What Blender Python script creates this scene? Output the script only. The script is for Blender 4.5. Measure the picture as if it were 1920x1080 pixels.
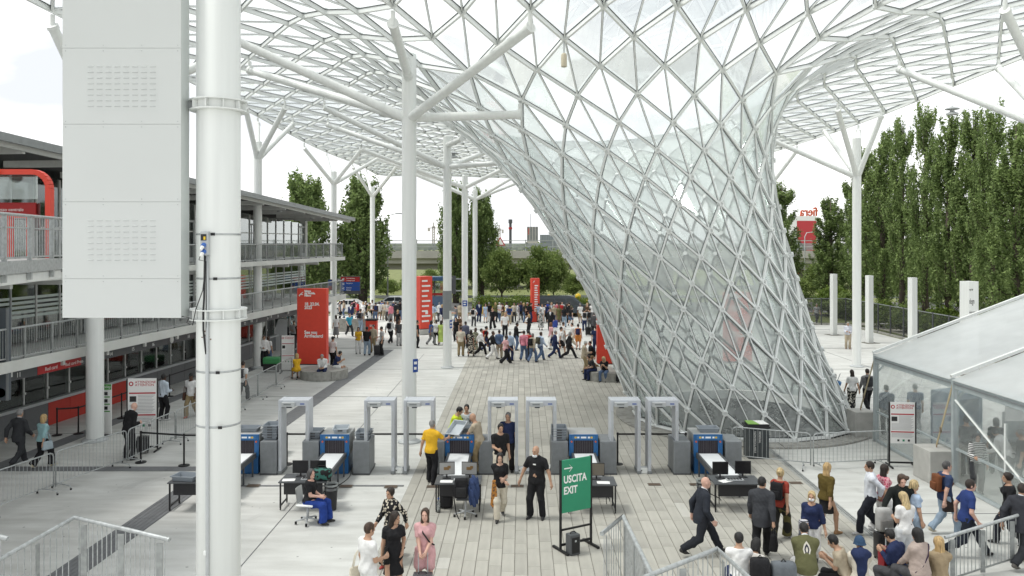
import bpy, bmesh, math, random
import numpy as np
from mathutils import Vector, Matrix
R = math.radians
random.seed(7); rng = np.random.default_rng(11)
for o in list(bpy.data.objects): bpy.data.objects.remove(o)
scene = bpy.context.scene
COL = scene.collection

# ------------------------------------------------------------------ camera
F, CXP, HY, EYE = 1500.0, 960.0, 454.0, 7.0
cd = bpy.data.cameras.new('camera'); cam = bpy.data.objects.new('camera', cd); COL.objects.link(cam)
cd.sensor_width = 36.0; cd.lens = F/1920*36; cd.shift_y = -(540-HY)/1920.0
cd.clip_start = 0.1; cd.clip_end = 5000
cam.location = (0, 0, EYE); cam.rotation_euler = (R(90), 0, 0)
scene.camera = cam
# ------------------------------------------------------------------ sky (bright overcast)
w = bpy.data.worlds.new('World'); scene.world = w; w.use_nodes = True
nt = w.node_tree; nt.nodes.clear()
SUN_EL, SUN_ROT = 60, 268
out = nt.nodes.new('ShaderNodeOutputWorld'); bg = nt.nodes.new('ShaderNodeBackground')
sky = nt.nodes.new('ShaderNodeTexSky'); sky.sky_type = 'NISHITA'; sky.sun_disc = False
sky.sun_elevation = R(SUN_EL); sky.sun_rotation = R(SUN_ROT); sky.dust_density = 4
tc = nt.nodes.new('ShaderNodeTexCoord'); mp = nt.nodes.new('ShaderNodeMapping')
mp.inputs['Scale'].default_value = (1.6, 1.6, 4.0)
nz = nt.nodes.new('ShaderNodeTexNoise'); nz.inputs['Scale'].default_value = 2.2; nz.inputs['Detail'].default_value = 6
nz.inputs['Roughness'].default_value = .5
rp = nt.nodes.new('ShaderNodeValToRGB')
rp.color_ramp.elements[0].position = .37; rp.color_ramp.elements[0].color = (.575, .595, .63, 1)
rp.color_ramp.elements[1].position = .60; rp.color_ramp.elements[1].color = (1, 1, 1, 1)
sc_ = nt.nodes.new('ShaderNodeVectorMath'); sc_.operation = 'SCALE'; sc_.inputs['Scale'].default_value = 9.3
mx = nt.nodes.new('ShaderNodeMix'); mx.data_type = 'RGBA'; mx.inputs[0].default_value = .93
L = nt.links.new
L(tc.outputs['Generated'], mp.inputs['Vector']); L(mp.outputs[0], nz.inputs['Vector']); L(nz.outputs[0], rp.inputs[0])
L(rp.outputs[0], sc_.inputs[0]); L(sky.outputs[0], mx.inputs[6]); L(sc_.outputs[0], mx.inputs[7])
L(mx.outputs[2], bg.inputs[0]); bg.inputs[1].default_value = .1; L(bg.outputs[0], out.inputs[0])
# ------------------------------------------------------------------ sun, exposure
sl = bpy.data.lights.new('sun', 'SUN'); sl.energy = 1.9; sl.angle = R(14); sl.color = (1, .97, .92)
so = bpy.data.objects.new('sun', sl); COL.objects.link(so)
_a = R(SUN_ROT); _e = R(SUN_EL)
_d = Vector((math.sin(_a)*math.cos(_e), math.cos(_a)*math.cos(_e), math.sin(_e)))
so.rotation_euler = _d.to_track_quat('Z', 'Y').to_euler(); so.location = _d*80
scene.view_settings.view_transform = 'Standard'; scene.view_settings.look = 'None'
scene.view_settings.gamma = 1; scene.view_settings.use_curve_mapping = False
scene.view_settings.exposure = 0.84
cy = scene.cycles
cy.max_bounces = 8; cy.diffuse_bounces = 3; cy.glossy_bounces = 3; cy.transmission_bounces = 4
cy.transparent_max_bounces = 32; cy.caustics_reflective = False; cy.caustics_refractive = False
cy.use_denoising = True; cy.sample_clamp_indirect = 8

# ------------------------------------------------------------------ helpers
def gp(px, py, z=0.0):
    d = (EYE-z)*F/(py-HY); return Vector(((px-CXP)*d/F, d, z))
def at(px, py, d):
    return Vector(((px-CXP)*d/F, d, EYE-(py-HY)*d/F))
def tag(o, label=None, cat=None, group=None, kind=None):
    if label: o['label'] = label
    if cat: o['category'] = cat
    if group: o['group'] = group
    if kind: o['kind'] = kind
    return o
def thing(name, label, cat, loc=(0, 0, 0), rz=0.0, group=None):
    o = bpy.data.objects.new(name, None); COL.objects.link(o)
    o.location = loc; o.rotation_euler = (0, 0, rz); o.empty_display_size = .3
    return tag(o, label, cat, group)
def link(name, me, parent=None, mat=None):
    o = bpy.data.objects.new(name, me); COL.objects.link(o)
    if parent is not None: o.parent = parent
    if mat is not None and len(me.materials):
        o.material_slots[0].link = 'OBJECT'; o.material_slots[0].material = mat
    return o
def copy_tree(o, parent=None):
    c = o.copy(); COL.objects.link(c)
    if parent is not None: c.parent = parent
    for ch in list(o.children): copy_tree(ch, c)
    return c
# ------------------------------------------------------------------ materials
MC = {}
def mat(name, col, rough=.6, metal=0.0, var=.08, vscale=6.0, bump=0.0, bscale=40.0, spec=.4, rnd=0.0, coat=0.0):
    if name in MC: return MC[name]
    m = bpy.data.materials.new(name); m.use_nodes = True; n = m.node_tree.nodes; l = m.node_tree.links.new
    b = n['Principled BSDF']; b.inputs['Roughness'].default_value = rough; b.inputs['Metallic'].default_value = metal
    b.inputs['Specular IOR Level'].default_value = spec
    if coat: b.inputs['Coat Weight'].default_value = coat
    if var or rnd:
        t = n.new('ShaderNodeTexCoord')
        x = n.new('ShaderNodeTexNoise'); x.inputs['Scale'].default_value = vscale; x.inputs['Detail'].default_value = 5
        l(t.outputs['Object'], x.inputs['Vector'])
        mr = n.new('ShaderNodeMapRange'); mr.inputs[1].default_value = .25; mr.inputs[2].default_value = .75
        mr.inputs[3].default_value = 1-var; mr.inputs[4].default_value = 1+var
        l(x.outputs[0], mr.inputs[0]); v = mr.outputs[0]
        if rnd:
            g = n.new('ShaderNodeNewGeometry'); oi = n.new('ShaderNodeObjectInfo')
            ad = n.new('ShaderNodeMath'); ad.operation = 'ADD'; l(g.outputs['Random Per Island'], ad.inputs[0]); l(oi.outputs['Random'], ad.inputs[1])
            fr = n.new('ShaderNodeMath'); fr.operation = 'FRACT'; l(ad.outputs[0], fr.inputs[0])
            m2 = n.new('ShaderNodeMapRange'); m2.inputs[3].default_value = 1-rnd; m2.inputs[4].default_value = 1+rnd
            l(fr.outputs[0], m2.inputs[0])
            mu = n.new('ShaderNodeMath'); mu.operation = 'MULTIPLY'; l(v, mu.inputs[0]); l(m2.outputs[0], mu.inputs[1]); v = mu.outputs[0]
        s = n.new('ShaderNodeVectorMath'); s.operation = 'SCALE'; s.inputs[0].default_value = col[:3]
        l(v, s.inputs['Scale']); l(s.outputs[0], b.inputs['Base Color'])
    else:
        b.inputs['Base Color'].default_value = (*col[:3], 1)
    if bump:
        t = n.new('ShaderNodeTexCoord'); y = n.new('ShaderNodeTexNoise'); y.inputs['Scale'].default_value = bscale; y.inputs['Detail'].default_value = 4
        l(t.outputs['Object'], y.inputs['Vector']); bp = n.new('ShaderNodeBump'); bp.inputs['Strength'].default_value = bump
        bp.inputs['Distance'].default_value = .02; l(y.outputs[0], bp.inputs['Height']); l(bp.outputs[0], b.inputs['Normal'])
    MC[name] = m; return m
def glassmat(name, tint=(.9, .95, .93), haze=.1, hcol=(.8, .86, .84), refl=1.0, dirt=0.0, rough=.02, tl=.6):
    m = bpy.data.materials.new(name); m.use_nodes = True; n = m.node_tree.nodes; l = m.node_tree.links.new; n.clear()
    o = n.new('ShaderNodeOutputMaterial'); tr = n.new('ShaderNodeBsdfTransparent'); tr.inputs[0].default_value = (*tint, 1)
    d1 = n.new('ShaderNodeBsdfDiffuse'); d1.inputs[0].default_value = (*hcol, 1); d2 = n.new('ShaderNodeBsdfTranslucent'); d2.inputs[0].default_value = (*hcol, 1)
    df = n.new('ShaderNodeMixShader'); df.inputs[0].default_value = tl; l(d1.outputs[0], df.inputs[1]); l(d2.outputs[0], df.inputs[2])
    gl = n.new('ShaderNodeBsdfGlossy'); gl.inputs['Roughness'].default_value = rough; gl.inputs[0].default_value = (.95, 1, .98, 1)
    m1 = n.new('ShaderNodeMixShader'); m2 = n.new('ShaderNodeMixShader'); lw = n.new('ShaderNodeFresnel'); lw.inputs[0].default_value = 1.45
    mu = n.new('ShaderNodeMath'); mu.operation = 'MULTIPLY'; mu.inputs[1].default_value = refl; mu.use_clamp = True
    m1.inputs[0].default_value = haze
    if dirt:
        t = n.new('ShaderNodeTexCoord'); x = n.new('ShaderNodeTexNoise'); x.inputs['Scale'].default_value = 1.3; x.inputs['Detail'].default_value = 6
        l(t.outputs['Object'], x.inputs['Vector']); mr = n.new('ShaderNodeMapRange'); mr.inputs[1].default_value = .3; mr.inputs[2].default_value = .7
        mr.inputs[3].default_value = max(0, haze-dirt); mr.inputs[4].default_value = haze+dirt; l(x.outputs[0], mr.inputs[0])
        g = n.new('ShaderNodeNewGeometry'); a = n.new('ShaderNodeMath'); a.operation = 'MULTIPLY_ADD'; a.inputs[1].default_value = dirt*1.2
        l(g.outputs['Random Per Island'], a.inputs[0]); l(mr.outputs[0], a.inputs[2]); l(a.outputs[0], m1.inputs[0])
    l(tr.outputs[0], m1.inputs[1]); l(df.outputs[0], m1.inputs[2]); l(lw.outputs[0], mu.inputs[0]); l(mu.outputs[0], m2.inputs[0])
    l(m1.outputs[0], m2.inputs[1]); l(gl.outputs[0], m2.inputs[2]); l(m2.outputs[0], o.inputs[0])
    MC[name] = m; return m
WHITE = mat('white_paint', (.76, .78, .76), .38, var=.055, vscale=3)
STEELW = mat('white_steel', (.82, .845, .83), .4, var=.05, vscale=.7)
PANELW = mat('pale_panel', (.60, .62, .61), .45, var=.02, vscale=.8)
GASKET = mat('gasket', (.07, .08, .08), .6, var=0)
GALV = mat('galvanised', (.40, .42, .42), .42, .3, var=.25, vscale=14)
GALVD = mat('galvanised_dull', (.33, .345, .34), .55, .3, var=.22, vscale=10)
BLACK = mat('black_metal', (.018, .018, .019), .45, .2, var=.1)
BLACKP = mat('black_plastic', (.022, .022, .024), .55, var=.1)
DGREY = mat('dark_grey', (.075, .08, .085), .5, var=.1)
MGREY = mat('mid_grey', (.22, .235, .24), .5, var=.06)
LGREY = mat('light_grey', (.45, .47, .475), .45, var=.05)
CONC = mat('concrete', (.44, .435, .41), .85, var=.14, vscale=3, bump=.3, bscale=60)
CONCD = mat('aged_concrete', (.33, .325, .30), .9, var=.25, vscale=5, bump=.5, bscale=40)
RED = mat('red_paint', (.68, .065, .038), .45, var=.04)
REDD = mat('deep_red', (.35, .02, .02), .5, var=.05)
BLUE = mat('sign_blue', (.02, .07, .30), .5, var=.03)
MBLUE = mat('machine_blue', (.02, .115, .30), .4, var=.06)
GREEN = mat('sign_green', (.03, .26, .14), .5, var=.04)
YELL = mat('yellow', (.75, .50, .03), .5, var=.06)
ORANGE = mat('orange_plastic', (.7, .12, .01), .4, var=0)
WPRINT = mat('white_print', (.82, .82, .80), .6, var=0)
BPRINT = mat('black_print', (.03, .03, .03), .6, var=0)
RPRINT = mat('red_print', (.45, .03, .04), .6, var=0)
RUBBER = mat('rubber', (.015, .015, .015), .8, var=.1)
SCREEN = mat('screen_dark', (.012, .012, .014), .2, var=0)
BELTW = mat('belt_white', (.72, .74, .75), .5, var=.04)
def streak(m, sc=(2.5, 2.5, .12)):     # stretch a material's mottling into faint vertical rain streaks
    for nd_ in list(m.node_tree.nodes):
        if nd_.type == 'TEX_NOISE' and nd_.inputs['Vector'].links:
            mp_ = m.node_tree.nodes.new('ShaderNodeMapping'); mp_.inputs['Scale'].default_value = sc; src = nd_.inputs['Vector'].links[0].from_socket
            m.node_tree.links.new(src, mp_.inputs[0]); m.node_tree.links.new(mp_.outputs[0], nd_.inputs['Vector'])
streak(WHITE)
# ------------------------------------------------------------------ mesh builder
class MB:
    def __init__(s): s.v = []; s.f = []; s.m = []
    def add(s, vs, fs, mi=0):
        b = len(s.v); s.v += [tuple(p) for p in vs]; s.f += [tuple(b+i for i in f) for f in fs]; s.m += [mi]*len(fs); return s
    def box(s, c, d, rz=0.0, mi=0, ry=0.0, rx=0.0):
        M = Matrix.Translation(c) @ Matrix.Rotation(rz, 4, 'Z') @ Matrix.Rotation(ry, 4, 'Y') @ Matrix.Rotation(rx, 4, 'X')
        hx, hy, hz = d[0]/2, d[1]/2, d[2]/2
        vs = [M @ Vector((x*hx, y*hy, z*hz)) for z in (-1, 1) for y in (-1, 1) for x in (-1, 1)]
        return s.add(vs, [(0, 2, 3, 1), (4, 5, 7, 6), (0, 1, 5, 4), (2, 6, 7, 3), (0, 4, 6, 2), (1, 3, 7, 5)], mi)
    def bb(s, a, b, mi=0):
        return s.box([(p+q)/2 for p, q in zip(a, b)], [abs(q-p) for p, q in zip(a, b)], 0, mi)
    def cbox(s, c, d, ch=.01, rz=0.0, mi=0):   # box with chamfered edges
        bm = bmesh.new(); bmesh.ops.create_cube(bm, size=1)
        for v in bm.verts: v.co = Vector((v.co.x*d[0], v.co.y*d[1], v.co.z*d[2]))
        bmesh.ops.bevel(bm, geom=bm.edges[:], offset=ch, segments=2, affect='EDGES', profile=.6)
        M = Matrix.Translation(c) @ Matrix.Rotation(rz, 4, 'Z'); bm.verts.index_update()
        s.add([M @ v.co for v in bm.verts], [[v.index for v in f.verts] for f in bm.faces], mi); bm.free(); return s
    def beam(s, a, b, w, h, up=(0, 0, 1), mi=0):
        a = Vector(a); b = Vector(b); d = (b-a).normalized(); up = Vector(up)
        sd = d.cross(up)
        if sd.length < 1e-4: sd = d.cross(Vector((1, 0, 0)))
        sd.normalize(); u = sd.cross(d).normalized()
        vs = [p + sd*(x*w/2) + u*(z*h/2) for p in (a, b) for z in (-1, 1) for x in (-1, 1)]
        return s.add(vs, [(0, 1, 3, 2), (4, 6, 7, 5), (0, 4, 5, 1), (2, 3, 7, 6), (0, 2, 6, 4), (1, 5, 7, 3)], mi)
    def tube(s, pts, r, n=8, mi=0, cap=True):
        pts = [Vector(p) for p in pts]; rs = r if isinstance(r, (list, tuple)) else [r]*len(pts)
        vs = []; ref = None
        for i, p in enumerate(pts):
            t = (pts[min(i+1, len(pts)-1)]-pts[max(i-1, 0)]).normalized()
            if ref is None:
                ref = Vector((0, 0, 1)) if abs(t.z) < .9 else Vector((1, 0, 0))
            u = t.cross(ref).normalized(); ref = u.cross(t).normalized()
            for k in range(n):
                a = 2*math.pi*k/n; vs.append(p+(u*math.cos(a)+ref*math.sin(a))*rs[i])
        fs = []
        for i in range(len(pts)-1):
            for k in range(n):
                fs.append((i*n+k, i*n+(k+1) % n, (i+1)*n+(k+1) % n, (i+1)*n+k))
        if cap: fs += [tuple(range(n-1, -1, -1)), tuple((len(pts)-1)*n+k for k in range(n))]
        return s.add(vs, fs, mi)
    def lathe(s, prof, n=24, c=(0, 0, 0), mi=0, a0=0.0):
        vs = []
        for (r, z) in prof:
            for k in range(n):
                a = a0+2*math.pi*k/n; vs.append((c[0]+r*math.cos(a), c[1]+r*math.sin(a), c[2]+z))
        m = len(prof); fs = [(i*n+k, i*n+(k+1) % n, (i+1)*n+(k+1) % n, (i+1)*n+k) for i in range(m-1) for k in range(n)]
        if prof[0][0] > 1e-5: fs.append(tuple(range(n-1, -1, -1)))
        if prof[-1][0] > 1e-5: fs.append(tuple((m-1)*n+k for k in range(n)))
        return s.add(vs, fs, mi)
    def prism(s, poly, z0, z1, mi=0, M=None):   # polygon (x,y) extruded in z, optional matrix
        n = len(poly); vs = [Vector((x, y, z0)) for x, y in poly]+[Vector((x, y, z1)) for x, y in poly]
        if M is not None: vs = [M @ v for v in vs]
        return s.add(vs, [tuple(range(n-1, -1, -1)), tuple(range(n, 2*n))]+[(i, (i+1) % n, n+(i+1) % n, n+i) for i in range(n)], mi)
    def mesh(s, name, mats=(), smooth=False):
        me = bpy.data.meshes.new(name); me.from_pydata(s.v, [], s.f)
        for m in (mats if isinstance(mats, (list, tuple)) else [mats]): me.materials.append(m)
        if any(s.m): me.polygons.foreach_set('material_index', s.m)
        if smooth is True: me.polygons.foreach_set('use_smooth', [True]*len(s.f))
        elif smooth:
            me.polygons.foreach_set('use_smooth', [True]*len(s.f))
            try: me.set_sharp_from_angle(angle=R(smooth))
            except Exception: pass
        me.update(); return me
    def build(s, name, mats, parent=None, smooth=False):
        o = bpy.data.objects.new(name, s.mesh(name, mats, smooth)); COL.objects.link(o)
        if parent is not None: o.parent = parent
        return o
def textobj(name, body, size, loc, rot, m, parent=None, align='LEFT', bold=0.0, sx=1.0, space=1.0, thick=.0015, fit=None):
    c = bpy.data.curves.new(name, 'FONT'); c.body = body; c.size = size; c.align_x = align; c.extrude = thick
    c.offset = bold; c.space_line = space; c.resolution_u = 3; c.fill_mode = 'BOTH'; c.materials.append(m)
    tmp = bpy.data.objects.new(name, c); COL.objects.link(tmp); bpy.context.view_layer.update()
    me = bpy.data.meshes.new_from_object(tmp.evaluated_get(bpy.context.evaluated_depsgraph_get())); me.name = name
    bpy.data.objects.remove(tmp); bpy.data.curves.remove(c)
    o = bpy.data.objects.new(name, me); COL.objects.link(o); o.location = loc; o.rotation_euler = rot; o.scale = (sx, 1, 1)
    if fit: o.scale = (fit/max(1e-4, max(v.co.x for v in me.vertices)-min(v.co.x for v in me.vertices)), 1, 1)
    if parent is not None: o.parent = parent
    return o
# ================================================================== SETTING
def nodemat(name):
    m = bpy.data.materials.new(name); m.use_nodes = True; MC[name] = m
    return m, m.node_tree.nodes, m.node_tree.links.new, m.node_tree.nodes['Principled BSDF']
def plaza_mat():
    m, n, l, b = nodemat('plaza_concrete'); b.inputs['Roughness'].default_value = .75
    t = n.new('ShaderNodeTexCoord')
    a = n.new('ShaderNodeTexNoise'); a.inputs['Scale'].default_value = .22; a.inputs['Detail'].default_value = 8; a.inputs['Roughness'].default_value = .62
    mp = n.new('ShaderNodeMapping'); mp.inputs['Scale'].default_value = (.5, 2.2, 1); mp.inputs['Rotation'].default_value = (0, 0, R(12))
    a2 = n.new('ShaderNodeTexNoise'); a2.inputs['Scale'].default_value = 1.3; a2.inputs['Detail'].default_value = 5
    v = n.new('ShaderNodeTexVoronoi'); v.inputs['Scale'].default_value = 2.1
    sp = n.new('ShaderNodeMapRange'); sp.inputs[1].default_value = .04; sp.inputs[2].default_value = .075; sp.inputs[3].default_value = .45; sp.inputs[4].default_value = 1
    g = n.new('ShaderNodeTexNoise'); g.inputs['Scale'].default_value = 45; g.inputs['Detail'].default_value = 3
    for x in (a, g, v): l(t.outputs['Object'], x.inputs['Vector'])
    l(t.outputs['Object'], mp.inputs[0]); l(mp.outputs[0], a2.inputs['Vector']); l(v.outputs['Distance'], sp.inputs[0])
    ad = n.new('ShaderNodeMath'); ad.operation = 'ADD'; l(a.outputs[0], ad.inputs[0]); l(a2.outputs[0], ad.inputs[1])
    r = n.new('ShaderNodeValToRGB'); r.color_ramp.elements[0].position = .36; r.color_ramp.elements[0].color = (.44, .44, .415, 1)
    r.color_ramp.elements[1].position = .62; r.color_ramp.elements[1].color = (.60, .605, .58, 1)
    hf = n.new('ShaderNodeMath'); hf.operation = 'MULTIPLY'; hf.inputs[1].default_value = .5; l(ad.outputs[0], hf.inputs[0]); l(hf.outputs[0], r.inputs[0])
    gr = n.new('ShaderNodeMapRange'); gr.inputs[3].default_value = .93; gr.inputs[4].default_value = 1.07; l(g.outputs[0], gr.inputs[0])
    mu = n.new('ShaderNodeMath'); mu.operation = 'MULTIPLY'; l(sp.outputs[0], mu.inputs[0]); l(gr.outputs[0], mu.inputs[1])
    s = n.new('ShaderNodeVectorMath'); s.operation = 'SCALE'; l(r.outputs[0], s.inputs[0]); l(mu.outputs[0], s.inputs['Scale']); l(s.outputs[0], b.inputs['Base Color'])
    return m
PLAZA = plaza_mat()
def stain(m, sc, lo, amt):     # irregular darker patches, like dried spills and traffic film
    n, l = m.node_tree.nodes, m.node_tree.links.new; b = n['Principled BSDF']; src = b.inputs['Base Color'].links[0].from_socket
    t = n.new('ShaderNodeTexCoord'); a = n.new('ShaderNodeTexNoise'); a.inputs['Scale'].default_value = sc; a.inputs['Detail'].default_value = 9; a.inputs['Roughness'].default_value = .7; a.inputs['Distortion'].default_value = .8
    l(t.outputs['Object'], a.inputs['Vector']); r = n.new('ShaderNodeMapRange'); r.inputs[1].default_value = lo; r.inputs[2].default_value = lo+.12; r.inputs[3].default_value = 1; r.inputs[4].default_value = amt; l(a.outputs[0], r.inputs[0])
    v = n.new('ShaderNodeVectorMath'); v.operation = 'SCALE'; l(src, v.inputs[0]); l(r.outputs[0], v.inputs['Scale']); l(v.outputs[0], b.inputs['Base Color'])
stain(PLAZA, .55, .56, .84)
SLAB = mat('paving_slab', (.405, .393, .35), .8, var=.15, vscale=1.1, bump=.25, bscale=70, rnd=.095)
SLABL = mat('paving_slab_pale', (.47, .46, .42), .8, var=.08, vscale=2.2)
JOINT = mat('joint_dark', (.16, .155, .135), .9, var=.2)
STRIPE = mat('dark_stone', (.155, .16, .165), .7, var=.14, vscale=5, rnd=.06)
ASPH = mat('asphalt', (.10, .10, .10), .9, var=.2, vscale=1.2)
GRASS = mat('dry_grass', (.13, .15, .05), .95, var=.4, vscale=.8)
def sheet(name, pts, z, m, kind='structure'):
    return tag(MB().add([(x, y, z) for x, y in pts], [tuple(range(len(pts)))]).build(name, m), kind=kind)
sheet('ground', [(-2500, -600), (2500, -600), (2500, 3500), (-2500, 3500)], 0, GRASS)
sheet('plaza', [(-120, -160), (120, -160), (120, 20), (28.0, 20), (28.0, 67.4), (22, 76), (-45, 76), (-120, 20)], .006, PLAZA)
sheet('road', [(-260, 79.5), (260, 79.5), (260, 93), (-260, 93)], .006, ASPH)
sheet('path', [(29.5, 30), (36, 30), (36, 66), (29.5, 70)], .006, mat('gravel_path', (.36, .34, .29), .95, var=.15))
# kerb between plaza and road
kb = bpy.data.objects.new('kerb', None); COL.objects.link(kb); tag(kb, kind='structure')
_k = MB().cbox((0, 0, .06), (1.96, .25, .13), .015).mesh('kerb_stone', CONC)
for i in range(36):
    o = link('kerb_stone', _k, kb); o.location = (-35+i*2.0, 76.3, 0)
# painted road edge lines
sheet('road_marking', [(-260, 80.4), (260, 80.4), (260, 80.55), (-260, 80.55)], .010, WPRINT)
sheet('road_marking', [(-260, 86.2), (260, 86.2), (260, 86.35), (-260, 86.35)], .010, WPRINT)
# ---- slab paving
pv = bpy.data.objects.new('pavement', None); COL.objects.link(pv); tag(pv, kind='structure')
PT = math.atan(.012); pv.location = (-3.25, 0, 0); pv.rotation_euler = (0, 0, -PT)
NS, SWD = 41, 11.55/41
MB().add([(0, 11, .009), (11.55, 11, .009), (11.55, 52.2, .009), (0, 52.2, .009)], [(0, 1, 2, 3)]).build('paving_bed', JOINT, pv)
def slabmesh():
    h = .0; c = .018
    return MB().add([(-.5, -.5, 0), (.5, -.5, 0), (.5, .5, 0), (-.5, .5, 0), (-.47, -.488, 1), (.47, -.488, 1), (.47, .488, 1), (-.47, .488, 1)],
                    [(4, 5, 6, 7), (0, 1, 5, 4), (1, 2, 6, 5), (2, 3, 7, 6), (3, 0, 4, 7)])
_sm = slabmesh().mesh('paving_slab', SLAB); _sml = slabmesh().mesh('paving_slab_pale', SLABL)
VC = Vector((9.2, 32.0)); VR = 4.15
slabs = []
for i in range(NS):
    y = 11.0 + rng.uniform(0, .8)
    while y < 52:
        ln = rng.choice([.62, .82, .98, 1.12, .9]); x = (i+.5)*SWD
        wx = -3.25 + x + .012*y; yc = y+ln/2
        if (Vector((wx, yc))-VC).length > 4.7: slabs.append((x, yc, ln))
        y += ln
slabs.sort(key=lambda s: (s[1] < 16.6, s[1]))
stf = MB()
for k, (x, y, ln) in enumerate(slabs):
    hz = .010 + rng.uniform(0, .0025)
    if k < 300:
        o = link('paving_slab', _sml if rng.random() < .035 else _sm, pv)
        o.location = (x, y, .0095); o.scale = (SWD-.010, ln-.010, hz)
    else:
        t = slabmesh(); stf.add([(x+a*(SWD-.010), y+b*(ln-.010), .0095+c*hz) for a, b, c in t.v], t.f)
tag(stf.build('paving_slabs', SLAB, pv), kind='stuff')
# ---- stripes of dark stone with grooves
def stripe(p0, p1, wd, name='stone_band', grooves=0, step=1.2):
    p0 = Vector((*p0, 0)); p1 = Vector((*p1, 0)); d = (p1-p0); L_ = d.length; d.normalize(); n_ = Vector((d.y, -d.x, 0))
    root = bpy.data.objects.new(name, None); COL.objects.link(root); tag(root, kind='structure')
    root.location = p0; root.rotation_euler = (0, 0, math.atan2(d.y, d.x))
    nn = max(1, int(L_/step)); st = L_/nn
    for i in range(nn):
        b = MB(); x0, x1 = i*st+.004, (i+1)*st-.004
        if grooves:
            gw = wd/grooves
            b.bb((x0, -wd/2, .008), (x1, wd/2, .013))
            for g in range(grooves):
                yy = -wd/2+(g+.5)*gw; b.bb((x0, yy-gw*.32, .0131), (x1, yy+gw*.32, .021))
        else: b.bb((x0, -wd/2, .008), (x1, wd/2, .015))
        b.build('stone', STRIPE, root)
    return root
stripe((-9.5, 13), (-8.88, 31), .72, grooves=6)
stripe((-8.88, 31.05), (-8.04, 52), .72)
stripe((-26, 24.66), (-9.35, 24.66), .5)
stripe((-16.6, 16), (-16.02, 24.4), .62); stripe((-15.98, 24.95), (-13.4, 56), .62)
stripe((-24, 52.75), (24, 52.75), .16, 'joint_strip', step=4); stripe((-24, 64), (26, 64), .16, 'joint_strip', step=4)
stripe((-8.6, 22.95), (-3.1, 22.95), .13, 'joint_strip', step=2)
# slot drain on the right of the slabs
dr = bpy.data.objects.new('drain', None); COL.objects.link(dr); tag(dr, kind='structure'); dr.location = (8.5, 14, 0); dr.rotation_euler = (0, 0, -PT)
for i in range(13):
    b = MB().bb((-.12, i+.005, .008), (.12, i+.995, .012))
    for k in range(4): b.bb((-.105+k*.058, i+.01, .0121), (-.07+k*.058, i+.99, .024), mi=1)
    b.build('drain_grate', [JOINT, GALVD], dr)
_g = MB().bb((-.19, -.12, 0), (.19, .12, .004))
for k in range(7): _g.bb((-.17, -.105+k*.032, .0041), (.17, -.09+k*.032, .012), mi=1)
_gm = _g.mesh('floor_drain', [JOINT, mat('rust_grate', (.17, .13, .10), .7, var=.2)])
for i, (px, py, lab) in enumerate([(475, 912, 'small floor drain grate beside the leftmost scanner'), (649, 913, 'small floor drain grate under the empty part of the floor right of the seated woman'),
        (733, 914, 'small floor drain grate in pale concrete just left of the slab paving'), (812, 914, 'small floor drain grate by the feet of the yellow polo guard'),
        (970, 913, 'small floor drain grate between the walking woman and the black clad guard'), (1227, 910, 'small floor drain grate in front of the two right detector gates'),
        (1305, 910, 'small floor drain grate left of the rightmost scanner desk'), (1492, 907, 'small floor drain grate beside the slot drain on the right')]):
    p = gp(px, py); o = link('floor_drain', _gm); o.location = (p.x, p.y, .022); tag(o, lab, 'floor drain', 'drain grates in the plaza floor')
# expansion joints in the pale concrete (fine recessed lines built as dark strips)
for x0, y0, x1, y1 in [(-30, 36.2, -3.0, 36.2), (-30, 29.2, -3.1, 29.2), (-30, 44, -2.9, 44), (9, 44, 27, 44), (13.5, 36, 27, 36), (-5.9, 12, -5.5, 50), (13.2, 14, 13.4, 66), (20, 30, 20, 66), (9, 20.6, 26, 20.6)]:
    stripe((x0, y0), (x1, y1), .02, 'expansion_joint', step=20)

# ================================================================== CANOPY
GLASS = glassmat('canopy_glass', (.98, .992, .988), .05, (.90, .93, .92), .3, dirt=.025)
GLASSV = glassmat('vortex_glass', (.965, .985, .978), .215, (.93, .965, .955), .5, dirt=.10, rough=.05)
CC = Vector((3.6, 33.0)); LA, LB = 1.03, 1.75
RINGT = [(0, 9.2, 4.15), (1.75, 8.35, 4.13), (2.8, 7.9, 4.05), (4.74, 7.25, 4.05), (7.5, 6.0, 4.5), (9.9, 5.0, 5.2), (11.3, 4.3, 6.0), (12.75, 3.6, 7.2)]
def ringp(z):
    for a, b in zip(RINGT, RINGT[1:]):
        if z <= b[0]:
            t = (z-a[0])/(b[0]-a[0]); return a[1]+(b[1]-a[1])*t, a[2]+(b[2]-a[2])*t
    return RINGT[-1][1:]
KT, ZK, BACK = 14, .911, .62
def sst(a, b, x):
    t = min(1, max(0, (x-a)/(b-a))); return t*t*(3-2*t)
def fnode(k, s):
    if k < 0: return None
    z = ZK*k
    cx = 0; rr = 0
    for dz, wt in ((-.6, .25), (0, .5), (.6, .25)):     # smoothed profile
        c_, r_ = ringp(max(0, z+dz)); cx += c_*wt; rr += r_*wt
    if k == 0: cx, rr = RINGT[0][1], RINGT[0][2]
    th = -math.pi/4 + 2*math.pi*s/40
    cyy = 32.0+1.0*sst(8, 13, z); sn = math.sin(th)
    bk = 1+BACK*sst(5.5, 12.75, z)*max(0, sn)
    return Vector((cx+rr*math.cos(th), cyy+rr*sn*bk, z+.12-.9*max(0, sn)*sst(8, 12.75, z)))
def sfrac(i, j):
    r = max(abs(i), abs(j))
    if r == 0: return 0
    if i == r and j < r: f = (j+r)/(2*r)/4
    elif j == r and i > -r: f = .25+(r-i)/(2*r)/4
    elif i == -r and j > -r: f = .5+(r-j)/(2*r)/4
    else: f = .75+(i+r)/(2*r)/4
    return f
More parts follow.
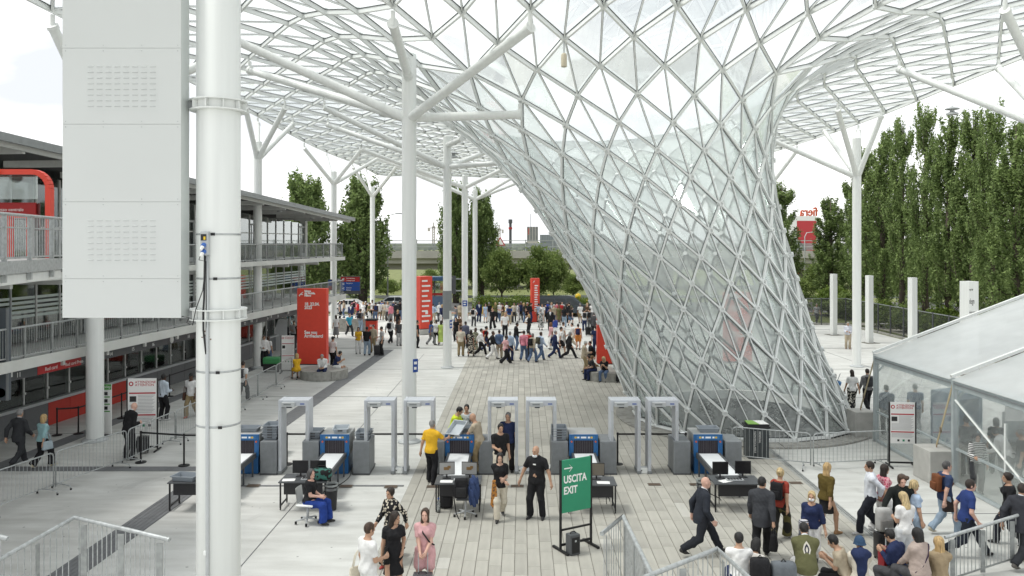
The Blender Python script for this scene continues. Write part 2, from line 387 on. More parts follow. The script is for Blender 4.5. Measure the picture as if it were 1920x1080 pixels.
def lnode(i, j):
    r = max(abs(i), abs(j)); th = -math.pi/4+2*math.pi*sfrac(i, j)
    rc = 7.2+1.07*(r-5); tt_ = min(1, max(0, (r-5)/12.5)); wt = sst(4.9, 11, r) if r > 5 else 0
    x = (rc*math.cos(th))*(1-wt)+i*LA*wt; sn = math.sin(th); y = (rc*sn+7.2*BACK*max(0, sn)*sn)*(1-wt)+j*LB*wt
    X, Y = CC.x+x, CC.y+y
    zr = 14.55+.22*math.sin(X*.21+.6)*math.cos(Y*.11)+.06*math.sin(Y*.2+X*.1)
    zf = {5: 12.87, 6: 13.45, 7: 13.85, 8: 14.12, 9: 14.3}.get(r, 14.45)
    u = sst(6, 12, r)
    zr -= 1.9*math.exp(-((X-5)/6.5)**2-((Y-50)/9)**2)
    return Vector((X, Y, zf*(1-u)+zr*u-.9*max(0, sn)*(1-u)))
I0, I1, J0, J1 = -18, 17, -20, 33
N = {}
for k in range(KT):
    for s in range(40):
        if s % 2 == (KT-k) % 2: N[('k', k, s)] = fnode(k, s)
for i in range(I0, I1+1):
    for j in range(J0, J1+1):
        if (i+j) % 2 == 0 and max(abs(i), abs(j)) >= 5: N[(i, j)] = lnode(i, j)
def topkey(s):
    s %= 40
    for q in TOP:
        if q[1] == s: return q[0]
TOP = [((i, j), round(sfrac(i, j)*40)) for i in range(-5, 6) for j in range(-5, 6) if max(abs(i), abs(j)) == 5 and (i+j) % 2 == 0]
def K(k, s): return topkey(s) if k == KT else ('k', k, s % 40)
edges = {}; tris = []
def E(a, b, t): edges.setdefault(frozenset((a, b)), t)
for k in range(KT):
    for s in range(40):
        if s % 2 != (KT-k) % 2: continue
        a = K(k, s); E(a, K(k+1, s+1), 0); E(a, K(k+1, s-1), 0)
        if k+2 <= KT:
            E(a, K(k+2, s), 1); tris += [(a, K(k+1, s+1), K(k+2, s)), (a, K(k+2, s), K(k+1, s-1))]
        if k == 0: E(a, K(0, s+2), 2); tris.append((a, K(0, s+2), K(1, s+1)))
for i in range(I0-1, I1+2):
    for j in range(J0-1, J1+2):
        if (i+j) % 2 == 0: continue
        r = max(abs(i), abs(j))
        if r < 5: continue
        q = []
        for di, dj in ((1, 0), (0, 1), (-1, 0), (0, -1)):
            n_ = (i+di, j+dj)
            if max(abs(n_[0]), abs(n_[1])) < 5: n_ = ('k', KT-1, round(sfrac(i, j)*40) % 40)
            q.append(n_ if n_ in N else None)
        if sum(x is not None for x in q) < 3: continue
        if None in q:
            t = [x for x in q if x]; tris.append(tuple(t))
            for a in range(4):
                if q[a] and q[(a+1) % 4]: E(q[a], q[(a+1) % 4], 0)
            m_ = q.index(None); E(q[m_-1], q[(m_+1) % 4], 2)
            continue
        for a in range(4): E(q[a], q[(a+1) % 4], 0)
        if abs(i) >= abs(j): E(q[0], q[2], 1); tris += [(q[0], q[1], q[2]), (q[0], q[2], q[3])]
        else: E(q[1], q[3], 1); tris += [(q[0], q[1], q[3]), (q[1], q[2], q[3])]
# relax the throat so that the funnel flares into the roof in one smooth curve
nbr = {}
for e_, ty in edges.items():
    if ty != 1:
        a, b = tuple(e_); nbr.setdefault(a, []).append(b); nbr.setdefault(b, []).append(a)
def soft(k): return (9 <= k[1] <= 13) if k[0] == 'k' else 5 <= max(abs(k[0]), abs(k[1])) <= 10
for it in range(5):
    M_ = {k: N[k].lerp(sum((N[x] for x in nbr[k]), Vector())/len(nbr[k]), .38) for k in N if soft(k) and k in nbr and len(nbr[k]) >= 4}
    N.update(M_)
# normals toward the underside / outside of the vortex
NN = {k: Vector() for k in N}
def tnorm(t):
    a, b, c = (N[x] for x in t); n_ = (b-a).cross(c-a)
    if n_.length < 1e-9: return n_
    n_.normalize(); ce = (a+b+c)/3
    cx, rr = ringp(min(ce.z, 12.7)); ref = Vector((ce.x-cx, ce.y-32, -3 if ce.z > 12 else 0))
    if ce.z > 13.3: ref = Vector((0, 0, -1))
    return n_ if n_.dot(ref) > 0 else -n_
TNn = [tnorm(t) for t in tris]
for t, n_ in zip(tris, TNn):
    for x in t: NN[x] += n_
for k in NN: NN[k].normalize()
canopy = thing('glass_canopy', 'white steel and glass gridshell canopy that pours down into a leaning glass funnel', 'canopy', (VC.x, VC.y, 0))
OFF = Vector((VC.x, VC.y, 0))
def scr(p):
    if p.y < 1: return None
    return (CXP+p.x*F/p.y, HY-(p.z-EYE)*F/p.y)
def seen(p, m=60):
    s = scr(p); return s is not None and -m < s[0] < 1920+m and -m < s[1] < 1080+m
def rank(c, size): return (0 if seen(c) else 1, c.y/size)
ub = MB().bb((-.5, 0, -.5), (.5, 1, .5), 0)
ub.bb((-.80, .01, -.64), (.80, .99, -.505), 1)
ubm = ub.mesh('beam', [STEELW, GASKET])
def beamM(a, b, w, h, n_):
    d = b-a; L_ = max(1e-6, d.length); d = d/L_; sd = d.cross(n_).normalized(); u = sd.cross(d).normalized()
    return Matrix(((sd.x*w, d.x*L_, u.x*h, a.x), (sd.y*w, d.y*L_, u.y*h, a.y), (sd.z*w, d.z*L_, u.z*h, a.z), (0, 0, 0, 1)))
EL = sorted(edges.items(), key=lambda e: rank(sum((N[x] for x in e[0]), Vector())/2, 1.0 if e[1] != 1 else .6))
rest = MB(); cnt = 0
for ky, ty in EL:
    ka, kb_ = tuple(ky); n_ = (NN[ka]+NN[kb_]).normalized()
    fun = 'k' in (ka[0], kb_[0])
    w_, h_ = ((.066, .085) if fun else (.07, .14)) if ty == 0 else ((.04, .05) if ty == 1 else (.10, .16))
    up = n_*(h_*.5+.03)
    M = Matrix.Translation(-OFF) @ beamM(N[ka]+up, N[kb_]+up, w_, h_, n_)
    if cnt < 300:
        o = link('beam', ubm, canopy); o.matrix_basis = M; cnt += 1
    else:
        rest.add([M @ Vector(v) for v in ub.v], ub.f[:6], 0); rest.m[-6:] = [0]*6
        b0 = len(rest.v)-8; rest.f += [tuple(b0+i-8 for i in f) for f in ub.f[6:]]; rest.m += [1]*6
tag(rest.build('beams', [STEELW, GASKET], canopy), kind='stuff')
nd = MB().lathe([(.095, -.04), (.095, .17), (.055, .17), (.055, .12), (0, .12)], 12)
ndm = nd.mesh('node', [STEELW], 40)
NL = sorted(N, key=lambda k: rank(N[k], 1)); rest = MB()
for c, k in enumerate(NL):
    sc = 1.0 if k[0] == 'k' else .8
    M = Matrix.Translation(N[k]-OFF) @ NN[k].to_track_quat('Z', 'Y').to_matrix().to_4x4() @ Matrix.Diagonal((sc, sc, sc*1.05, 1))
    if c < 300: o = link('node', ndm, canopy); o.matrix_basis = M
    else: rest.add([M @ Vector(v) for v in nd.v], nd.f)
tag(rest.build('nodes', STEELW, canopy, 40), kind='stuff')
order = sorted(range(len(tris)), key=lambda q: rank(sum((N[x] for x in tris[q]), Vector())/3, 1.0 if tris[q][0][0] == 'k' else .8))
rest = MB()
for c, q in enumerate(order):
    t = tris[q]; P = [N[x] for x in t]; ce = sum(P, Vector())/3; n_ = TNn[q]
    if n_.length < .5: continue
    lo = [ce+(p-ce)*(1-.055/max(.3, (p-ce).length)) for p in P]
    vs = [p-OFF+n_*.012 for p in lo]+[p-OFF-n_*.012 for p in lo]
    fs = [(0, 1, 2), (5, 4, 3), (0, 3, 4, 1), (1, 4, 5, 2), (2, 5, 3, 0)]
    fun = any(x[0] == 'k' for x in t)
    if c < 300: MB().add(vs, fs).build('glass_pane', GLASSV if fun else GLASS, canopy)
    else: rest.add(vs, fs, 1 if fun else 0)
tag(rest.build('glass_panes', [GLASS, GLASSV], canopy), kind='stuff')
# base ring: steel shoe, kerb and dark pebble bed inside
kr = bpy.data.objects.new('kerb_ring', None); COL.objects.link(kr); tag(kr, kind='structure'); kr.location = (VC.x, VC.y, 0)
for q in range(24):
    a0, a1 = q*15+.25, (q+1)*15-.25; P = []
    for rr in (4.3, 5.0):
        aa = np.linspace(R(a0), R(a1), 5); P.append([(rr*math.cos(a), rr*math.sin(a)) for a in aa])
    MB().prism(P[0]+P[1][::-1], .008, .07).build('kerb_stone', CONCD, kr)
pb = MB().lathe([(0, .03), (4.28, .03)], 48)
pbo = tag(pb.build('pebble_bed', mat('pebble_bed', (.085, .09, .092), .9, var=.35, vscale=9, bump=.6, bscale=30)), kind='structure'); pbo.location = (VC.x, VC.y, 0)
pe = MB(); ic = bmesh.new(); bmesh.ops.create_icosphere(ic, subdivisions=1, radius=1); ic.verts.index_update()
iv = [v.co.copy() for v in ic.verts]; if_ = [[v.index for v in f.verts] for f in ic.faces]; ic.free()
for _ in range(1600):
    a = rng.uniform(0, 6.283); r_ = 4.1*math.sqrt(rng.random()); s_ = rng.uniform(.03, .075)
    pe.add([(r_*math.cos(a)+v.x*s_, r_*math.sin(a)+v.y*s_*.8, .04+v.z*s_*.5) for v in iv], if_)
po = tag(pe.build('pebbles', mat('pebble', (.13, .135, .135), .8, var=.2, rnd=.5), None, True), kind='stuff'); po.location = (VC.x, VC.y, 0)
# low white inner upstand seen through the glass at the back
iw = MB(); aa = np.linspace(R(20), R(160), 25)
iw.prism([(3.75*math.cos(a), 3.75*math.sin(a)) for a in aa]+[(3.62*math.cos(a), 3.62*math.sin(a)) for a in aa[::-1]], .03, .42)
o = tag(iw.build('upstand_wall', WHITE), 'low curved white upstand wall inside the foot of the glass funnel', 'low wall'); o.location = (VC.x, VC.y, 0)

# ================================================================== COLUMNS
def nearnode3(p):
    b = min(N, key=lambda k: (N[k]-p).length); return N[b]+NN[b]*.2
def nearnode(x, y):
    b = min((k for k in N if k[0] != 'k'), key=lambda k: (N[k].x-x)**2+(N[k].y-y)**2); return N[b]+NN[b]*.2
def column(x, y, z0, ends, label, rad=.235, ztop=None, base=True, back=None):
    root = thing('canopy_column', label, 'column', (x, y, 0), 0, 'white branching columns that carry the canopy')
    zt = ztop or z0+.9
    sh = MB().lathe([(rad, .12), (rad, zt-.04), (rad*.85, zt), (0, zt)], 28)
    sh.build('shaft', WHITE, root, 40)
    MB().lathe([(rad+.14, .006), (rad+.14, .05), (rad+.02, .12), (0, .12)], 28).build('base_plate', LGREY, root, 40)
    o_ = Vector((x, y, 0))
    for e in ends:
        tx, ty = e[0], e[1]; q = nearnode3(Vector((tx, ty, e[3]))) if len(e) > 3 else nearnode(tx, ty); zs = z0+(e[2] if len(e) > 2 else 0)
        d0 = Vector((q.x-x, q.y-y, 0)).normalized()
        p0 = Vector((x, y, zs))+d0*rad*.55; p1 = q+Vector((0, 0, -.42))
        br = rad*.62
        b = MB().tube([p0-o_, p0.lerp(p1, .12)-o_, p1-o_], [br*1.1, br, br*.93], 14)
        b.tube([p1-o_+Vector((0, 0, -.06)), q-o_+Vector((0, 0, -.05))], br*.45, 8)
        b.tube([p1-o_-(p1-p0).normalized()*.1, p1-o_+(p1-p0).normalized()*.04], br*1.08, 14)
        s_ = p0.lerp(p1, .13); dd = (p1-p0).normalized()*.04
        b.tube([s_-o_-dd, s_-o_+dd], br*1.07, 14)
        b.build('branch', WHITE, root, 40)
    return root
MX = -3.6
column(MX, 28.0, 11.35, [(-10, 27.3), (-10.6, 33.8), (.6, 22.6), (.46, 27.5, 0, 11.75), (-3.4, 24.3, 1.4)], 'tall white branching column rising in the middle of the plaza between detector gates', .255, ztop=13.6)
column(MX, 44.5, 11.2, [(-10.4, 41), (-10.4, 47.5), (.6, 43.0), (.4, 47.5), (-3.6, 41.5, 1.2)], 'white branching column with a scuffed grey sleeve, second in the middle row', ztop=12.9)
column(MX, 61.0, 11.2, [(-10.4, 58), (-10.4, 64), (2.4, 58), (2.4, 64)], 'white branching column bearing a small blue plate, third in the middle row')
column(MX, 78.0, 11.2, [(-10.4, 75), (-10.4, 81), (2.4, 75), (2.4, 81)], 'white branching column at the hedge, farthest of the middle row')
column(-14.7, 28.2, 11.6, [(-15, 25), (-12, 24.5), (-15, 31), (-12, 31)], 'thick white column under the hanging pale panel by the ticket windows', .29)
column(-14.15, 44.5, 11.7, [(-15, 42), (-12.4, 41.8), (-15, 47.4), (-12.2, 47.4)], 'white branching column beside the pavilion balcony, left of the red totem')
column(-13.6, 61.0, 11.5, [(-15, 58.5), (-11.5, 58.2), (-15, 64), (-10.5, 64)], 'white branching column holding the red and blue direction board')
column(-13.6, 78.0, 11.5, [(-15, 75.5), (-11.5, 75.2), (-15, 81), (-11.5, 81)], 'slim white branching column in front of the left poplar')
column(19.35, 44.9, 10.8, [(16, 42.2), (20.6, 43.0), (19, 48.5), (20.6, 48.8), (14.3, 46.4, -.1)], 'white branching column standing alone on the right side of the plaza', ztop=12.85)
column(19.35, 28.0, 10.8, [(15.6, 32.6), (19.6, 32.8), (15.6, 24.5), (20.2, 24.2)], 'white branching column at the right edge of the canopy above the tent', ztop=12.5)
column(19.35, 61.5, 10.8, [(16, 58.5), (20.6, 59.0), (16, 64.5), (20.6, 64.8)], 'white branching column half hidden behind the glass funnel')
column(19.35, 78.0, 10.8, [(16, 75.5), (20.6, 75.8), (16, 80.5), (20.6, 80.8)], 'white branching column far behind the glass funnel')
# pendant lamps, camera and fixtures under the canopy
def pendant(x, y, drop, lab):
    q = nearnode(x, y); r_ = thing('pendant_lamp', lab, 'lamp', (q.x, q.y, q.z-drop), 0, 'round lamps hanging under the canopy')
    MB().tube([(0, 0, .3), (0, 0, drop-.05)], .02, 6).build('rod', STEELW, r_)
    MB().lathe([(.05, .3), (.1, .26), (.3, .2), (.31, .16), (.1, .15), (.1, .05), (.26, -.02), (.27, -.08), (0, -.1)], 20).build('shade', LGREY, r_, 50)
pendant(-5.4, 31.5, 1.5, 'round pendant lamp hanging left of the middle column')
pendant(20.0, 36.5, 1.6, 'round pendant lamp hanging in front of the right poplars')
pendant(-4.4, 48.0, 1.5, 'small round pendant lamp hanging beside the second middle column')
q = nearnode(1.9, 24.8); r_ = thing('security_camera', 'small beige tubular camera fixed under the canopy above the funnel', 'camera', (q.x, q.y, q.z-.35))
MB().tube([(0, 0, 0), (0, 0, .4)], .025, 6).build('bracket', LGREY, r_); MB().lathe([(.07, -.42), (.09, -.4), (.09, -.05), (.06, 0), (0, 0)], 14).build('body', mat('beige', (.55, .5, .38), .5), r_, 40)
# ================================================================== PAVILION ON THE LEFT
AX = lambda d: -21.15+.113*d
ang = -math.atan(.113); CA, SA = math.cos(ang), math.sin(ang)
PAVG = glassmat('pavilion_glass', (.78, .83, .81), .06, (.6, .63, .6), 3.2, rough=.03)
TICKG = glassmat('ticket_glass', (.80, .83, .81), .05, (.6, .6, .6), 1.6, rough=.03)
FROST = mat('frosted_band', (.62, .70, .67), .5, var=.04)
INTER = mat('interior_wall', (.44, .44, .41), .8, var=.25, vscale=1.5)
INTL = mat('interior_pale', (.50, .50, .46), .8, var=.15)
ROOFM = mat('roof_metal', (.30, .315, .32), .45, .4, var=.1)
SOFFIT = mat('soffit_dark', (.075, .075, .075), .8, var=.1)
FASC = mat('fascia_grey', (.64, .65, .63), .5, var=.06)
PLINTH = mat('plinth_grey', (.155, .16, .165), .6, var=.06)
PAVR = thing('pavilion', 'long two storey glass pavilion with balconies and ticket windows along the left', 'building', (AX(26), 26, 0), ang)
U0, U1 = -13.0, 31.5
def uof(px): # u where facade seen at px
    k = (px-CXP)/F; d = -21.15/(k-.113); return (d-26)/CA*1.0
def uob(px):
    k = (px-CXP)/F; d = -18.78/(k-.113); return (d-25.74)/CA
def zroof(u): return 10.17-.0446*u
wallb = MB()
wallb.bb((-9, U0, 0), (-8.6, U1, 9), 0); wallb.bb((-8.6, U1-.3, 0), (-2.4, U1, 9), 0)
wallb.build('wall', INTL, PAVR)
MB().bb((-8.6, U0, .02), (-.05, U1, .12)).build('floor', MGREY, PAVR)
b = MB(); b.bb((-3.4, U0, 1.0), (-3.2, U1, 2.94)); b.build('back_wall', INTER, PAVR)
for z0, z1, v in ((3.3, 5.74, -4.5), (6.0, 8.6, -5.0)):
    MB().bb((v-.15, U0, z0), (v, U1-.4, z1)).build('back_wall', INTER, PAVR)
# interior blocks and columns that read through the glass
for q in range(22):
    u = U0+1.0+q*2.0; h = rng.uniform(.9, 2.1)
    MB().bb((-3.1, u, 3.3), (-2.3, u+rng.uniform(.4, 1.2), 3.3+h)).build('cabinet', [INTL, REDD, MGREY, DGREY][q % 4], PAVR)
for q in range(11):
    u = U0+2+q*4.0
    for z0, z1 in ((0, 2.9), (3.3, 5.7), (6.0, 8.5)): MB().lathe([(.16, z0), (.16, z1)], 14, (-1.2, u, 0)).build('inner_column', INTL, PAVR, True)
# lower wall panels: dark grey, one bay of red by the red sign
_pp = MB().cbox((.02, 0, .46), (.07, 1.235, .90), .008).mesh('plinth_panel', PLINTH)
PLRED = mat('plinth_red', (.52, .05, .035), .55, var=.05)
ur0, ur1 = 5.15, 8.9
n_ = int((U1-U0)/1.25)
for q in range(n_):
    u = U0+(q+.5)*1.25; o = link('plinth_panel', _pp, PAVR, PLRED if ur0-.3 < u < ur1 else None); o.location = (0, u, 0)
MB().bb((-.35, U0, .93), (.22, U1, 1.03)).build('counter_ledge', LGREY, PAVR)
# ticket windows
for q in range(n_):
    u = U0+q*1.25
    MB().bb((-.03, u+.03, 1.04), (-.006, u+1.22, 2.80)).build('glass_pane', TICKG, PAVR)
    fr = MB().bb((-.05, u-.03, 1.04), (.03, u+.03, 2.80)).bb((.0305, u-.03, 1.42), (.06, u+.06, 1.50)).build('mullion', FASC, PAVR)
    if q % 3 == 0: MB().bb((-1.6, u+.2, 1.04), (-1.0, u+.8, 1.5)).build('monitor', BLACKP, PAVR)
# band sign over the windows
MB().bb((2.30, U0, 2.58), (2.36, uob(70), 2.925)).build('sign_band', DGREY, PAVR)
MB().bb((2.30, uob(70)+.01, 2.58), (2.365, uob(152), 2.925)).build('red_sign_band', mat('sign_red', (.42, .025, .025), .5, var=.03), PAVR)
MB().bb((2.30, uob(152)+.01, 2.58), (2.36, U1-6, 2.925)).build('sign_band', DGREY, PAVR)
RZ = (R(90), 0, R(90))
for tx, px, sz in (('11', 30, .22), ('Red card', 84, .17), ('Red card Press', 122, .16)):
    textobj('lettering', tx, sz, (2.368, uob(px), 2.66), RZ, WPRINT, PAVR)
for i in range(12): textobj('lettering', str(14+i), .20, (2.363, uob(205)+i*1.44, 2.66), RZ, WPRINT, PAVR)
MB().lathe([(0, 0), (.16, 0)], 20).build('round_emblem', WPRINT, PAVR).matrix_basis = Matrix.Translation((2.364, uob(322), 2.75)) @ Matrix.Rotation(R(90), 4, 'Y')
# slabs, fascias, railings
def railing(v, u0, u1, z0, z1, par, name='railing'):
    r = MB().tube([(v, u0, z1), (v, u1, z1)], .035, 8); r.bb((v-.02, u0, z0+.06), (v+.02, u1, z0+.10)); rail = r.build(name, GALV, par, 40)
    for k in range(int((u1-u0)/1.3)+1): MB().bb((v-.035, u0+k*1.3-.03, z0-.28), (v+.035, u0+k*1.3+.03, z1-.03)).build('post', GALVD, rail)
    bs = MB()
    for k in range(int((u1-u0)/.115)): bs.bb((v-.006, u0+k*.115-.006, z0+.1), (v+.006, u0+k*.115+.006, z1-.035))
    tag(bs.build('bars', GALV, rail), kind='stuff'); return rail
for z0, z1, ue in ((2.95, 3.28, U1+.6), (5.74, 5.97, U1+.4)):
    MB().bb((-8.5, U0, z0), (2.63, ue, z1-.03)).build('floor_slab', FASC, PAVR)
    MB().bb((2.631, U0, z0-.02), (2.68, ue, z1)).build('fascia', mat('fascia_pale', (.60, .61, .58), .6, var=.1, vscale=1), PAVR)
    for k in range(int((ue-U0)/2.5)): MB().bb((.05, U0+k*2.5, z0-.22), (2.45, U0+k*2.5+.12, z0-.002)).build('slab_beam', FASC, PAVR)
railing(2.55, U0, U1+.5, 3.28, 4.28, PAVR); railing(2.55, 3.0, U1+.3, 5.97, 6.88, PAVR)
# glass of the two upper floors: panes between mullions with frosted bands
def upper(z0, zt, bands):
    q = 0; u = U0
    while u < U1-.5:
        z1 = zt(u+.65)
        MB().bb((-.03, u+.035, z0+.08), (-.012, u+1.265, z1)).build('glass_pane', PAVG, PAVR)
        MB().bb((-.06, u-.032, z0), (.03, u+.032, z1)).build('mullion', FASC if q % 4 else LGREY, PAVR)
        if bands:
            for k in range(5): MB().bb((-.0115, u+.04, z0+.95+k*.17), (-.007, u+1.26, z0+1.05+k*.17)).build('frosted_band', FROST, PAVR)
        else: MB().bb((-.05, u, z0+1.55), (.02, u+1.3, z0+1.61)).build('transom', FASC, PAVR)
        if q % 6 == 3:
            d = MB().bb((.031, u+.12, z0), (.06, u+.20, z0+2.15)).bb((.031, u+1.08, z0), (.06, u+1.16, z0+2.15)).bb((.031, u+.2, z0+2.05), (.06, u+1.08, z0+2.15)).bb((.031, u+.2, z0+.02), (.06, u+1.08, z0+.25)).build('door', LGREY, PAVR)
            MB().tube([(.1, u+.28, z0+.9), (.1, u+.28, z0+1.25)], .015, 6).build('handle', BLACKP, d)
        u += 1.3; q += 1
upper(3.28, lambda u: 5.72, True); upper(5.97, lambda u: zroof(u)-.5, False)
# red film on the glass by the doors at the near end
for k in range(3): MB().bb((-.4, .6+k*1.6, 3.35), (-.36, 1.7+k*1.6, 5.3)).build('red_panel', REDD, PAVR)
# roof: thin metal deck with deep fascia, beams below
def roofbox(v0, v1, u0, u1, d0, d1, m, name):
    z = lambda u, d: zroof(u)+d
    vs = [(v, u, z(u, d)) for d in (d0, d1) for u in (u0, u1) for v in (v0, v1)]
    MB().add(vs, [(0, 2, 3, 1), (4, 5, 7, 6), (0, 1, 5, 4), (2, 6, 7, 3), (0, 4, 6, 2), (1, 3, 7, 5)]).build(name, m, PAVR)
for k in range(18):
    u0 = U0+k*2.55; roofbox(-7, 3.2, u0+.004, min(u0+2.546, U1+.8), -.10, 0, ROOFM, 'roof_panel')
roofbox(3.201, 3.3, U0, U1+.8, -.22, .03, ROOFM, 'gutter'); roofbox(2.9, 3.0, U0, U1+.6, -.34, -.102, FASC, 'edge_beam')
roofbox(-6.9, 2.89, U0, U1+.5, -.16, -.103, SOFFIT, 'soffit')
for k in range(15): roofbox(-.2, 2.88, U0+.5+k*3.0, U0+.62+k*3.0, -.40, -.162, FASC, 'roof_beam')
for u in (10, 17, 23, 28.5): MB().lathe([(0, zroof(u)-.32), (.16, zroof(u)-.30), (.10, zroof(u)-.17)], 12, (1.5, u, 0)).build('downlight', LGREY, PAVR, True)
MB().bb((-.3, U1-.6, 5.98), (.1, U1-.2, 9-.3)).build('corner_post', FASC, PAVR)
MB().bb((-3.0, U1-7.4, .03), (-.2, U1-6.2, 2.9)).build('green_panel', mat('teal_green', (.03, .22, .15), .5), PAVR)
# dark information board on the near corner of the balcony
t = thing('information_board', 'tall dark grey information board with a round green emblem at the left edge', 'sign', at(-60, 664, 25.0))
MB().cbox((0, 0, 0), (2.62, .14, 2.88), .02).build('board', mat('board_slate', (.085, .10, .115), .5, var=.04), t); MB().bb((-1.31, -.09, -1.44), (-1.25, -.071, 1.44)).bb((1.24, -.09, -1.44), (1.31, -.071, 1.44)).build('frame', MGREY, t)
o = MB().lathe([(0, 0), (.15, 0)], 20).build('round_emblem', mat('emblem_green', (.05, .40, .22), .5, var=0), t); o.matrix_basis = Matrix.Translation((1.07, -.0725, -1.2)) @ Matrix.Rotation(R(90), 4, 'X')
for s in (-1, 1): MB().bb((s*.9-.05, -.05, -3.3), (s*.9+.05, .05, -1.44)).build('leg', MGREY, t)
# ---- raised walkway with red portal at the upper left
W0, W1 = Vector((-9.75, 14.6, 0)), Vector((-10.85, 19.6, 0)); wd = (W1-W0).normalized()
wk = thing('raised_walkway', 'grey raised walkway with steel railing and white fascia at the upper left edge', 'walkway', (W0.x, W0.y, 0), math.atan2(wd.y, wd.x)-R(90))
LW = (W1-W0).length
MB().bb((-4, -2, 6.42), (-.02, LW+.4, 6.60)).build('deck', GALVD, wk); MB().bb((-.0195, -2, 6.36), (.06, LW+.4, 6.62)).build('edge_beam', GALV, wk)
MB().cbox((-.9, LW/2-1.2, 6.24), (1.7, LW+1.6, .22), .03).build('soffit_panel', WHITE, wk)
rl = MB().tube([(0, -2, 7.56), (0, LW+.4, 7.56)], .032, 8).bb((-.012, -2, 7.28), (.012, LW+.4, 7.31)).bb((-.02, -2, 6.66), (.02, LW+.4, 6.70)).build('railing', GALV, wk, 40)
for k in range(5): MB().bb((-.04, -1.55+k*1.35, 6.2), (.04, -1.47+k*1.35, 7.53)).build('post', GALV, rl)
bs = MB()
for k in range(int((LW+2.4)/.10)): bs.bb((-.006, -2+k*.10, 6.70), (.006, -1.988+k*.10, 7.53))
tag(bs.build('bars', GALV, rl), kind='stuff')
for yy in (LW-.2,): MB().bb((-2.2, yy, .02), (-1.95, yy+.25, 6.4)).build('support_post', GALVD, wk)
pt = thing('portal', 'bright red rounded portal frame around a glass door on the raised walkway', 'portal', (at(93, 480, 20.2).x, 20.2, 6.6))
pr_ = [(0, 0), (0, 1.75)]+[(-.42+.42*math.cos(a), 1.75+.42*math.sin(a)) for a in np.linspace(0, math.pi/2, 8)]+[(-3.2, 2.17)]
b = MB()
for (x0, z0), (x1, z1) in zip(pr_, pr_[1:]):
    if abs(x1-x0)+abs(z1-z0) > 1e-6: b.beam((x0, 0, z0), (x1, 0, z1), .18, .13, (z1-z0, 0, x0-x1))
b.build('frame', RED, pt)
for x in (-.28, -.75): MB().bb((x-.05, -.42, 0), (x+.05, -.32, 1.02)).build('bar', RED, pt)
MB().bb((-3.2, -.43, 1.0), (-.1, -.31, 1.08)).build('rail', RED, pt)
MB().bb((-3.2, .5, .7), (-.55, .54, 1.4)).build('screen', mat('dim_red', (.11, .010, .010), .4), pt); MB().bb((-1.9, .44, 1.1), (-.62, .49, 1.42)).build('header_panel', REDD, pt)
textobj('lettering', 'ingresso centrale', .12, (-1.75, .435, 1.2), (R(90), 0, 0), WPRINT, pt)
d = MB().bb((-1.35, .36, 0), (-1.27, .42, 1.08)).bb((-.72, .36, 0), (-.64, .42, 1.08)).bb((-1.27, .36, 1.0), (-.72, .42, 1.08)).build('door', LGREY, pt); MB().bb((-1.265, .38, .05), (-.725, .40, .995)).build('door_glass', PAVG, d)
MB().bb((-3.2, .3, 1.5), (-.5, .33, 2.1)).build('glass', PAVG, pt)
o = MB().lathe([(0, -.02), (.17, -.02), (.17, .02), (0, .02)], 20).build('round_sign', WPRINT, pt); o.matrix_basis = Matrix.Translation((at(-7, 326, 20.2).x-pt.location.x, -.2, at(0, 326, 20.2).z-6.6)) @ Matrix.Rotation(R(90), 4, 'X')

# ================================================================== NEAR COLUMN AND HANGING PANEL
bc = thing('canopy_column', 'massive near white column with ring flanges, steel straps and a power socket box', 'column', (-3.785, 10.32, 0), 0, 'white branching columns that carry the canopy')
MB().lathe([(.272, .1), (.272, 14.0)], 48).build('shaft', WHITE, bc, True)
MB().lathe([(.42, .006), (.42, .05), (.272, .12)], 40).build('base_plate', LGREY, bc, 40)
for zc in (8.75, 6.08):
    f = MB().lathe([(.2725, -.07), (.355, -.07), (.355, -.055), (.285, -.053), (.285, .053), (.355, .055), (.355, .07), (.2725, .07)], 44, (0, 0, zc)).build('ring_flange', WHITE, bc, 40)
    rb = MB()
    for k in range(10):
        a = k*math.pi/5+.2; rb.box((.318*math.cos(a), .318*math.sin(a), zc), (.06, .012, .104), a)
    rb.build('rib', WHITE, f)
    a = MB().bb((-.68, -.09, zc-.05), (-.30, .03, zc+.05)).build('bracket', LGREY, bc)
    for k in range(2): MB().lathe([(.014, -.09), (.014, -.052)], 6, (-.62+k*.14, -.03, zc)).build('bolt', DGREY, a)
for k, zc in enumerate((7.10, 6.54, 5.36, 4.67)):
    MB().lathe([(.2735, -.012), (.276, -.012), (.276, .012), (.2735, .012)], 44, (0, 0, zc)).build('strap', GALV, bc, True)
    MB().cbox((.03+.03*k, -.277, zc), (.05, .014, .035), .004).build('buckle', BLACK, bc)
sb = MB().cbox((-.055, -.300, 6.985), (.10, .09, .30), .012).build('socket_box', LGREY, bc)
MB().bb((-.095, -.349, 7.02), (-.025, -.3455, 7.10)).build('fuse_window', BLACKP, sb); MB().bb((-.06, -.3515, 7.03), (-.035, -.3495, 7.07)).build('label', YELL, sb)
for zc in (6.965, 6.885): MB().tube([(-.057, -.34, zc), (-.057, -.39, zc-.02)], [.032, .028], 12).build('plug', mat('socket_blue', (.05, .14, .45), .4), sb, 40); 
for zc in (6.965, 6.885): MB().tube([(-.057, -.391, zc-.02), (-.065, -.42, zc-.06)], [.024, .016], 10).build('plug_end', WPRINT, sb, 40)
cb = MB()
cb.tube([(-.15, -.30, 6.84), (-.155, -.31, 6.3), (-.17, -.30, 6.12), (-.17, -.295, 5.9), (-.14, -.285, 5.6)], .012, 6); cb.tube([(-.165, -.38, 6.86), (-.20, -.36, 6.78), (-.135, -.30, 6.76), (-.13, -.285, 5.6)], .006, 6)
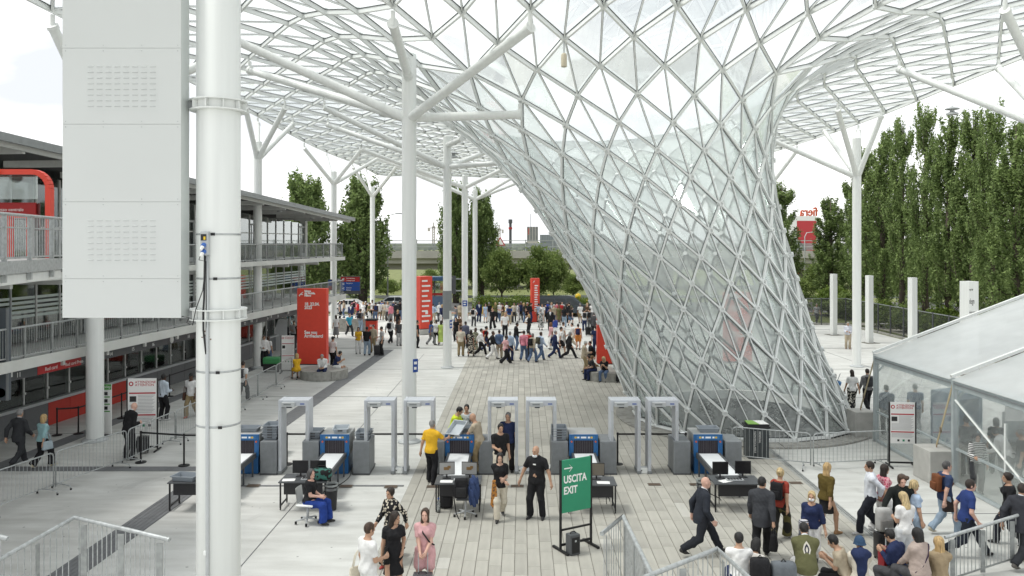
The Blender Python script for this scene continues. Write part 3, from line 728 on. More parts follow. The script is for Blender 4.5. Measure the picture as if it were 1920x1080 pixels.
cb.tube([(-.135, -.30, 6.76), (-.16, -.34, 6.4), (-.24, -.36, 6.16), (-.27, -.38, 5.97), (-.35, -.37, 6.0), (-.33, -.34, 6.06), (-.60, -.2, 6.08)], .006, 6)
cb.build('cables', BLACKP, bc, True).location = (.095, -.02, 0)
MB().tube([(-.035, -.292, 6.83), (-.035, -.292, .2)], .023, 8).build('conduit', LGREY, bc, True)
MB().cbox((-.06, -.285, 3.1), (.045, .05, .055), .01).build('junction_box', WHITE, bc)
for k in range(6): 
    pass
rs = MB()
for k in range(9):
    a = R(-100+rng.uniform(-16, 16)); zz = 5.83+rng.uniform(-.06, .06); rs.box((.2735*math.cos(a), .2735*math.sin(a), zz), (.002, rng.uniform(.008, .03), rng.uniform(.006, .02)), a)
rs.build('rust_spots', mat('rust', (.16, .07, .03), .9, var=.3), bc)
PX0, PX1 = (118-960)*10/1500, (340-960)*10/1500
pn = thing('display_panel', 'large blank pale grey metal panel with louvre slots hung beside the near column', 'panel', ((PX0+PX1)/2, 10.0, 6.053))
pw = PX1-PX0
MB().bb((-pw/2+.003, .012, 0), (pw/2-.003, .255, 5.2)).build('casing', mat('casing_grey', (.60, .635, .62), .5, var=.03), pn)
zs = [0, .49, 1.45, 2.42, 3.37, 4.3, 5.2]
for a, c in zip(zs, zs[1:]): MB().cbox((0, 0, (a+c)/2), (pw, .022, c-a-.003), .0015).build('cover_plate', PANELW, pn)
sl_ = MB().add([(-.036, 0, .004), (.036, 0, .004), (.036, 0, -.004), (-.036, 0, -.004), (-.034, -.010, -.003), (.034, -.010, -.003)], [(0, 1, 5, 4), (4, 5, 2, 3), (0, 4, 3), (1, 2, 5)]).mesh('louvre_slot', PANELW)
SLG = MB().bb((-.036, -.0006, -.0095), (.036, .0006, -.003)).mesh('slot_gap', LGREY)
for zc0 in (122, 410):
    for r_ in range(8):
        for c in range(8):
            x = (171+c*16.6-229)*10/1500; z_ = 7-(zc0+3+r_*10.6-454)*10/1500-6.053
            o = link('louvre_slot', sl_, pn); o.location = (x, -.0112, z_); o2 = link('slot_gap', SLG, o)
sc = MB()
for zz in zs[1:-1]:
    for x in (-.7, -.23, .25, .7):
        for s in (-1, 1): sc.lathe([(.006, 0), (.006, .003), (0, .003)], 8, (0, 0, 0)); n8 = 24; sc.v[-n8:] = [(p[0]+x, -.0111-p[2], p[1]+zz+s*.035) for p in sc.v[-n8:]]
sc.build('screws', GALV, pn)

# ================================================================== STAIR RAILINGS (foreground)
def stair_rail(label, pts, zb, posts, gap=.098, dropz=1.15):
    P = [Vector(p) for p in pts]; t = thing('stair_railing', label, 'railing', P[0])
    o_ = P[0]; b = MB()
    b.tube([p-o_ for p in P], .036, 10); b.build('handrail', GALV, t, 40)
    bb_ = MB(); pk = 0
    for a, c in zip(P, P[1:]):
        L_ = (c-a).length; d = (c-a)/L_; n_ = int(L_/gap)
        b2 = MB().beam(a-o_+Vector((0, 0, -dropz+.06)), c-o_+Vector((0, 0, -dropz+.06)), .014, .04); b2.build('lower_rail', GALVD, t)
        for k in range(1, n_):
            p = a+d*(k*L_/n_)-o_
            if k % posts == 2: MB().box(p+Vector((0, 0, -dropz/2-.06)), (.10 if abs(d.x) > abs(d.y) else .016, .016 if abs(d.x) > abs(d.y) else .10, dropz-.06), math.atan2(d.y, d.x) if False else 0).build('post', GALVD, t)
            else: MB().box(p+Vector((0, 0, -dropz/2)), (.012, .012, dropz-.08)).build('baluster', GALV, t)
    return t
at3 = lambda px, py, d: tuple(at(px, py, d))
stair_rail('galvanised stair railing with a peaked corner at the lower left', [at3(-60, 1082, 11.6), at3(140, 970, 13.0), at3(318, 1012, 12.3)], 0, 8)
stair_rail('short end of a galvanised railing cut by the left edge of the photo', [at3(-90, 985, 12.0), at3(14, 1010, 12.0)], 0, 9)
stair_rail('galvanised stair railing with a sharp corner right of the green exit sign', [at3(1128, 1001, 12.4), at3(1168, 968, 13.0), at3(1228, 1090, 10.9)], 0, 9, .075)
stair_rail('galvanised stair railing with thick handrail in front of the seated white shirt man', [at3(1180, 1094, 10.8), at3(1345, 1029, 11.8), at3(1418, 1096, 10.6)], 0, 8)
stair_rail('galvanised railing with thin balusters at the lower right in front of the walking men', [at3(1772, 1008, 16.6), at3(1945, 955, 17.3)], 0, 8, .10, .95)
# low concrete kerb bench on which people sit at the bottom right
t = thing('concrete_bench', 'long low concrete ledge along the bottom right on which people sit', 'bench', (8.4, 15.05, 0))
for k in range(5): MB().cbox((-3.6+k*1.8, 0, .225), (1.79, .85, .43), .02).build('block', CONC, t)
# ================================================================== BACKGROUND: trees, hedge, viaduct, buildings
def leafmat(name, c1, c2):
    m, n, l, b = nodemat(name); b.inputs['Roughness'].default_value = .6; b.inputs['Specular IOR Level'].default_value = .25
    g = n.new('ShaderNodeNewGeometry'); t = n.new('ShaderNodeTexCoord'); x = n.new('ShaderNodeTexNoise'); x.inputs['Scale'].default_value = .7; x.inputs['Detail'].default_value = 3
    l(t.outputs['Object'], x.inputs['Vector']); a = n.new('ShaderNodeMath'); a.operation = 'MULTIPLY_ADD'; a.inputs[1].default_value = .75; l(g.outputs['Random Per Island'], a.inputs[0])
    mr = n.new('ShaderNodeMapRange'); mr.inputs[1].default_value = .3; mr.inputs[2].default_value = .7; mr.inputs[3].default_value = -.1; mr.inputs[4].default_value = .4; l(x.outputs[0], mr.inputs[0]); l(mr.outputs[0], a.inputs[2])
    r = n.new('ShaderNodeValToRGB'); r.color_ramp.elements[0].color = (*c1, 1); r.color_ramp.elements[1].color = (*c2, 1); l(a.outputs[0], r.inputs[0]); l(r.outputs[0], b.inputs['Base Color'])
    tr = n.new('ShaderNodeBsdfTranslucent'); l(r.outputs[0], tr.inputs[0]); mx = n.new('ShaderNodeMixShader'); mx.inputs[0].default_value = .38
    o = n['Material Output']; l(b.outputs[0], mx.inputs[1]); l(tr.outputs[0], mx.inputs[2]); l(mx.outputs[0], o.inputs[0]); return m
LEAFP = leafmat('poplar_leaf', (.075, .118, .038), (.30, .40, .145)); LEAFR = leafmat('lime_leaf', (.085, .135, .035), (.28, .36, .11)); LEAFH = leafmat('hedge_leaf', (.07, .12, .02), (.22, .30, .06))
BARK = mat('bark', (.085, .07, .055), .95, var=.3, vscale=4, bump=.6, bscale=12)
def leaves(centres, size, g, squash=(1, 1, 1)):
    n = len(centres); a = g.normal(size=(n, 3)); a /= np.linalg.norm(a, axis=1)[:, None]; b = g.normal(size=(n, 3)); b -= a*(a*b).sum(1)[:, None]; b /= np.linalg.norm(b, axis=1)[:, None]
    s = (size*g.uniform(.6, 1.3, n))[:, None]; c = np.cross(a, b)
    V = np.stack([centres-a*s*.9, centres+b*s*.5+c*s*.18, centres+a*s*.9, centres-b*s*.5+c*s*.18], 1).reshape(-1, 3)
    return V
def leafmesh(name, V, m):
    n = len(V)//4; me = bpy.data.meshes.new(name); me.vertices.add(len(V)); me.vertices.foreach_set('co', V.astype(np.float32).ravel())
    me.loops.add(n*4); me.loops.foreach_set('vertex_index', np.arange(n*4, dtype=np.int32)); me.polygons.add(n)
    me.polygons.foreach_set('loop_start', np.arange(0, n*4, 4, dtype=np.int32)); me.polygons.foreach_set('loop_total', np.full(n, 4, np.int32)); me.materials.append(m); me.update(); me.validate(); return me
def poplar(seed, H, W, nb=125, per=165, ls=.125):
    """upright branches, each carrying tight leaf clusters; ragged flame outline"""
    g = np.random.default_rng(seed); C = []; br = MB()
    br.tube([(0, 0, 0), (.05, .02, H*.3), (-.04, .03, H*.6), (0, 0, H*.93)], [W*.085, W*.07, W*.045, .02], 8)
    for q in range(nb):
        zb = H*(.05+.80*g.random()**.9); a = g.uniform(0, 6.283); f = zb/H
        rad = W*.5*(math.sin(math.pi*min(1, (f+.10)/1.12)**.62))**.75*g.uniform(.62, 1.08)
        ln = H*g.uniform(.10, .24)*(1-.5*f); p0 = np.array([0, 0, zb]); tip = np.array([math.cos(a)*rad, math.sin(a)*rad, zb+ln])
        mid = (p0+tip)/2+np.array([math.cos(a)*rad*.28, math.sin(a)*rad*.28, -ln*.1])
        if q % 3 == 0: br.tube([p0, mid, tip], [.05, .03, .01], 5)
        t = g.random(per)**.6; P = (1-t)[:, None]**2*p0+2*((1-t)*t)[:, None]*mid+(t**2)[:, None]*tip
        C.append(P+g.normal(size=(per, 3))*np.array([.26, .26, .55])*W*.105)
    C = np.concatenate(C); return leafmesh('crown', leaves(C, ls, g), LEAFP), br.mesh('trunk', BARK, True)
def roundtree(seed, H, W, base=.2, ncl=70, per=120, ls=.2, m=None):
    g = np.random.default_rng(seed); C = []; br = MB(); br.tube([(0, 0, 0), (.03, 0, H*.3), (0, .05, H*.7)], [.16, .13, .05], 8)
    for q in range(ncl):
        d = g.normal(size=3); d /= np.linalg.norm(d); d[2] = d[2]*.9; r_ = g.uniform(.45, .98)
        f = .5+.5*d[2]; wz = 1.0-.45*max(0, d[2]); c = np.array([d[0]*W*.5*r_*wz, d[1]*W*.5*r_*wz, H*(base+(1-base)*(.5+.5*d[2]*r_))])
        C.append(c+g.normal(size=(per, 3))*W*np.array([.075, .075, .06])); 
        if q % 3 == 0: br.tube([(0, 0, H*base), (c+np.array([0, 0, H*base]))/2, c], [.06, .04, .01], 5)
    C = np.concatenate(C); return leafmesh('crown', leaves(C, ls, g), m or LEAFR), br.mesh('trunk', BARK, True)
POP = [poplar(s, 17.5, w_) for s, w_ in ((1, 3.9), (2, 3.4), (3, 4.3))]; PB = [poplar(9, 15, 6.6, 170, 110, .20), poplar(12, 14, 6.0, 170, 110, .20)]
RT = [roundtree(4, 7, 6), roundtree(5, 7, 5.4), roundtree(6, 7, 6.6)]; BUSH = [roundtree(21, 2.4, 3.2, .05, 46, 110, .13, LEAFR), roundtree(22, 2.2, 3.6, .05, 46, 110, .13, LEAFH)]
def tree(kind, x, y, H, W, label, name='poplar_tree', cat='tree', group=None, rz=None):
    cr, tr, h0, w0 = kind; t = thing(name, label, cat, (x, y, 0), rng.uniform(0, 6.28) if rz is None else rz, group); t.scale = (W/w0, W/w0, H/h0)
    link('crown', cr, t); link('trunk', tr, t); return t
kp = lambda i: (POP[i % 3][0], POP[i % 3][1], 17.5, (3.9, 3.4, 4.3)[i % 3])
kb2 = lambda i: (PB[i % 2][0], PB[i % 2][1], (15, 14)[i % 2], (6.6, 6.0)[i % 2]); kr2 = lambda i: (RT[i % 3][0], RT[i % 3][1], 7, (6, 5.4, 6.6)[i % 3])
kbu = lambda i: (BUSH[i % 2][0], BUSH[i % 2][1], (2.4, 2.2)[i % 2], (3.2, 3.6)[i % 2])
NTH = ['nearest', 'second', 'third', 'fourth', 'fifth', 'sixth', 'seventh', 'eighth', 'ninth', 'tenth', 'eleventh', 'twelfth', 'thirteenth']
i = 0
for px, ytop, d in ((1985, 140, 43), (1905, 205, 48), (1862, 178, 52), (1825, 190, 56), (1778, 200, 58), (1735, 178, 62), (1692, 205, 66), (1655, 232, 70), (1622, 262, 75), (1598, 315, 82)):
    q = at(px, ytop, d); tree(kp(i), q.x, d, q.z, rng.uniform(2.9, 3.7), 'tall poplar behind the right fence, %s from the right edge in its row' % NTH[i].replace('nearest', 'first'), group='poplars behind the right fence'); i += 1
for i, (px, yt, d) in enumerate(((1930, 400, 60), (1830, 390, 70), (1735, 400, 80), (1660, 400, 88))):
    q = at(px, yt, d); tree(kp(i+1), q.x, d, q.z, 4.6, 'poplar of the shaded second row behind the right fence, %s from the right' % NTH[i].replace('nearest', 'first'), group='second row of poplars')
for i, (px, yt, d, W, lab) in enumerate(((1466, 332, 88, 4.6, 'slim poplar just right of the glass funnel, left of the red billboard'), (1557, 362, 84, 4.0, 'full poplar between the red billboard and the lone right column'))):
    q = at(px, yt, d); tree(kp(i), q.x, d, q.z, W, lab)
for i, (px, yt, d, W, lab) in enumerate(((573, 314, 82, 6.2, 'broad poplar whose crown rises behind the pavilion roof'), (680, 326, 84, 6.0, 'dense poplar behind the direction board on the left'),
                                      (855, 328, 92, 4.6, 'tall dark poplar behind the middle columns'), (903, 352, 94, 4.0, 'tall dark poplar just right of the farthest middle columns'))):
    q = at(px, yt, d); tree(kb2(i), q.x, d, q.z, W, lab)
for i, (px, yt, d, W, lab) in enumerate(((941, 462, 88, 4.2, 'round lime tree left of the far red totem'), (1008, 460, 88, 4.4, 'round lime tree right behind the far red totem'), (1038, 470, 92, 3.4, 'paler lime tree near the glass funnel edge'),
                                      (1075, 512, 96, 3.0, 'low lime tree half hidden by the glass funnel'), (770, 512, 98, 3.0, 'pale small tree behind the near white column and bus shelter'), (808, 505, 104, 2.8, 'small tree under the viaduct left of the dark poplars'),
                                      (725, 522, 100, 3.4, 'low pale tree beside the lamp post under the viaduct'), (588, 470, 90, 5.0, 'round tree seen behind the far end of the pavilion'), (1495, 520, 84, 3.6, 'low bushy tree under the red billboard'), (1540, 490, 92, 4.6, 'bushy tree at the foot of the right poplars'))):
    q = at(px, yt, d); tree(kr2(i), q.x, d, q.z, W, lab, 'lime_tree')
# shrubs along the right fence
for i, (px, py, d, W) in enumerate(((1507, 556, 74, 3.4), (1540, 540, 76, 3.8), (1585, 548, 72, 3.2), (1640, 566, 66, 3.0), (1700, 572, 62, 3.0), (1765, 578, 58, 3.2), (1835, 585, 52, 3.0))):
    q = at(px, py, d); tree(kbu(i), max(q.x, 30.5), d, q.z, W, 'leafy shrub behind the right fence, %s from the left' % NTH[i].replace('nearest', 'first'), 'shrub', 'shrub', 'shrubs behind the right fence')
# long clipped hedge by the road
g = np.random.default_rng(77); hx = (at(885, 560, 77.6).x, at(1122, 560, 77.6).x); n = 9000
C = np.stack([g.uniform(hx[0], hx[1], n), 77.9+g.normal(size=n)*.45, g.uniform(.05, 1.65, n)**1.0], -1); C[:, 2] += .12*np.sin(C[:, 0]*1.7)+.1*g.normal(size=n)
t = thing('hedge', 'bright green clipped hedge along the road behind the waiting crowd', 'hedge', (0, 0, 0)); link('foliage', leafmesh('foliage', leaves(C, .11, g), LEAFH), t)
st_ = MB()
for x in np.arange(hx[0]+.3, hx[1], .8): st_.tube([(x, 77.9, 0), (x+.05, 77.9, 1.1)], [.03, .015], 5)
st_.build('stem', BARK, t)
# far wood beyond the viaduct, read as one mass
C = []
for q in range(300):
    x = g.uniform(-330, 330); y = g.uniform(230, 330); s = g.uniform(4, 7)
    C.append(np.array([x, y, s*.42])+g.normal(size=(60, 3))*np.array([s*.6, s*.4, s*.20]))
o = bpy.data.objects.new('far_wood', leafmesh('far_wood', leaves(np.abs(np.concatenate(C))*np.sign(np.concatenate(C)*[1, 1, 0]+[0, 0, 1]), .9, g), leafmat('far_leaf', (.06, .085, .05), (.13, .16, .085)))); COL.objects.link(o); tag(o, kind='stuff')
# ---- viaduct
VD = 118.0
vt = thing('viaduct', 'long grey concrete motorway viaduct crossing the background with noise barrier', 'viaduct', (0, VD, 0))
zt = lambda py: 7-(py-454)*VD/1500
VCON = mat('viaduct_concrete', (.40, .39, .36), .9, var=.15, vscale=.4)
MB().bb((-150, 0, zt(494)), (150, 11, zt(476)), 0).build('deck', VCON, vt); MB().bb((-150, -.6, zt(484)), (150, -.01, zt(470))).build('edge_beam', VCON, vt)
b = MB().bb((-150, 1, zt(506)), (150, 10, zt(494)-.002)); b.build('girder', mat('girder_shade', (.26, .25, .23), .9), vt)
for k in range(13):
    x = -140+k*23.3; MB().bb((x-1.4, 3.5, 0), (x+1.4, 7.5, zt(506)-.01)).build('pier', VCON, vt)
BARR = glassmat('barrier_glass', (.75, .78, .78), .35, (.5, .53, .53), .8)
for k in range(75):
    x = -150+k*4
    MB().bb((x+.08, -.35, zt(469)), (x+3.92, -.28, zt(456))).build('barrier_panel', BARR, vt); MB().bb((x-.07, -.42, zt(470)), (x+.07, -.22, zt(449))).build('barrier_post', GALV, vt)
MB().bb((-150, -.44, zt(463.5)), (150, -.43, zt(462))).bb((-150, -.44, zt(452)), (150, -.43, zt(450.6))).build('rail', GALV, vt)
# guard rails along the near road
for i, (yy, x0, x1) in enumerate(((80.0, -34, -9), (80.0, 9, 60), (93.6, -90, 90))):
    t = thing('guard_rail', ['galvanised guard rail on the left along the near road', 'galvanised guard rail on the right behind the van', 'long galvanised guard rail on the far side of the road'][i], 'guard rail', (0, yy, 0))
    MB().bb((x0, -.05, .45), (x1, 0, .78)).build('rail', GALV, t)
    for x in np.arange(x0, x1+.1, 3.0): MB().bb((x-.05, .001, 0), (x+.05, .08, .80)).build('post', GALVD, t)
# far towers, cranes and chimneys
def tower(px0, px1, pyt, d, cols, label, rows, dark=False):
    a, c = at(px0, pyt, d), at(px1, pyt, d); wd_ = c.x-a.x; h = a.z; t = thing('tower_block', label, 'building', ((a.x+c.x)/2, d, 0))
    m = mat('tower_dark', (.18, .20, .22), .5, var=.1) if dark else mat('tower_pale', (.48, .46, .44), .8, var=.08)
    MB().bb((-wd_/2, 0, 0), (wd_/2, wd_*.8, h)).build('wall', m, t); wn = mat('tower_window', (.10, .12, .14), .2, var=0) if not dark else mat('tower_glass', (.30, .34, .38), .2, var=0)
    z0 = 8.0; wm = MB().bb((-.5, -.5, -.5), (.5, .5, .5)).mesh('window', wn)
    for r_ in range(rows):
        for q in range(cols):
            o = link('window', wm, t); o.location = (-wd_/2+(q+.5)*wd_/cols, -.05, z0+(r_+.6)*(h-z0)/rows); o.scale = (wd_/cols*(.62 if not dark else .8), .3, (h-z0)/rows*.55)
    return t, h
t, h = tower(988, 1009, 425, 520, 4, 'slim pale apartment tower with a mast on the horizon', 12)
MB().tube([(-1.2, 2, h), (-1.2, 2, h+8.5)], .16, 5).build('mast', DGREY, t)
MB().bb((-2.9, -.4, 12), (-2.2, -.31, h-1)).build('red_strip', mat('dusty_red', (.45, .12, .10), .7), t)
tower(1013, 1044, 440, 480, 7, 'low dark glass office block beside the slim tower', 5, True)
tower(536, 566, 420, 300, 5, 'pale apartment tower reflected and seen behind the pavilion', 9)
t = thing('chimney_stack', 'thin dark chimney stack rising above the viaduct', 'chimney', at(957, 454, 300).xy.to_3d()); MB().lathe([(.55, 0), (.5, 14.0), (.75, 14.1), (.75, 15.5), (0, 15.6)], 12).build('shaft', DGREY, t); MB().lathe([(.7, 11.8), (.7, 12.6)], 12).build('band', REDD, t)
def crane(px, py, d, jib, label):
    q = at(px, py, d); t = thing('tower_crane', label, 'crane', (q.x, d, 0)); h = q.z; m = mat('crane_grey', (.5, .47, .45), .7, var=.05)
    b = MB()
    for s in (-.5, .5): b.bb((s-.3, -.3, 0), (s+.3, .3, h))
    for k in range(12): b.beam((-.5, 0, h*k/12), (.5, 0, h*(k+1)/12), .3, .3)
    b.build('mast', m, t); MB().bb((-jib*.35, -.3, h-1.2), (jib, .3, h-.7)).bb((-.3, -.3, h-.6), (.3, .3, h+2)).build('jib', m, t); MB().bb((-jib*.35, -.5, h-2.8), (-jib*.2, .5, h-1.21)).build('counterweight', m, t)
crane(813, 424, 420, 9, 'pale tower crane above the viaduct, left of the dark poplars'); crane(936, 428, 440, -7, 'pale tower crane right of the middle poplars')
# hazard triangle on the viaduct
t = thing('warning_sign', 'red bordered triangular warning sign standing on the viaduct', 'road sign', (at(938, 455, VD-.8).x, VD-.8, zt(480)))
MB().prism([(-.75, 0), (.75, 0), (0, 1.3)], 0, .05, M=Matrix.Translation((0, 0, 1.55)) @ Matrix.Rotation(R(90), 4, 'X')).build('border', RPRINT, t); MB().prism([(-.5, .12), (.5, .12), (0, 1.0)], 0, .02, M=Matrix.Translation((0, -.051, 1.55)) @ Matrix.Rotation(R(90), 4, 'X')).build('face', WPRINT, t)
MB().tube([(0, .04, 0), (0, .04, 1.7)], .05, 6).build('post', GALV, t)
# lamp posts
def lamppost(px, pyb, pyt, d, arm, label):
    q = at(px, pyt, d); t = thing('street_lamp', label, 'street lamp', (q.x, d, 0)); h = q.z
    MB().tube([(0, 0, 0), (0, 0, h*.92), (arm*.15, 0, h*.98), (arm, 0, h)], [.09, .06, .05, .045], 8).build('pole', GALV, t, True); MB().cbox((arm*1.15, 0, h-.03), (.75, .28, .14), .05).build('lamp_head', LGREY, t, True)
lamppost(727, 560, 400, 92, 1.1, 'tall curved street lamp left of the middle column row'); lamppost(1509, 540, 434, 100, 1.6, 'curved street lamp in front of the red billboard')
# red and white billboard block with reversed letters
D_ = 150; a, c = at(1479, 405, D_), at(1531, 462, D_)
t = thing('billboard', 'red and white billboard block with big reversed orange letters on its roof', 'billboard', ((a.x+c.x)/2, D_, 0)); hw = (c.x-a.x)/2
MB().bb((-hw, 0, 0), (-hw*.42, 4, a.z)).build('white_face', WPRINT, t); MB().bb((-hw*.415, 0, 0), (hw, 4, a.z-.9)).build('red_face', mat('billboard_red', (.50, .05, .06), .6, var=.03), t); MB().bb((-hw*.415, 0, a.z-.89), (hw, 4, a.z)).build('white_band', WPRINT, t)
tb = textobj('lettering', 'fiera', 2.3, (hw*1.12, .3, a.z+.05), (R(90), 0, R(180)), mat('letter_orange', (.55, .10, .03), .5, var=0), t, bold=.03, thick=.2); tb.scale = (.82, 1, 1)
o = MB().lathe([(1.9, -.05), (2.25, -.05), (2.25, .05), (1.9, .05), (1.9, -.05)], 28).build('ring_emblem', BPRINT, t); o.matrix_basis = Matrix.Translation((-hw*.6, -.1, zt(454)-2.0)) @ Matrix.Rotation(R(90), 4, 'X')
# ---- right mesh fence
fz = thing('mesh_fence', 'grey see-through mesh fence with steel posts along the right side of the plaza', 'fence', (28.2, 67.6, 0))
MESHM = glassmat('fence_mesh', (.78, .79, .79), .10, (.35, .36, .36), 0.0)
for (x0, y0, x1, y1) in ((0, 0, 0, -32), (-6.2, 0, 0, 0)):
    n = int(math.hypot(x1-x0, y1-y0)/1.9)
    for k in range(n):
        p, q = Vector((x0+(x1-x0)*k/n, y0+(y1-y0)*k/n, 0)), Vector((x0+(x1-x0)*(k+1)/n, y0+(y1-y0)*(k+1)/n, 0))
        d = (q-p).normalized()*.05; b = MB().beam(p+d+Vector((0, 0, 1.15)), q-d+Vector((0, 0, 1.15)), .012, 2.1); b.build('mesh_panel', MESHM, fz)
        MB().bb((p.x-.04, p.y-.04, 0), (p.x+.04, p.y+.04, 2.3)).build('post', DGREY, fz)
        MB().beam(p+d+Vector((0, 0, 2.24)), q-d+Vector((0, 0, 2.24)), .04, .05).build('top_rail', MGREY, fz); MB().beam(p+d+Vector((0, 0, .09)), q-d+Vector((0, 0, .09)), .12, .16).build('kerb', CONCD, fz)
# white pylons
for i, (px, pyt, pyb, lab) in enumerate(((1563, 514, 628, 'slim white square pylon at the far corner of the fence'), (1630, 517, 643, 'slim white square pylon just right of the lone column'), (1711, 521, 668, 'slim white square pylon right behind the tent roof edge'), (1817, 528, 702, 'wider white pylon with sideways black lettering behind the tent roof'))):
    p = gp(px, pyb); h = 7-(pyt-454)*p.y/1500; wd_ = .38 if i < 3 else .62
    t = thing('pylon', lab, 'pylon', (p.x, p.y, 0), R(14), 'white pylons along the right fence'); MB().cbox((0, 0, h/2+.02), (wd_, wd_, h), .012).build('shaft', WHITE, t)
    MB().bb((-wd_*1.3, -wd_*1.3, .007), (wd_*1.3, wd_*1.3, .02)).build('base_plate', JOINT, t)
    if i == 3:
        for tx, dz, sz in (('degn', 1.15, .42), ('+nature', 1.75, .42), ('expo fair', .45, .16)): textobj('lettering', tx, sz, (-wd_/2+.02, -wd_/2-.004, h-dz), (R(90), 0, 0), BPRINT, t, sx=.42)
# ================================================================== PEOPLE (signed distance figures meshed with surface nets)
def surfnet(f, lo, hi, h):
    xs = [np.arange(a, b+h, h, dtype=np.float32) for a, b in zip(lo, hi)]
    G = np.stack(np.meshgrid(*xs, indexing='ij'), -1); sh = G.shape[:3]
    V = f(G.reshape(-1, 3)).reshape(sh).astype(np.float32); S = V < 0
    cs = tuple(n-1 for n in sh); acc = np.zeros(cs+(3,), np.float32); num = np.zeros(cs, np.float32)
    for ax in range(3):
        o1, o2 = [a for a in range(3) if a != ax]
        sl = lambda a, da: tuple(slice(d, n-1+d) if k != ax else slice(a, n-1+a) for k, (n, d) in enumerate(zip(sh, da)))
        for d1 in (0, 1):
            for d2 in (0, 1):
                da = [0, 0, 0]; da[o1] = d1; da[o2] = d2
                A, B = V[sl(0, da)], V[sl(1, da)]; c = (A < 0) != (B < 0)
                t = np.where(c, A/np.where(c, A-B, 1), 0)
                off = np.array(da, np.float32)
                acc[..., o1] += c*off[o1]; acc[..., o2] += c*off[o2]; acc[..., ax] += c*t; num += c
    ok = num > 0
    idx = -np.ones(cs, np.int64); idx[ok] = np.arange(ok.sum())
    ii = np.stack(np.nonzero(ok), -1)
    verts = (ii+acc[ok]/num[ok][:, None])*h+np.array([x[0] for x in xs])
    quads = []
    for ax in range(3):
        o1, o2 = [(1, 2), (2, 0), (0, 1)][ax]
        a = [slice(None)]*3; a[ax] = slice(0, sh[ax]-1); a[o1] = slice(1, sh[o1]-1); a[o2] = slice(1, sh[o2]-1)
        b = list(a); b[ax] = slice(1, sh[ax])
        s0, s1 = S[tuple(a)], S[tuple(b)]
        for sgn, m in ((0, s0 & ~s1), (1, ~s0 & s1)):
            P = np.stack(np.nonzero(m), -1)
            if not len(P): continue
            P[:, o1] += 1; P[:, o2] += 1
            q = []
            for d1, d2 in ((0, 0), (-1, 0), (-1, -1), (0, -1)):
                C = P.copy(); C[:, o1] += d1; C[:, o2] += d2; q.append(idx[C[:, 0], C[:, 1], C[:, 2]])
            q = np.stack(q, -1); quads.append(q[:, ::-1] if sgn else q)
    return verts, (np.concatenate(quads) if quads else np.zeros((0, 4), np.int64))
def rc(p, a, b, r1, r2):      # tapered capsule
    a = np.asarray(a, np.float32); b = np.asarray(b, np.float32); ba = b-a
    t = np.clip((p-a) @ ba/max(1e-9, ba @ ba), 0, 1)
    return np.sqrt(((p-a-t[:, None]*ba)**2).sum(1))-(r1+(r2-r1)*t)
def el(p, c, r, rot=None):
    q = p-np.asarray(c, np.float32)
    if rot is not None: q = q @ rot
    r = np.asarray(r, np.float32); k0 = np.sqrt(((q/r)**2).sum(1)); k1 = np.sqrt(((q/(r*r))**2).sum(1))
    return k0*(k0-1)/np.maximum(k1, 1e-6)
def sm(a, b, k=.03):
    h = np.maximum(k-np.abs(a-b), 0)/k
    return np.minimum(a, b)-h*h*k*.25
def smn(l, k=.03):
    r = l[0]
    for x in l[1:]: r = sm(r, x, k)
    return r
def ik(a, t, l1, l2, pole):
    a, t, pole = Vector(a), Vector(t), Vector(pole); d = t-a; L_ = min(d.length, (l1+l2)*.995); u = d.normalized()
    x = (l1*l1-l2*l2+L_*L_)/(2*L_); y = math.sqrt(max(0, l1*l1-x*x))
    pp = (pole-u*pole.dot(u))
    if pp.length < 1e-4: pp = Vector((0, -1, 0))
    return a+u*x+pp.normalized()*y, a+u*L_
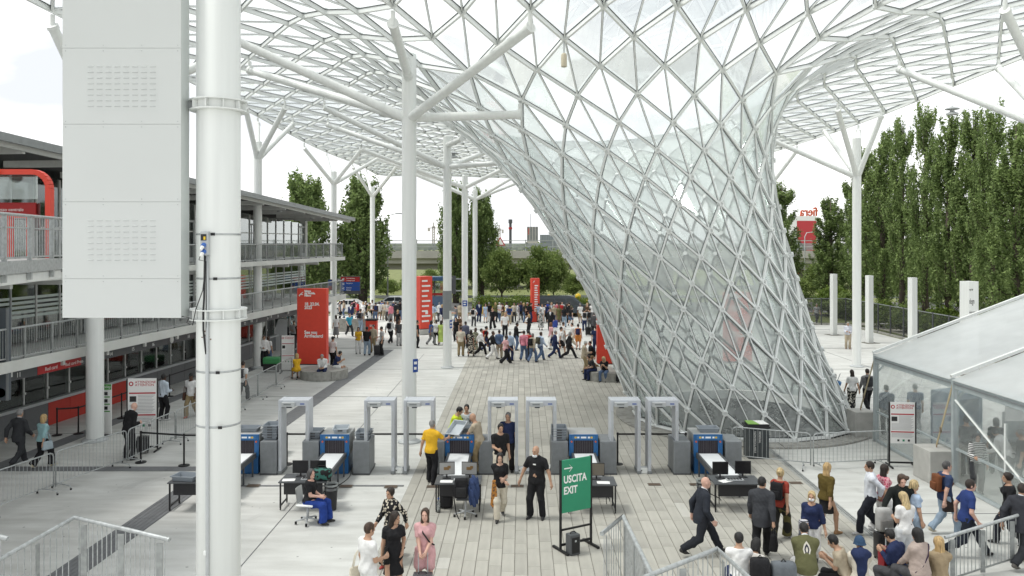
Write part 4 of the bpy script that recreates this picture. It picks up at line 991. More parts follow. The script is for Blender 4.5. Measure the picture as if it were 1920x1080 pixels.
POSES = {  # feet (x,y,z), hands (x,y,z) L/R for a 1.75 m figure facing +Y, lean, pelvis drop
 'stand': dict(fl=(-.10, .02, 0), fr=(.11, -.02, 0), hl=(-.26, .04, .80), hr=(.26, .04, .80)),
 'stand2': dict(fl=(-.12, -.05, 0), fr=(.13, .06, 0), hl=(-.24, .10, .82), hr=(.30, .0, .82)),
 'walk': dict(fl=(-.08, .36, 0), fr=(.08, -.36, .07), hl=(-.26, -.20, .86), hr=(.26, .24, .88), lean=.06, drop=.075),
 'walk2': dict(fl=(-.08, -.27, .06), fr=(.08, .28, 0), hl=(-.25, .20, .86), hr=(.25, -.16, .83), lean=.04, drop=.045),
 'stride': dict(fl=(-.09, .46, 0), fr=(.09, -.44, .10), hl=(-.25, -.12, .80), hr=(.27, .14, .80), lean=.10, drop=.11),
 'phone': dict(fl=(-.10, .03, 0), fr=(.11, -.02, 0), hl=(-.10, .27, 1.12), hr=(.10, .29, 1.15), pitch=.35),
 'hold': dict(fl=(-.10, -.03, 0), fr=(.12, .05, 0), hl=(-.26, .05, .80), hr=(.13, .28, 1.10), pitch=.1),
 'cross': dict(fl=(-.10, .0, 0), fr=(.10, .0, 0), hl=(.13, .20, 1.12), hr=(-.13, .22, 1.08)),
 'akimbo': dict(fl=(-.14, .0, 0), fr=(.14, .04, 0), hl=(-.19, .02, .98), hr=(.19, .02, .98), out=1),
 'armsout': dict(fl=(-.12, .0, 0), fr=(.13, .0, 0), hl=(-.17, .05, .98), hr=(.50, .22, .88), out=1, pitch=.25),
 'apart': dict(fl=(-.15, -.02, 0), fr=(.16, .03, 0), hl=(-.40, .06, .86), hr=(.42, .06, .86), out=.5),
 'reach': dict(fl=(-.12, .10, 0), fr=(.12, -.10, 0), hl=(-.33, -.06, .82), hr=(.30, .52, 1.06), lean=.06),
 'bend': dict(fl=(-.12, .06, 0), fr=(.12, -.06, 0), hl=(-.16, .52, .95), hr=(.16, .55, .93), lean=.55, pitch=.3),
 'pull': dict(fl=(-.08, .30, 0), fr=(.09, -.26, .05), hl=(-.25, .2, .86), hr=(.30, -.28, .84), lean=.05, drop=.05),
 'carry': dict(fl=(-.08, -.24, .05), fr=(.09, .26, 0), hl=(-.25, .12, .84), hr=(.14, .20, 1.05), lean=.03, drop=.04),
 'front': dict(fl=(-.10, .0, 0), fr=(.11, .03, 0), hl=(-.05, .27, .98), hr=(.06, .28, .97), pitch=-.08),
 'behind': dict(fl=(-.06, .26, 0), fr=(.08, -.26, .05), hl=(-.06, -.20, .95), hr=(.06, -.22, .95), drop=.04),
 'sit': dict(fl=(-.13, .48, 0), fr=(.13, .44, 0), hl=(-.10, .36, .62), hr=(.10, .36, .62), sit=.47, lean=.05),
 'sitlean': dict(fl=(-.16, .42, 0), fr=(.16, .46, 0), hl=(-.09, .42, .66), hr=(.08, .44, .66), sit=.47, lean=.42, pitch=.3),
 'sitphone': dict(fl=(-.12, .36, 0), fr=(.14, .44, 0), hl=(-.07, .40, .86), hr=(.07, .40, .86), sit=.45, lean=.32, pitch=.35),
}
def skeleton(pose, fem=False, ov=None):
    p = dict(POSES[pose]); p.update(ov or {})
    lean, pitch, yaw = p.get('lean', 0), p.get('pitch', 0), p.get('yaw', 0)
    hz = p['sit']+.09 if 'sit' in p else .93-p.get('drop', 0)
    P = Vector((0, 0, hz)); Rm = Matrix.Rotation(-lean, 3, 'X'); T = lambda v: P+Rm @ Vector(v)
    sw, hw = (.155, .095) if fem else (.19, .09); J = dict(P=P, R=Rm)
    J['chest'] = T((0, -.005, .36)); J['waist'] = T((0, 0, .17)); J['neck'] = T((0, -.01, .545))
    Rh = Matrix.Rotation(-yaw, 3, 'Z') @ Matrix.Rotation(-(pitch+lean*.35), 3, 'X'); J['Rh'] = Rh
    J['head'] = J['neck']+Rm @ Vector((0, .01, .06))+Rh @ Vector((0, .025, .105))
    for s, n in ((-1, 'l'), (1, 'r')):
        J['s'+n] = T((s*sw, -.012, .468)); hd = Vector(p['h'+n])
        po = Vector((s*(.35+1.5*p.get('out', 0)), -1+.6*p.get('out', 0), -.25))
        J['e'+n], J['w'+n] = ik(J['s'+n], hd, .285, .255, po)
        J['h'+n] = P+Vector((s*hw, 0, -.01)); an = Vector(p['f'+n])+Vector((0, -.02, .085))
        J['k'+n], J['a'+n] = ik(J['h'+n], an, .435, .42, (s*.12, 1, .05 if 'sit' not in p else .6))
        J['fw'+n] = Vector((s*.18, 1, -.02 if an.z < .1 else -.45)).normalized()
    return J
def handprims(p, J, n, s):
    w = J['w'+n]; f = (w-J['e'+n]).normalized(); side = Vector((s, 0, 0)); side = (side-f*side.dot(f)).normalized(); up = f.cross(side)*s
    fw = up if up.y > 0 else -up
    a = smn([rc(p, w, w+f*.075, .027, .034), rc(p, w+fw*.018, w+f*.075+fw*.022, .022, .024), rc(p, w-fw*.018, w+f*.075-fw*.022, .022, .022)], .02)
    L_ = []
    for q, (o, ln) in enumerate(((.033, .066), (.011, .078), (-.011, .072), (-.031, .055))):
        b0 = w+f*.078+fw*o; b1 = b0+f*ln*.55-side*ln*.12; b2 = b1+f*ln*.35-side*ln*.38
        L_ += [np.minimum(rc(p, b0, b1, .0105, .0095), rc(p, b1, b2, .0095, .008))]
    t0 = w+f*.03+fw*.03; t1 = t0+f*.035+fw*.03-side*.008; t2 = t1+f*.035+fw*.004-side*.012
    L_.append(np.minimum(rc(p, t0, t1, .014, .012), rc(p, t1, t2, .012, .009)))
    return sm(a, np.minimum.reduce(L_), .008)
def headsdf(p, J, fem):
    q = (p-np.array(J['head'], np.float32)) @ np.array(J['Rh'], np.float32)   # local head coords
    w = .92 if fem else 1.0
    d = smn([el(q, (0, -.012, .022), (.074*w, .094, .098)), el(q, (0, .018, -.045), (.058*w, .070, .078)), el(q, (0, .055, -.088), (.028*w, .030, .026))], .03)
    d = sm(d, rc(q, (0, .088, .01), (0, .110, -.030), .008, .0135), .015)          # nose
    d = sm(d, rc(q, (-.035, .078, .026), (.035, .078, .026), .011, .011), .02)    # brow
    d = sm(d, rc(q, (-.016, .084, -.062), (.016, .084, -.062), .008, .008), .012)  # lips
    for s in (-1, 1):
        d = np.maximum(d, -(np.sqrt(((q-np.array((s*.031, .093, .004), np.float32))**2).sum(1))-.014))
        d = sm(d, el(q, (s*.076*w, -.012, -.005), (.010, .022, .033)), .008)
    return d
def bodysdf(p, J, fem, fat=1.0, head=True):
    Rm = np.array(J['R'], np.float32); L_ = []
    if head: L_.append(headsdf(p, J, fem))
    L_.append(rc(p, J['neck']-J['R'] @ Vector((0, 0, .03)), J['head']+Vector((0, -.02, -.04)), .052 if fem else .060, .050 if fem else .056))
    return smn(L_+torsoprims(p, J, fem, fat, 0)+[armprim(p, J, n, 0, 1.0) for n in 'lr']+[legprim(p, J, n, 0, fem, fat) for n in 'lr'], .035)
def torsoprims(p, J, fem, fat, t):
    Rm = np.array(J['R'], np.float32); c = J['chest']; w = J['waist']
    sx = .145 if fem else .168
    L_ = [el(p, c+J['R'] @ Vector((0, .0, .02)), (sx+t, .108*fat+t, .20+t), Rm), el(p, w, ((.122 if fem else .145)*fat+t, .100*fat+t, .19+t), Rm),
          el(p, J['P']+Vector((0, -.012, .01)), ((.168 if fem else .160)*fat+t, .122*fat+t, .145+t), None),
          rc(p, J['sl'].lerp(J['sr'], .12), J['sl'].lerp(J['sr'], .88), .052+t*.8, .052+t*.8)]
    nb = J['neck']+J['R'] @ Vector((0, -.012, -.035)); L_ += [rc(p, nb, J['s'+n], .050+t*.5, .040+t*.7) for n in 'lr']
    if fem: L_ += [el(p, c+J['R'] @ Vector((s*.065, .085, .03)), (.062+t*.6,)*3) for s in (-1, 1)]
    elif fat > 1.1: L_.append(el(p, w+Vector((0, .05, -.03)), (.13*fat, .10*fat, .15)))
    return L_
def armprim(p, J, n, t, upto):
    s, e, w = J['s'+n], J['e'+n], J['w'+n]
    if upto <= .5:
        u = upto/.5; return rc(p, s, s.lerp(e, u), .055+t, .055+(.043-.055)*u+t*1.15)
    u = (upto-.5)/.5
    return sm(rc(p, s, e, .055+t, .043+t), rc(p, e, e.lerp(w, u), .043+t, .043+(.028-.043)*u+t*.9), .02)
def legprim(p, J, n, t, fem, fat, upto=1.0, flare=0.0):
    h, k, a = J['h'+n], J['k'+n], J['a'+n]; r0 = (.092 if fem else .090)*fat
    if upto <= .5:
        u = upto/.5; return rc(p, h, h.lerp(k, u), r0+t, r0+(.06-r0)*u+t+flare)
    u = (upto-.5)/.5; d = sm(rc(p, h, k, r0+t, .06+t), rc(p, k, k.lerp(a, u), .058+t, .058+(.040-.058)*u+t+flare), .03)
    d = sm(d, el(p, k.lerp(a, .28)+Vector((0, -.018, 0)), (.048+t, .050+t, .10+t)), .03)
    return d
def fold(p, amp, seed):
    r_ = np.random.default_rng(seed); d = 0
    for q in range(5):
        k = r_.normal(size=3)*np.array([18, 18, 9])*(1+q*.5); d = d+np.sin(p @ k.astype(np.float32)+r_.uniform(0, 6))/(1+q*.5)
    return d*amp*.45
PC = {}
def meshof(key, parts):
    """parts: list of (f, lo, hi, h); joined to one smooth mesh, one material slot"""
    if key in PC: return PC[key]
    vs, fs, n_ = [], [], 0
    for f, lo, hi, h in parts:
        v, q = surfnet(f, lo, hi, h); vs.append(v); fs.append(q+n_); n_ += len(v)
    v = np.concatenate(vs); q = np.concatenate(fs); me = bpy.data.meshes.new(key[0])
    me.from_pydata(v.tolist(), [], q.tolist()); me.polygons.foreach_set('use_smooth', [True]*len(q)); me.materials.append(None); me.update()
    PC[key] = me; return me
def bbox(pts, m):
    a = np.array([list(p) for p in pts]); return a.min(0)-m, a.max(0)+m
SKINS = {'pale': (.56, .36, .27), 'tan': (.46, .28, .19), 'brown': (.20, .105, .065), 'dark': (.085, .045, .03), 'pink': (.60, .37, .29)}
HAIRS = {'black': (.012, .011, .011), 'brown': (.055, .032, .02), 'dark': (.025, .017, .013), 'blonde': (.44, .30, .14), 'lblonde': (.50, .38, .20), 'grey': (.22, .215, .21), 'white': (.5, .5, .48), 'ginger': (.22, .09, .03), 'dgrey': (.07, .068, .068)}
def cloth(c, pat=None):
    nm = 'cloth_%d_%d_%d%s' % (int(c[0]*999), int(c[1]*999), int(c[2]*999), pat[0] if pat else '')
    if nm in MC: return MC[nm]
    if not pat: return mat(nm, c, .85, var=.14, vscale=7, spec=.2, bump=.7, bscale=16)
    m, n, l, b = nodemat(nm); b.inputs['Roughness'].default_value = .85; b.inputs['Specular IOR Level'].default_value = .2
    t = n.new('ShaderNodeTexCoord'); k = pat[0]
    if k == 'stripe':
        x = n.new('ShaderNodeTexWave'); x.bands_direction = 'Z'; x.inputs['Scale'].default_value = pat[2]; x.inputs['Distortion'].default_value = .4; o = x.outputs['Fac']
    elif k == 'camo':
        x = n.new('ShaderNodeTexNoise'); x.inputs['Scale'].default_value = pat[2]; x.inputs['Detail'].default_value = 1; o = x.outputs[0]
    else:
        x = n.new('ShaderNodeTexVoronoi'); x.inputs['Scale'].default_value = pat[2]; o = x.outputs['Distance']
    l(t.outputs['Object'], x.inputs['Vector']); r = n.new('ShaderNodeValToRGB'); r.color_ramp.interpolation = 'CONSTANT'
    r.color_ramp.elements[0].color = (*c, 1); r.color_ramp.elements[1].color = (*pat[1], 1); r.color_ramp.elements[1].position = pat[3] if len(pat) > 3 else .5
    l(o, r.inputs[0]); l(r.outputs[0], b.inputs['Base Color']); return m
def skinmat(k): return mat('skin_'+k, SKINS[k], .55, var=.06, vscale=14, spec=.35)
def hairmat(k):
    if 'hair_'+k in MC: return MC['hair_'+k]
    m = mat('hair_'+k, HAIRS[k], .45, var=.55, vscale=26, bump=.6, bscale=70)
    for nd_ in list(m.node_tree.nodes):
        if nd_.type == 'TEX_NOISE':     # stretch the grain into strands
            mp_ = m.node_tree.nodes.new('ShaderNodeMapping'); mp_.inputs['Scale'].default_value = (1.6, 1.6, .10); src = nd_.inputs['Vector'].links[0].from_socket
            m.node_tree.links.new(src, mp_.inputs[0]); m.node_tree.links.new(mp_.outputs[0], nd_.inputs['Vector'])
    return m
EYEM = mat('eye_dark', (.02, .015, .012), .2, var=0)
LIPM = mat('lips', (.30, .10, .085), .5, var=0)
eyem = MB().lathe([(0, -.011), (.008, -.008), (.0115, 0), (.008, .008), (0, .011)], 10).mesh('eye', EYEM, True)
def person(x, y, face, label, pose='stand', top='tee', tc=(.5, .5, .5), bot='trousers', bc=(.03, .03, .035), hair='short', hc='dark', skin='tan', fem=False, H=1.73,
           group=None, det=0, shoe=(.03, .03, .03), fat=1.0, ov=None, bag=None, z=.02, tpat=None, bpat=None, mask=False, seed=0):
    kk = (pose, fem, round(fat, 1), det, tuple(sorted(ov.items())) if ov else None)
    J = PC.get(('J',)+kk)
    if J is None: J = PC[('J',)+kk] = skeleton(pose, fem, ov)
    root = thing('person', label, 'person', (x, y, z), R(-face), group); s_ = H/1.75; root.scale = (s_,)*3
    hB = .017 if det else .026; hC = .0145 if det else .026
    allj = [J[k] for k in ('P', 'neck', 'sl', 'sr', 'el', 'er', 'wl', 'wr', 'hl', 'hr', 'kl', 'kr', 'al', 'ar')]
    # ---- body
    if ('body',)+kk not in PC:
        lo, hi = bbox(allj, .17); lo[2] = max(lo[2], -.0)
        parts = [(lambda p: bodysdf(p, J, fem, fat, False), lo, hi, hB)]
        hc_ = np.array(J['head']); parts.append((lambda p: sm(headsdf(p, J, fem), rc(p, J['neck'], J['head']+Vector((0, -.02, -.04)), .055, .052), .03), hc_-.155, hc_+.155, .0105 if det else .017))
        for s, n in ((-1, 'l'), (1, 'r')):
            lo, hi = bbox([J['w'+n], J['w'+n]+(J['w'+n]-J['e'+n]).normalized()*.17], .07)
            parts.append((lambda p, n=n, s=s: handprims(p, J, n, s), lo, hi, .0075 if det else .013))
    else: parts = None
    link('body', meshof(('body',)+kk, parts), root, skinmat(skin))
    # ---- eyes, mouth on the nearer figures
    if det:
        for s in (-1, 1):
            e = link('eye', eyem, root); e.location = J['head']+J['Rh'] @ Vector((s*.031, .084, .004)); e.scale = (.9, .6, .6)
        key = ('mouth', fem)
        if key not in PC: PC[key] = MB().tube([(-.02, 0, 0), (-.008, .006, .002), (.008, .006, .002), (.02, 0, 0)], [.002, .0055, .0055, .002], 6).mesh('mouth', LIPM, True)
        m_ = link('mouth', PC[key], root); m_.location = J['head']+J['Rh'] @ Vector((0, .088, -.062)); m_.rotation_euler = J['Rh'].to_euler()
    # ---- garment on the torso
    sit = 'sit' in POSES[pose]; hem = None; crotch = J['P'].z-.10
    if top in ('tee', 'shirt', 'jacket', 'tank', 'coat', 'blouse', 'polo', 'dress', 'longdress'):
        sl = {'tee': .36, 'polo': .36, 'dress': .30, 'longdress': .28, 'shirt': .98, 'jacket': .97, 'coat': .97, 'tank': .06, 'blouse': .70}[top]
        t = {'jacket': .032, 'coat': .036, 'blouse': .032}.get(top, .026)
        hem = {'jacket': -.13, 'coat': -.18, 'shirt': -.02, 'blouse': -.02, 'tank': -.02}.get(top, -.06)
        def ftop(p):
            d = smn(torsoprims(p, J, fem, fat, t), .05)
            if top in ('jacket', 'coat'):
                d = sm(d, rc(p, J['waist'], J['P']+Vector((0, -.01, hem-.02)), .15*fat, .175*fat), .06)
                d = sm(d, rc(p, J['neck']+Vector((0, -.03, -.01)), J['neck']+Vector((0, -.028, .02)), .074, .070), .03)
            if top in ('shirt', 'polo'): d = sm(d, rc(p, J['neck']+Vector((0, -.012, -.015)), J['neck']+Vector((0, -.008, .02)), .069, .068), .015)
            if top in ('dress', 'longdress') and not sit:
                zb = .52 if top == 'dress' else .22; q = p*np.array([1, 1.25, 1], np.float32)
                d = sm(d, rc(q, (0, 0, J['P'].z+.1), (0, 0, zb), .13*fat, .21 if top == 'dress' else .26), .06)
            if hem < -.03 and not sit: d = sm(d, el(p, J['P']+Vector((0, 0, -.03)), ((.190 if fem else .186)*fat, .150*fat, .17), None), .04)
            d = d+fold(p, .012 if top != 'jacket' else .009, 3+seed+len(top))
            for n in 'lr':
                a = armprim(p, J, n, t*.7 if sl > .4 else t*.65, sl); e0 = J['s'+n]; e1 = J['e'+n]
                if sl < .5: u = (e1-e0).normalized(); a = np.maximum(a, ((p-np.array(e0)) @ np.array(u))-.285*sl/.5)
                else:
                    u = (J['w'+n]-e1).normalized(); a = np.maximum(a, ((p-np.array(e1)) @ np.array(u))-.255*(sl-.5)/.5-(.0))
                d = sm(d, a+fold(p, .006, 9+seed), .03)
            up = np.array(J['R'] @ Vector((0, 0, 1))); nk = .50 if top in ('tee', 'tank', 'dress', 'longdress', 'blouse') else (.565 if top != 'jacket' else .56)
            loc = (p-np.array(J['P'])) @ np.array(J['R'])
            if nk > .52:
                pass
            d = np.maximum(d, loc[:, 2]-(nk+.045))
            if nk < .52: d = np.maximum(d, -(np.sqrt(loc[:, 0]**2+(loc[:, 1]-.03)**2+((loc[:, 2]-.585)*1.0)**2)-.095))
            if top in ('jacket', 'coat'):   # open lapels
                d = np.maximum(d, -np.maximum(np.abs(loc[:, 0])-np.clip((loc[:, 2]-.24)*.28, 0, .08), -loc[:, 1]+.04))
            if not (top in ('dress', 'longdress') and not sit): d = np.maximum(d, (J['P'].z+hem if not sit else J['P'].z-.09)-p[:, 2])
            else: d = np.maximum(d, (.52 if top == 'dress' else .22)-p[:, 2])
            return d
        lo, hi = bbox([J[k] for k in ('P', 'neck', 'sl', 'sr', 'el', 'er')]+([J['wl'], J['wr']] if sl > .5 else []), .13)
        lo[2] = J['P'].z-.24; lo[:2] = np.minimum(lo[:2], -.24); hi[:2] = np.maximum(hi[:2], .24)
        if top in ('dress', 'longdress') and not sit: lo[2] = .15; lo[:2] = np.minimum(lo[:2], -.32); hi[:2] = np.maximum(hi[:2], .32)
        nm = {'tee': 't_shirt', 'polo': 'polo_shirt', 'longdress': 'dress', 'tank': 'tank_top'}.get(top, top)
        key = (nm,)+kk+(top, seed if det else 0)
        link(nm, meshof(key, [(ftop, lo, hi, hC)] if key not in PC else None), root, cloth(tc, tpat))
        if top == 'jacket':     # shirt front inside the lapels
            key = ('shirt_front',)+kk
            f2 = lambda p: np.maximum(smn(torsoprims(p, J, fem, fat, .016)+[rc(p, J['neck']+Vector((0, -.01, -.02)), J['neck']+Vector((0, -.005, .03)), .066, .064)], .04), np.maximum(np.abs(p[:, 0])-.09, J['waist'].z-p[:, 2]))
            lo, hi = bbox([J['waist'], J['neck'], J['chest']], .2)
            link('shirt_front', meshof(key, [(f2, lo, hi, hC)] if key not in PC else None), root, cloth((.62, .64, .66)))
    # ---- trousers, shorts, skirts
    if bot in ('trousers', 'wide', 'shorts', 'skirt', 'longskirt'):
        up = {'shorts': .33}.get(bot, .99); t = {'wide': .030, 'shorts': .028}.get(bot, .023); fl = {'wide': .045, 'trousers': .016, 'shorts': .012}.get(bot, 0)
        def fbot(p):
            d = np.minimum(el(p, J['P']+Vector((0, -.012, .01)), ((.168 if fem else .160)*fat+.015, .122*fat+.015, .16), None), el(p, J['waist']+Vector((0, 0, -.02)), ((.122 if fem else .145)*fat+.008, .100*fat+.008, .19), np.array(J['R'], np.float32)))
            if bot in ('skirt', 'longskirt') and not sit:
                zb = .55 if bot == 'skirt' else .25; q = p*np.array([1, 1.2, 1], np.float32)
                d = sm(d, rc(q, (0, 0, J['P'].z+.03), (0, 0, zb), .14*fat, .185 if bot == 'skirt' else .25), .05); d = np.maximum(d, zb-p[:, 2])
            else:
                d = smn([d]+[legprim(p, J, n, t, fem, fat, up, fl) for n in 'lr'], .03)
                if bot != 'shorts':
                    for n in 'lr':
                        a, k = np.array(J['a'+n]), np.array(J['k'+n]); u = (a-k)/np.linalg.norm(a-k)
                        near = np.sqrt(((p-a)**2).sum(1)) < .2; d = np.where(near, np.maximum(d, (p-a) @ u.astype(np.float32)-.02), d)
            return np.maximum(d+fold(p, .011, 21+seed), p[:, 2]-(J['P'].z+(.06 if hem is not None and hem < -.03 else .12)))
        lo, hi = bbox([J[k] for k in ('P', 'hl', 'hr', 'kl', 'kr', 'al', 'ar')], .15); lo[2] = max(lo[2], .02); hi[2] = max(hi[2], J['P'].z+.16); lo[:2] = np.minimum(lo[:2], -.26); hi[:2] = np.maximum(hi[:2], .26)
        if bot in ('skirt', 'longskirt'): lo[:2] = np.minimum(lo[:2], -.32); hi[:2] = np.maximum(hi[:2], .32)
        nm = {'wide': 'trousers', 'longskirt': 'skirt'}.get(bot, bot); key = (nm,)+kk+(bot, seed if det else 0)
        link(nm, meshof(key, [(fbot, lo, hi, hC)] if key not in PC else None), root, cloth(bc, bpat))
    # ---- shoes
    for n in 'lr':
        key = ('shoe', n)+kk
        def fs(p, n=n):
            a = J['a'+n]; f = J['fw'+n]; b = a+Vector((0, 0, -.05)); 
            d = smn([rc(p, b-f*.035, b+f*.06, .038, .036), rc(p, b+f*.06, b+f*.155+Vector((0, 0, -.008)), .038, .028), rc(p, a+Vector((0, 0, -.03)), a+Vector((0, 0, .015)), .044, .043)], .03)
            up = Vector((0, 0, 1)); up = (up-f*up.dot(f)).normalized()
            return np.maximum(d, -((p-np.array(a)) @ np.array(up))-.086)
        a = np.array(J['a'+n])
        link('shoe', meshof(key, [(fs, a-np.array((.13, .2, .11)), a+np.array((.13, .25, .08)), .014 if det else .02)] if key not in PC else None), root, mat('shoe_%d_%d' % (shoe[0]*99, shoe[2]*99), shoe, .5, var=.1))
    # ---- hair or hat
    if hair != 'bald':
        key = ('hair',)+kk+(hair,)
        def fh(p):
            q = (p-np.array(J['head'], np.float32)) @ np.array(J['Rh'], np.float32); e = .012 if hair == 'short' else .018
            d = el(q, (0, -.014, .026), (.077+e, .097+e, .100+e))
            d = np.maximum(d, -el(q, (0, .088, -.022), (.070, .085, .104)))
            d = np.maximum(d, -(q[:, 2]*.9-q[:, 1]*.75+.065)) if hair in ('short', 'buzz') else d
            if hair == 'buzz': d = d+.008
            if hair == 'curly': d = smn([d, el(q, (-.05, .03, .085), (.06, .06, .05)), el(q, (.05, .0, .09), (.06, .07, .05)), el(q, (0, -.07, .05), (.085, .06, .08))], .02)+fold(q, .012, 4)
            bk = np.array(J['R'] @ Vector((0, -1, 0)))
            if hair in ('bob', 'long', 'longer'):
                zl = {'bob': -.13, 'long': -.27, 'longer': -.42}[hair]
                d = sm(d, np.maximum(el(q, (0, -.05, zl*.45), (.092, .075, .06-zl*.62)), zl-q[:, 2]), .03)
                d = np.maximum(d, -el(q, (0, .085, -.05), (.066, .092, .145)))
            if hair == 'bun': d = sm(d, el(q, (0, -.105, .045), (.042, .042, .042)), .015)
            if hair == 'tail': d = smn([d, rc(q, (0, -.11, .02), (0, -.14, -.05), .028, .036), rc(q, (0, -.14, -.05), (0, -.115, -.20), .036, .016)], .02)
            if hair == 'cap': d = smn([np.maximum(el(q, (0, -.01, .03), (.086, .106, .105)), .02-q[:, 2]), np.maximum(np.abs(q[:, 2]-.035)-.006, el(q, (0, .09, .035), (.07, .085, .05)))], .012)
            if hair == 'bucket': d = smn([np.maximum(el(q, (0, -.01, .03), (.092, .112, .118)), .0-q[:, 2]), rc(q, (0, -.01, .01), (0, -.01, -.03), .10, .125)+np.maximum(0, -.03-q[:, 2])*3], .02); d = np.maximum(d, -.035-q[:, 2])
            return d+fold(p*1.3, .009, 31)
        hc_ = np.array(J['head']); nm = {'cap': 'cap', 'bucket': 'bucket_hat'}.get(hair, 'hair')
        hm = hairmat(hc) if isinstance(hc, str) else cloth(hc)
        link(nm, meshof(key, [(fh, hc_-np.array((.2, .24, .46 if hair in ('long', 'longer', 'tail') else .22)), hc_+.2, .012 if det else .019)] if key not in PC else None), root, hm)
    if mask:
        key = ('face_mask',)+kk
        fm = lambda p: (lambda q: np.maximum(el(q, (0, .03, -.05 if mask is True else -.105), (.066, .078, .05)), .035-q[:, 1]))((p-np.array(J['head'], np.float32)) @ np.array(J['Rh'], np.float32))
        hc_ = np.array(J['head']); link('face_mask', meshof(key, [(fm, hc_-.17, hc_+.17, .011)] if key not in PC else None), root, cloth((.75, .77, .78)))
    root['_j'] = 0; del root['_j']
    PEOPLE.append((root, J, s_))
    return root, J
PEOPLE = []
def wpt(root, J, v):     # local figure point to world
    return Matrix.Translation(root.location) @ root.rotation_euler.to_matrix().to_4x4() @ Matrix.Scale(root.scale[0], 4) @ Vector(v)
# ---- bags (things of their own, carried by people)
def short(lab): return ' '.join(lab.split()[:16])
def backpack(pr, label, col=(.02, .02, .022), w_=.27, h_=.40):
    root, J = pr; c = J['R'] @ Vector((0, -.215, .33))+J['P']
    t = thing('backpack', short(label), 'backpack', wpt(root, J, c), 0, None); t.rotation_euler = (Matrix.Rotation(root.rotation_euler.z, 3, 'Z') @ J['R']).to_euler()
    k = ('backpack_body', w_, h_)
    if k not in PC:
        b = MB().cbox((0, 0, 0), (w_, .14, h_), .045); PC[k] = b.mesh('bag_body', [RUBBER], True)
        PC[('pk', w_)] = MB().cbox((0, -.085, -.07), (w_*.78, .06, h_*.45), .025).mesh('front_pocket', [RUBBER], True)
        PC[('st', w_)] = MB().tube([(0, .07, .17), (0, .17, .19), (0, .26, .14), (0, .335, .02), (0, .26, -.12), (0, .08, -.16)], .018, 6).mesh('strap', [RUBBER], True)
    m = cloth(col); link('bag_body', PC[k], t, m); link('front_pocket', PC[('pk', w_)], t, m)
    for s in (-1, 1): o = link('strap', PC[('st', w_)], t, m); o.location = (s*.115, 0, 0)
    return t
def handbag(pr, label, n='r', col=(.02, .02, .02), sz=(.32, .12, .26), off=(0, 0, 0), drop=.16, shoulder=False):
    root, J = pr; h = J['w'+n]+(J['w'+n]-J['e'+n]).normalized()*.08
    s = 1 if n == 'r' else -1
    if shoulder: h = Vector((s*.27, -.02, J['P'].z+.30))
    p = wpt(root, J, h+Vector(off)); t = thing('handbag', label, 'bag', p, root.rotation_euler.z+R(90))
    m = cloth(col); b = MB().cbox((0, 0, -drop-sz[2]/2), sz, min(sz)*.3)
    for i, v in enumerate(b.v):
        u = (v[2]+drop)/sz[2]; b.v[i] = (v[0]*(1-.15*(1+u)), v[1]*(1-.5*(1+u)), v[2])
    b.build('bag_body', m, t, True)
    for q in (-1, 1): MB().tube([(-sz[0]*.3, q*.02, -drop-.01), (-sz[0]*.2, q*.02, -drop*.4), (0, q*.012, 0), (sz[0]*.2, q*.02, -drop*.4), (sz[0]*.3, q*.02, -drop-.01)], .009, 6).build('handle', m, t, True)
    return t
def suitcase(x, y, rz, label, col=(.02, .02, .022), h=.55, w_=.38, d_=.23, handle=True, tilt=0.0, z=.02, group=None):
    t = thing('suitcase', label, 'suitcase', (x, y, z), R(rz), group); t.rotation_euler = (tilt, 0, R(rz)); m = mat('shell_%d_%d_%d' % tuple(int(c*999) for c in col), col, .35, var=.05)
    k = ('case', h, w_, d_)
    if k not in PC:
        b = MB().cbox((0, 0, h/2+.05), (w_, d_, h), .035)
        for q in range(5): b.box((-w_*.36+q*w_*.18, -d_/2-.004, h/2+.05), (.022, .012, h*.78)); b.box((-w_*.36+q*w_*.18, d_/2+.004, h/2+.05), (.022, .012, h*.78))
        PC[k] = b.mesh('shell', [RUBBER], 40)
        wb = MB().lathe([(0, -.012), (.026, -.012), (.026, .012), (0, .012)], 12); PC[k+('w',)] = wb.mesh('wheel', [RUBBER])
        PC[k+('h',)] = MB().tube([(-.09, d_*.3, h+.03), (-.09, d_*.3, h+.42), (.09, d_*.3, h+.42), (.09, d_*.3, h+.03)], .011, 6).mesh('pull_handle', [LGREY])
        PC[k+('g',)] = MB().tube([(-.08, 0, h+.05), (-.06, 0, h+.085), (.06, 0, h+.085), (.08, 0, h+.05)], .011, 6).mesh('grip', [BLACKP])
    link('shell', PC[k], t, m); link('grip', PC[k+('g',)], t)
    for a in (-1, 1):
        for c in (-1, 1): o = link('wheel', PC[k+('w',)], t); o.location = (a*w_*.4, c*d_*.36, .026); o.rotation_euler = (0, R(90), 0)
    if handle: link('pull_handle', PC[k+('h',)], t)
    return t
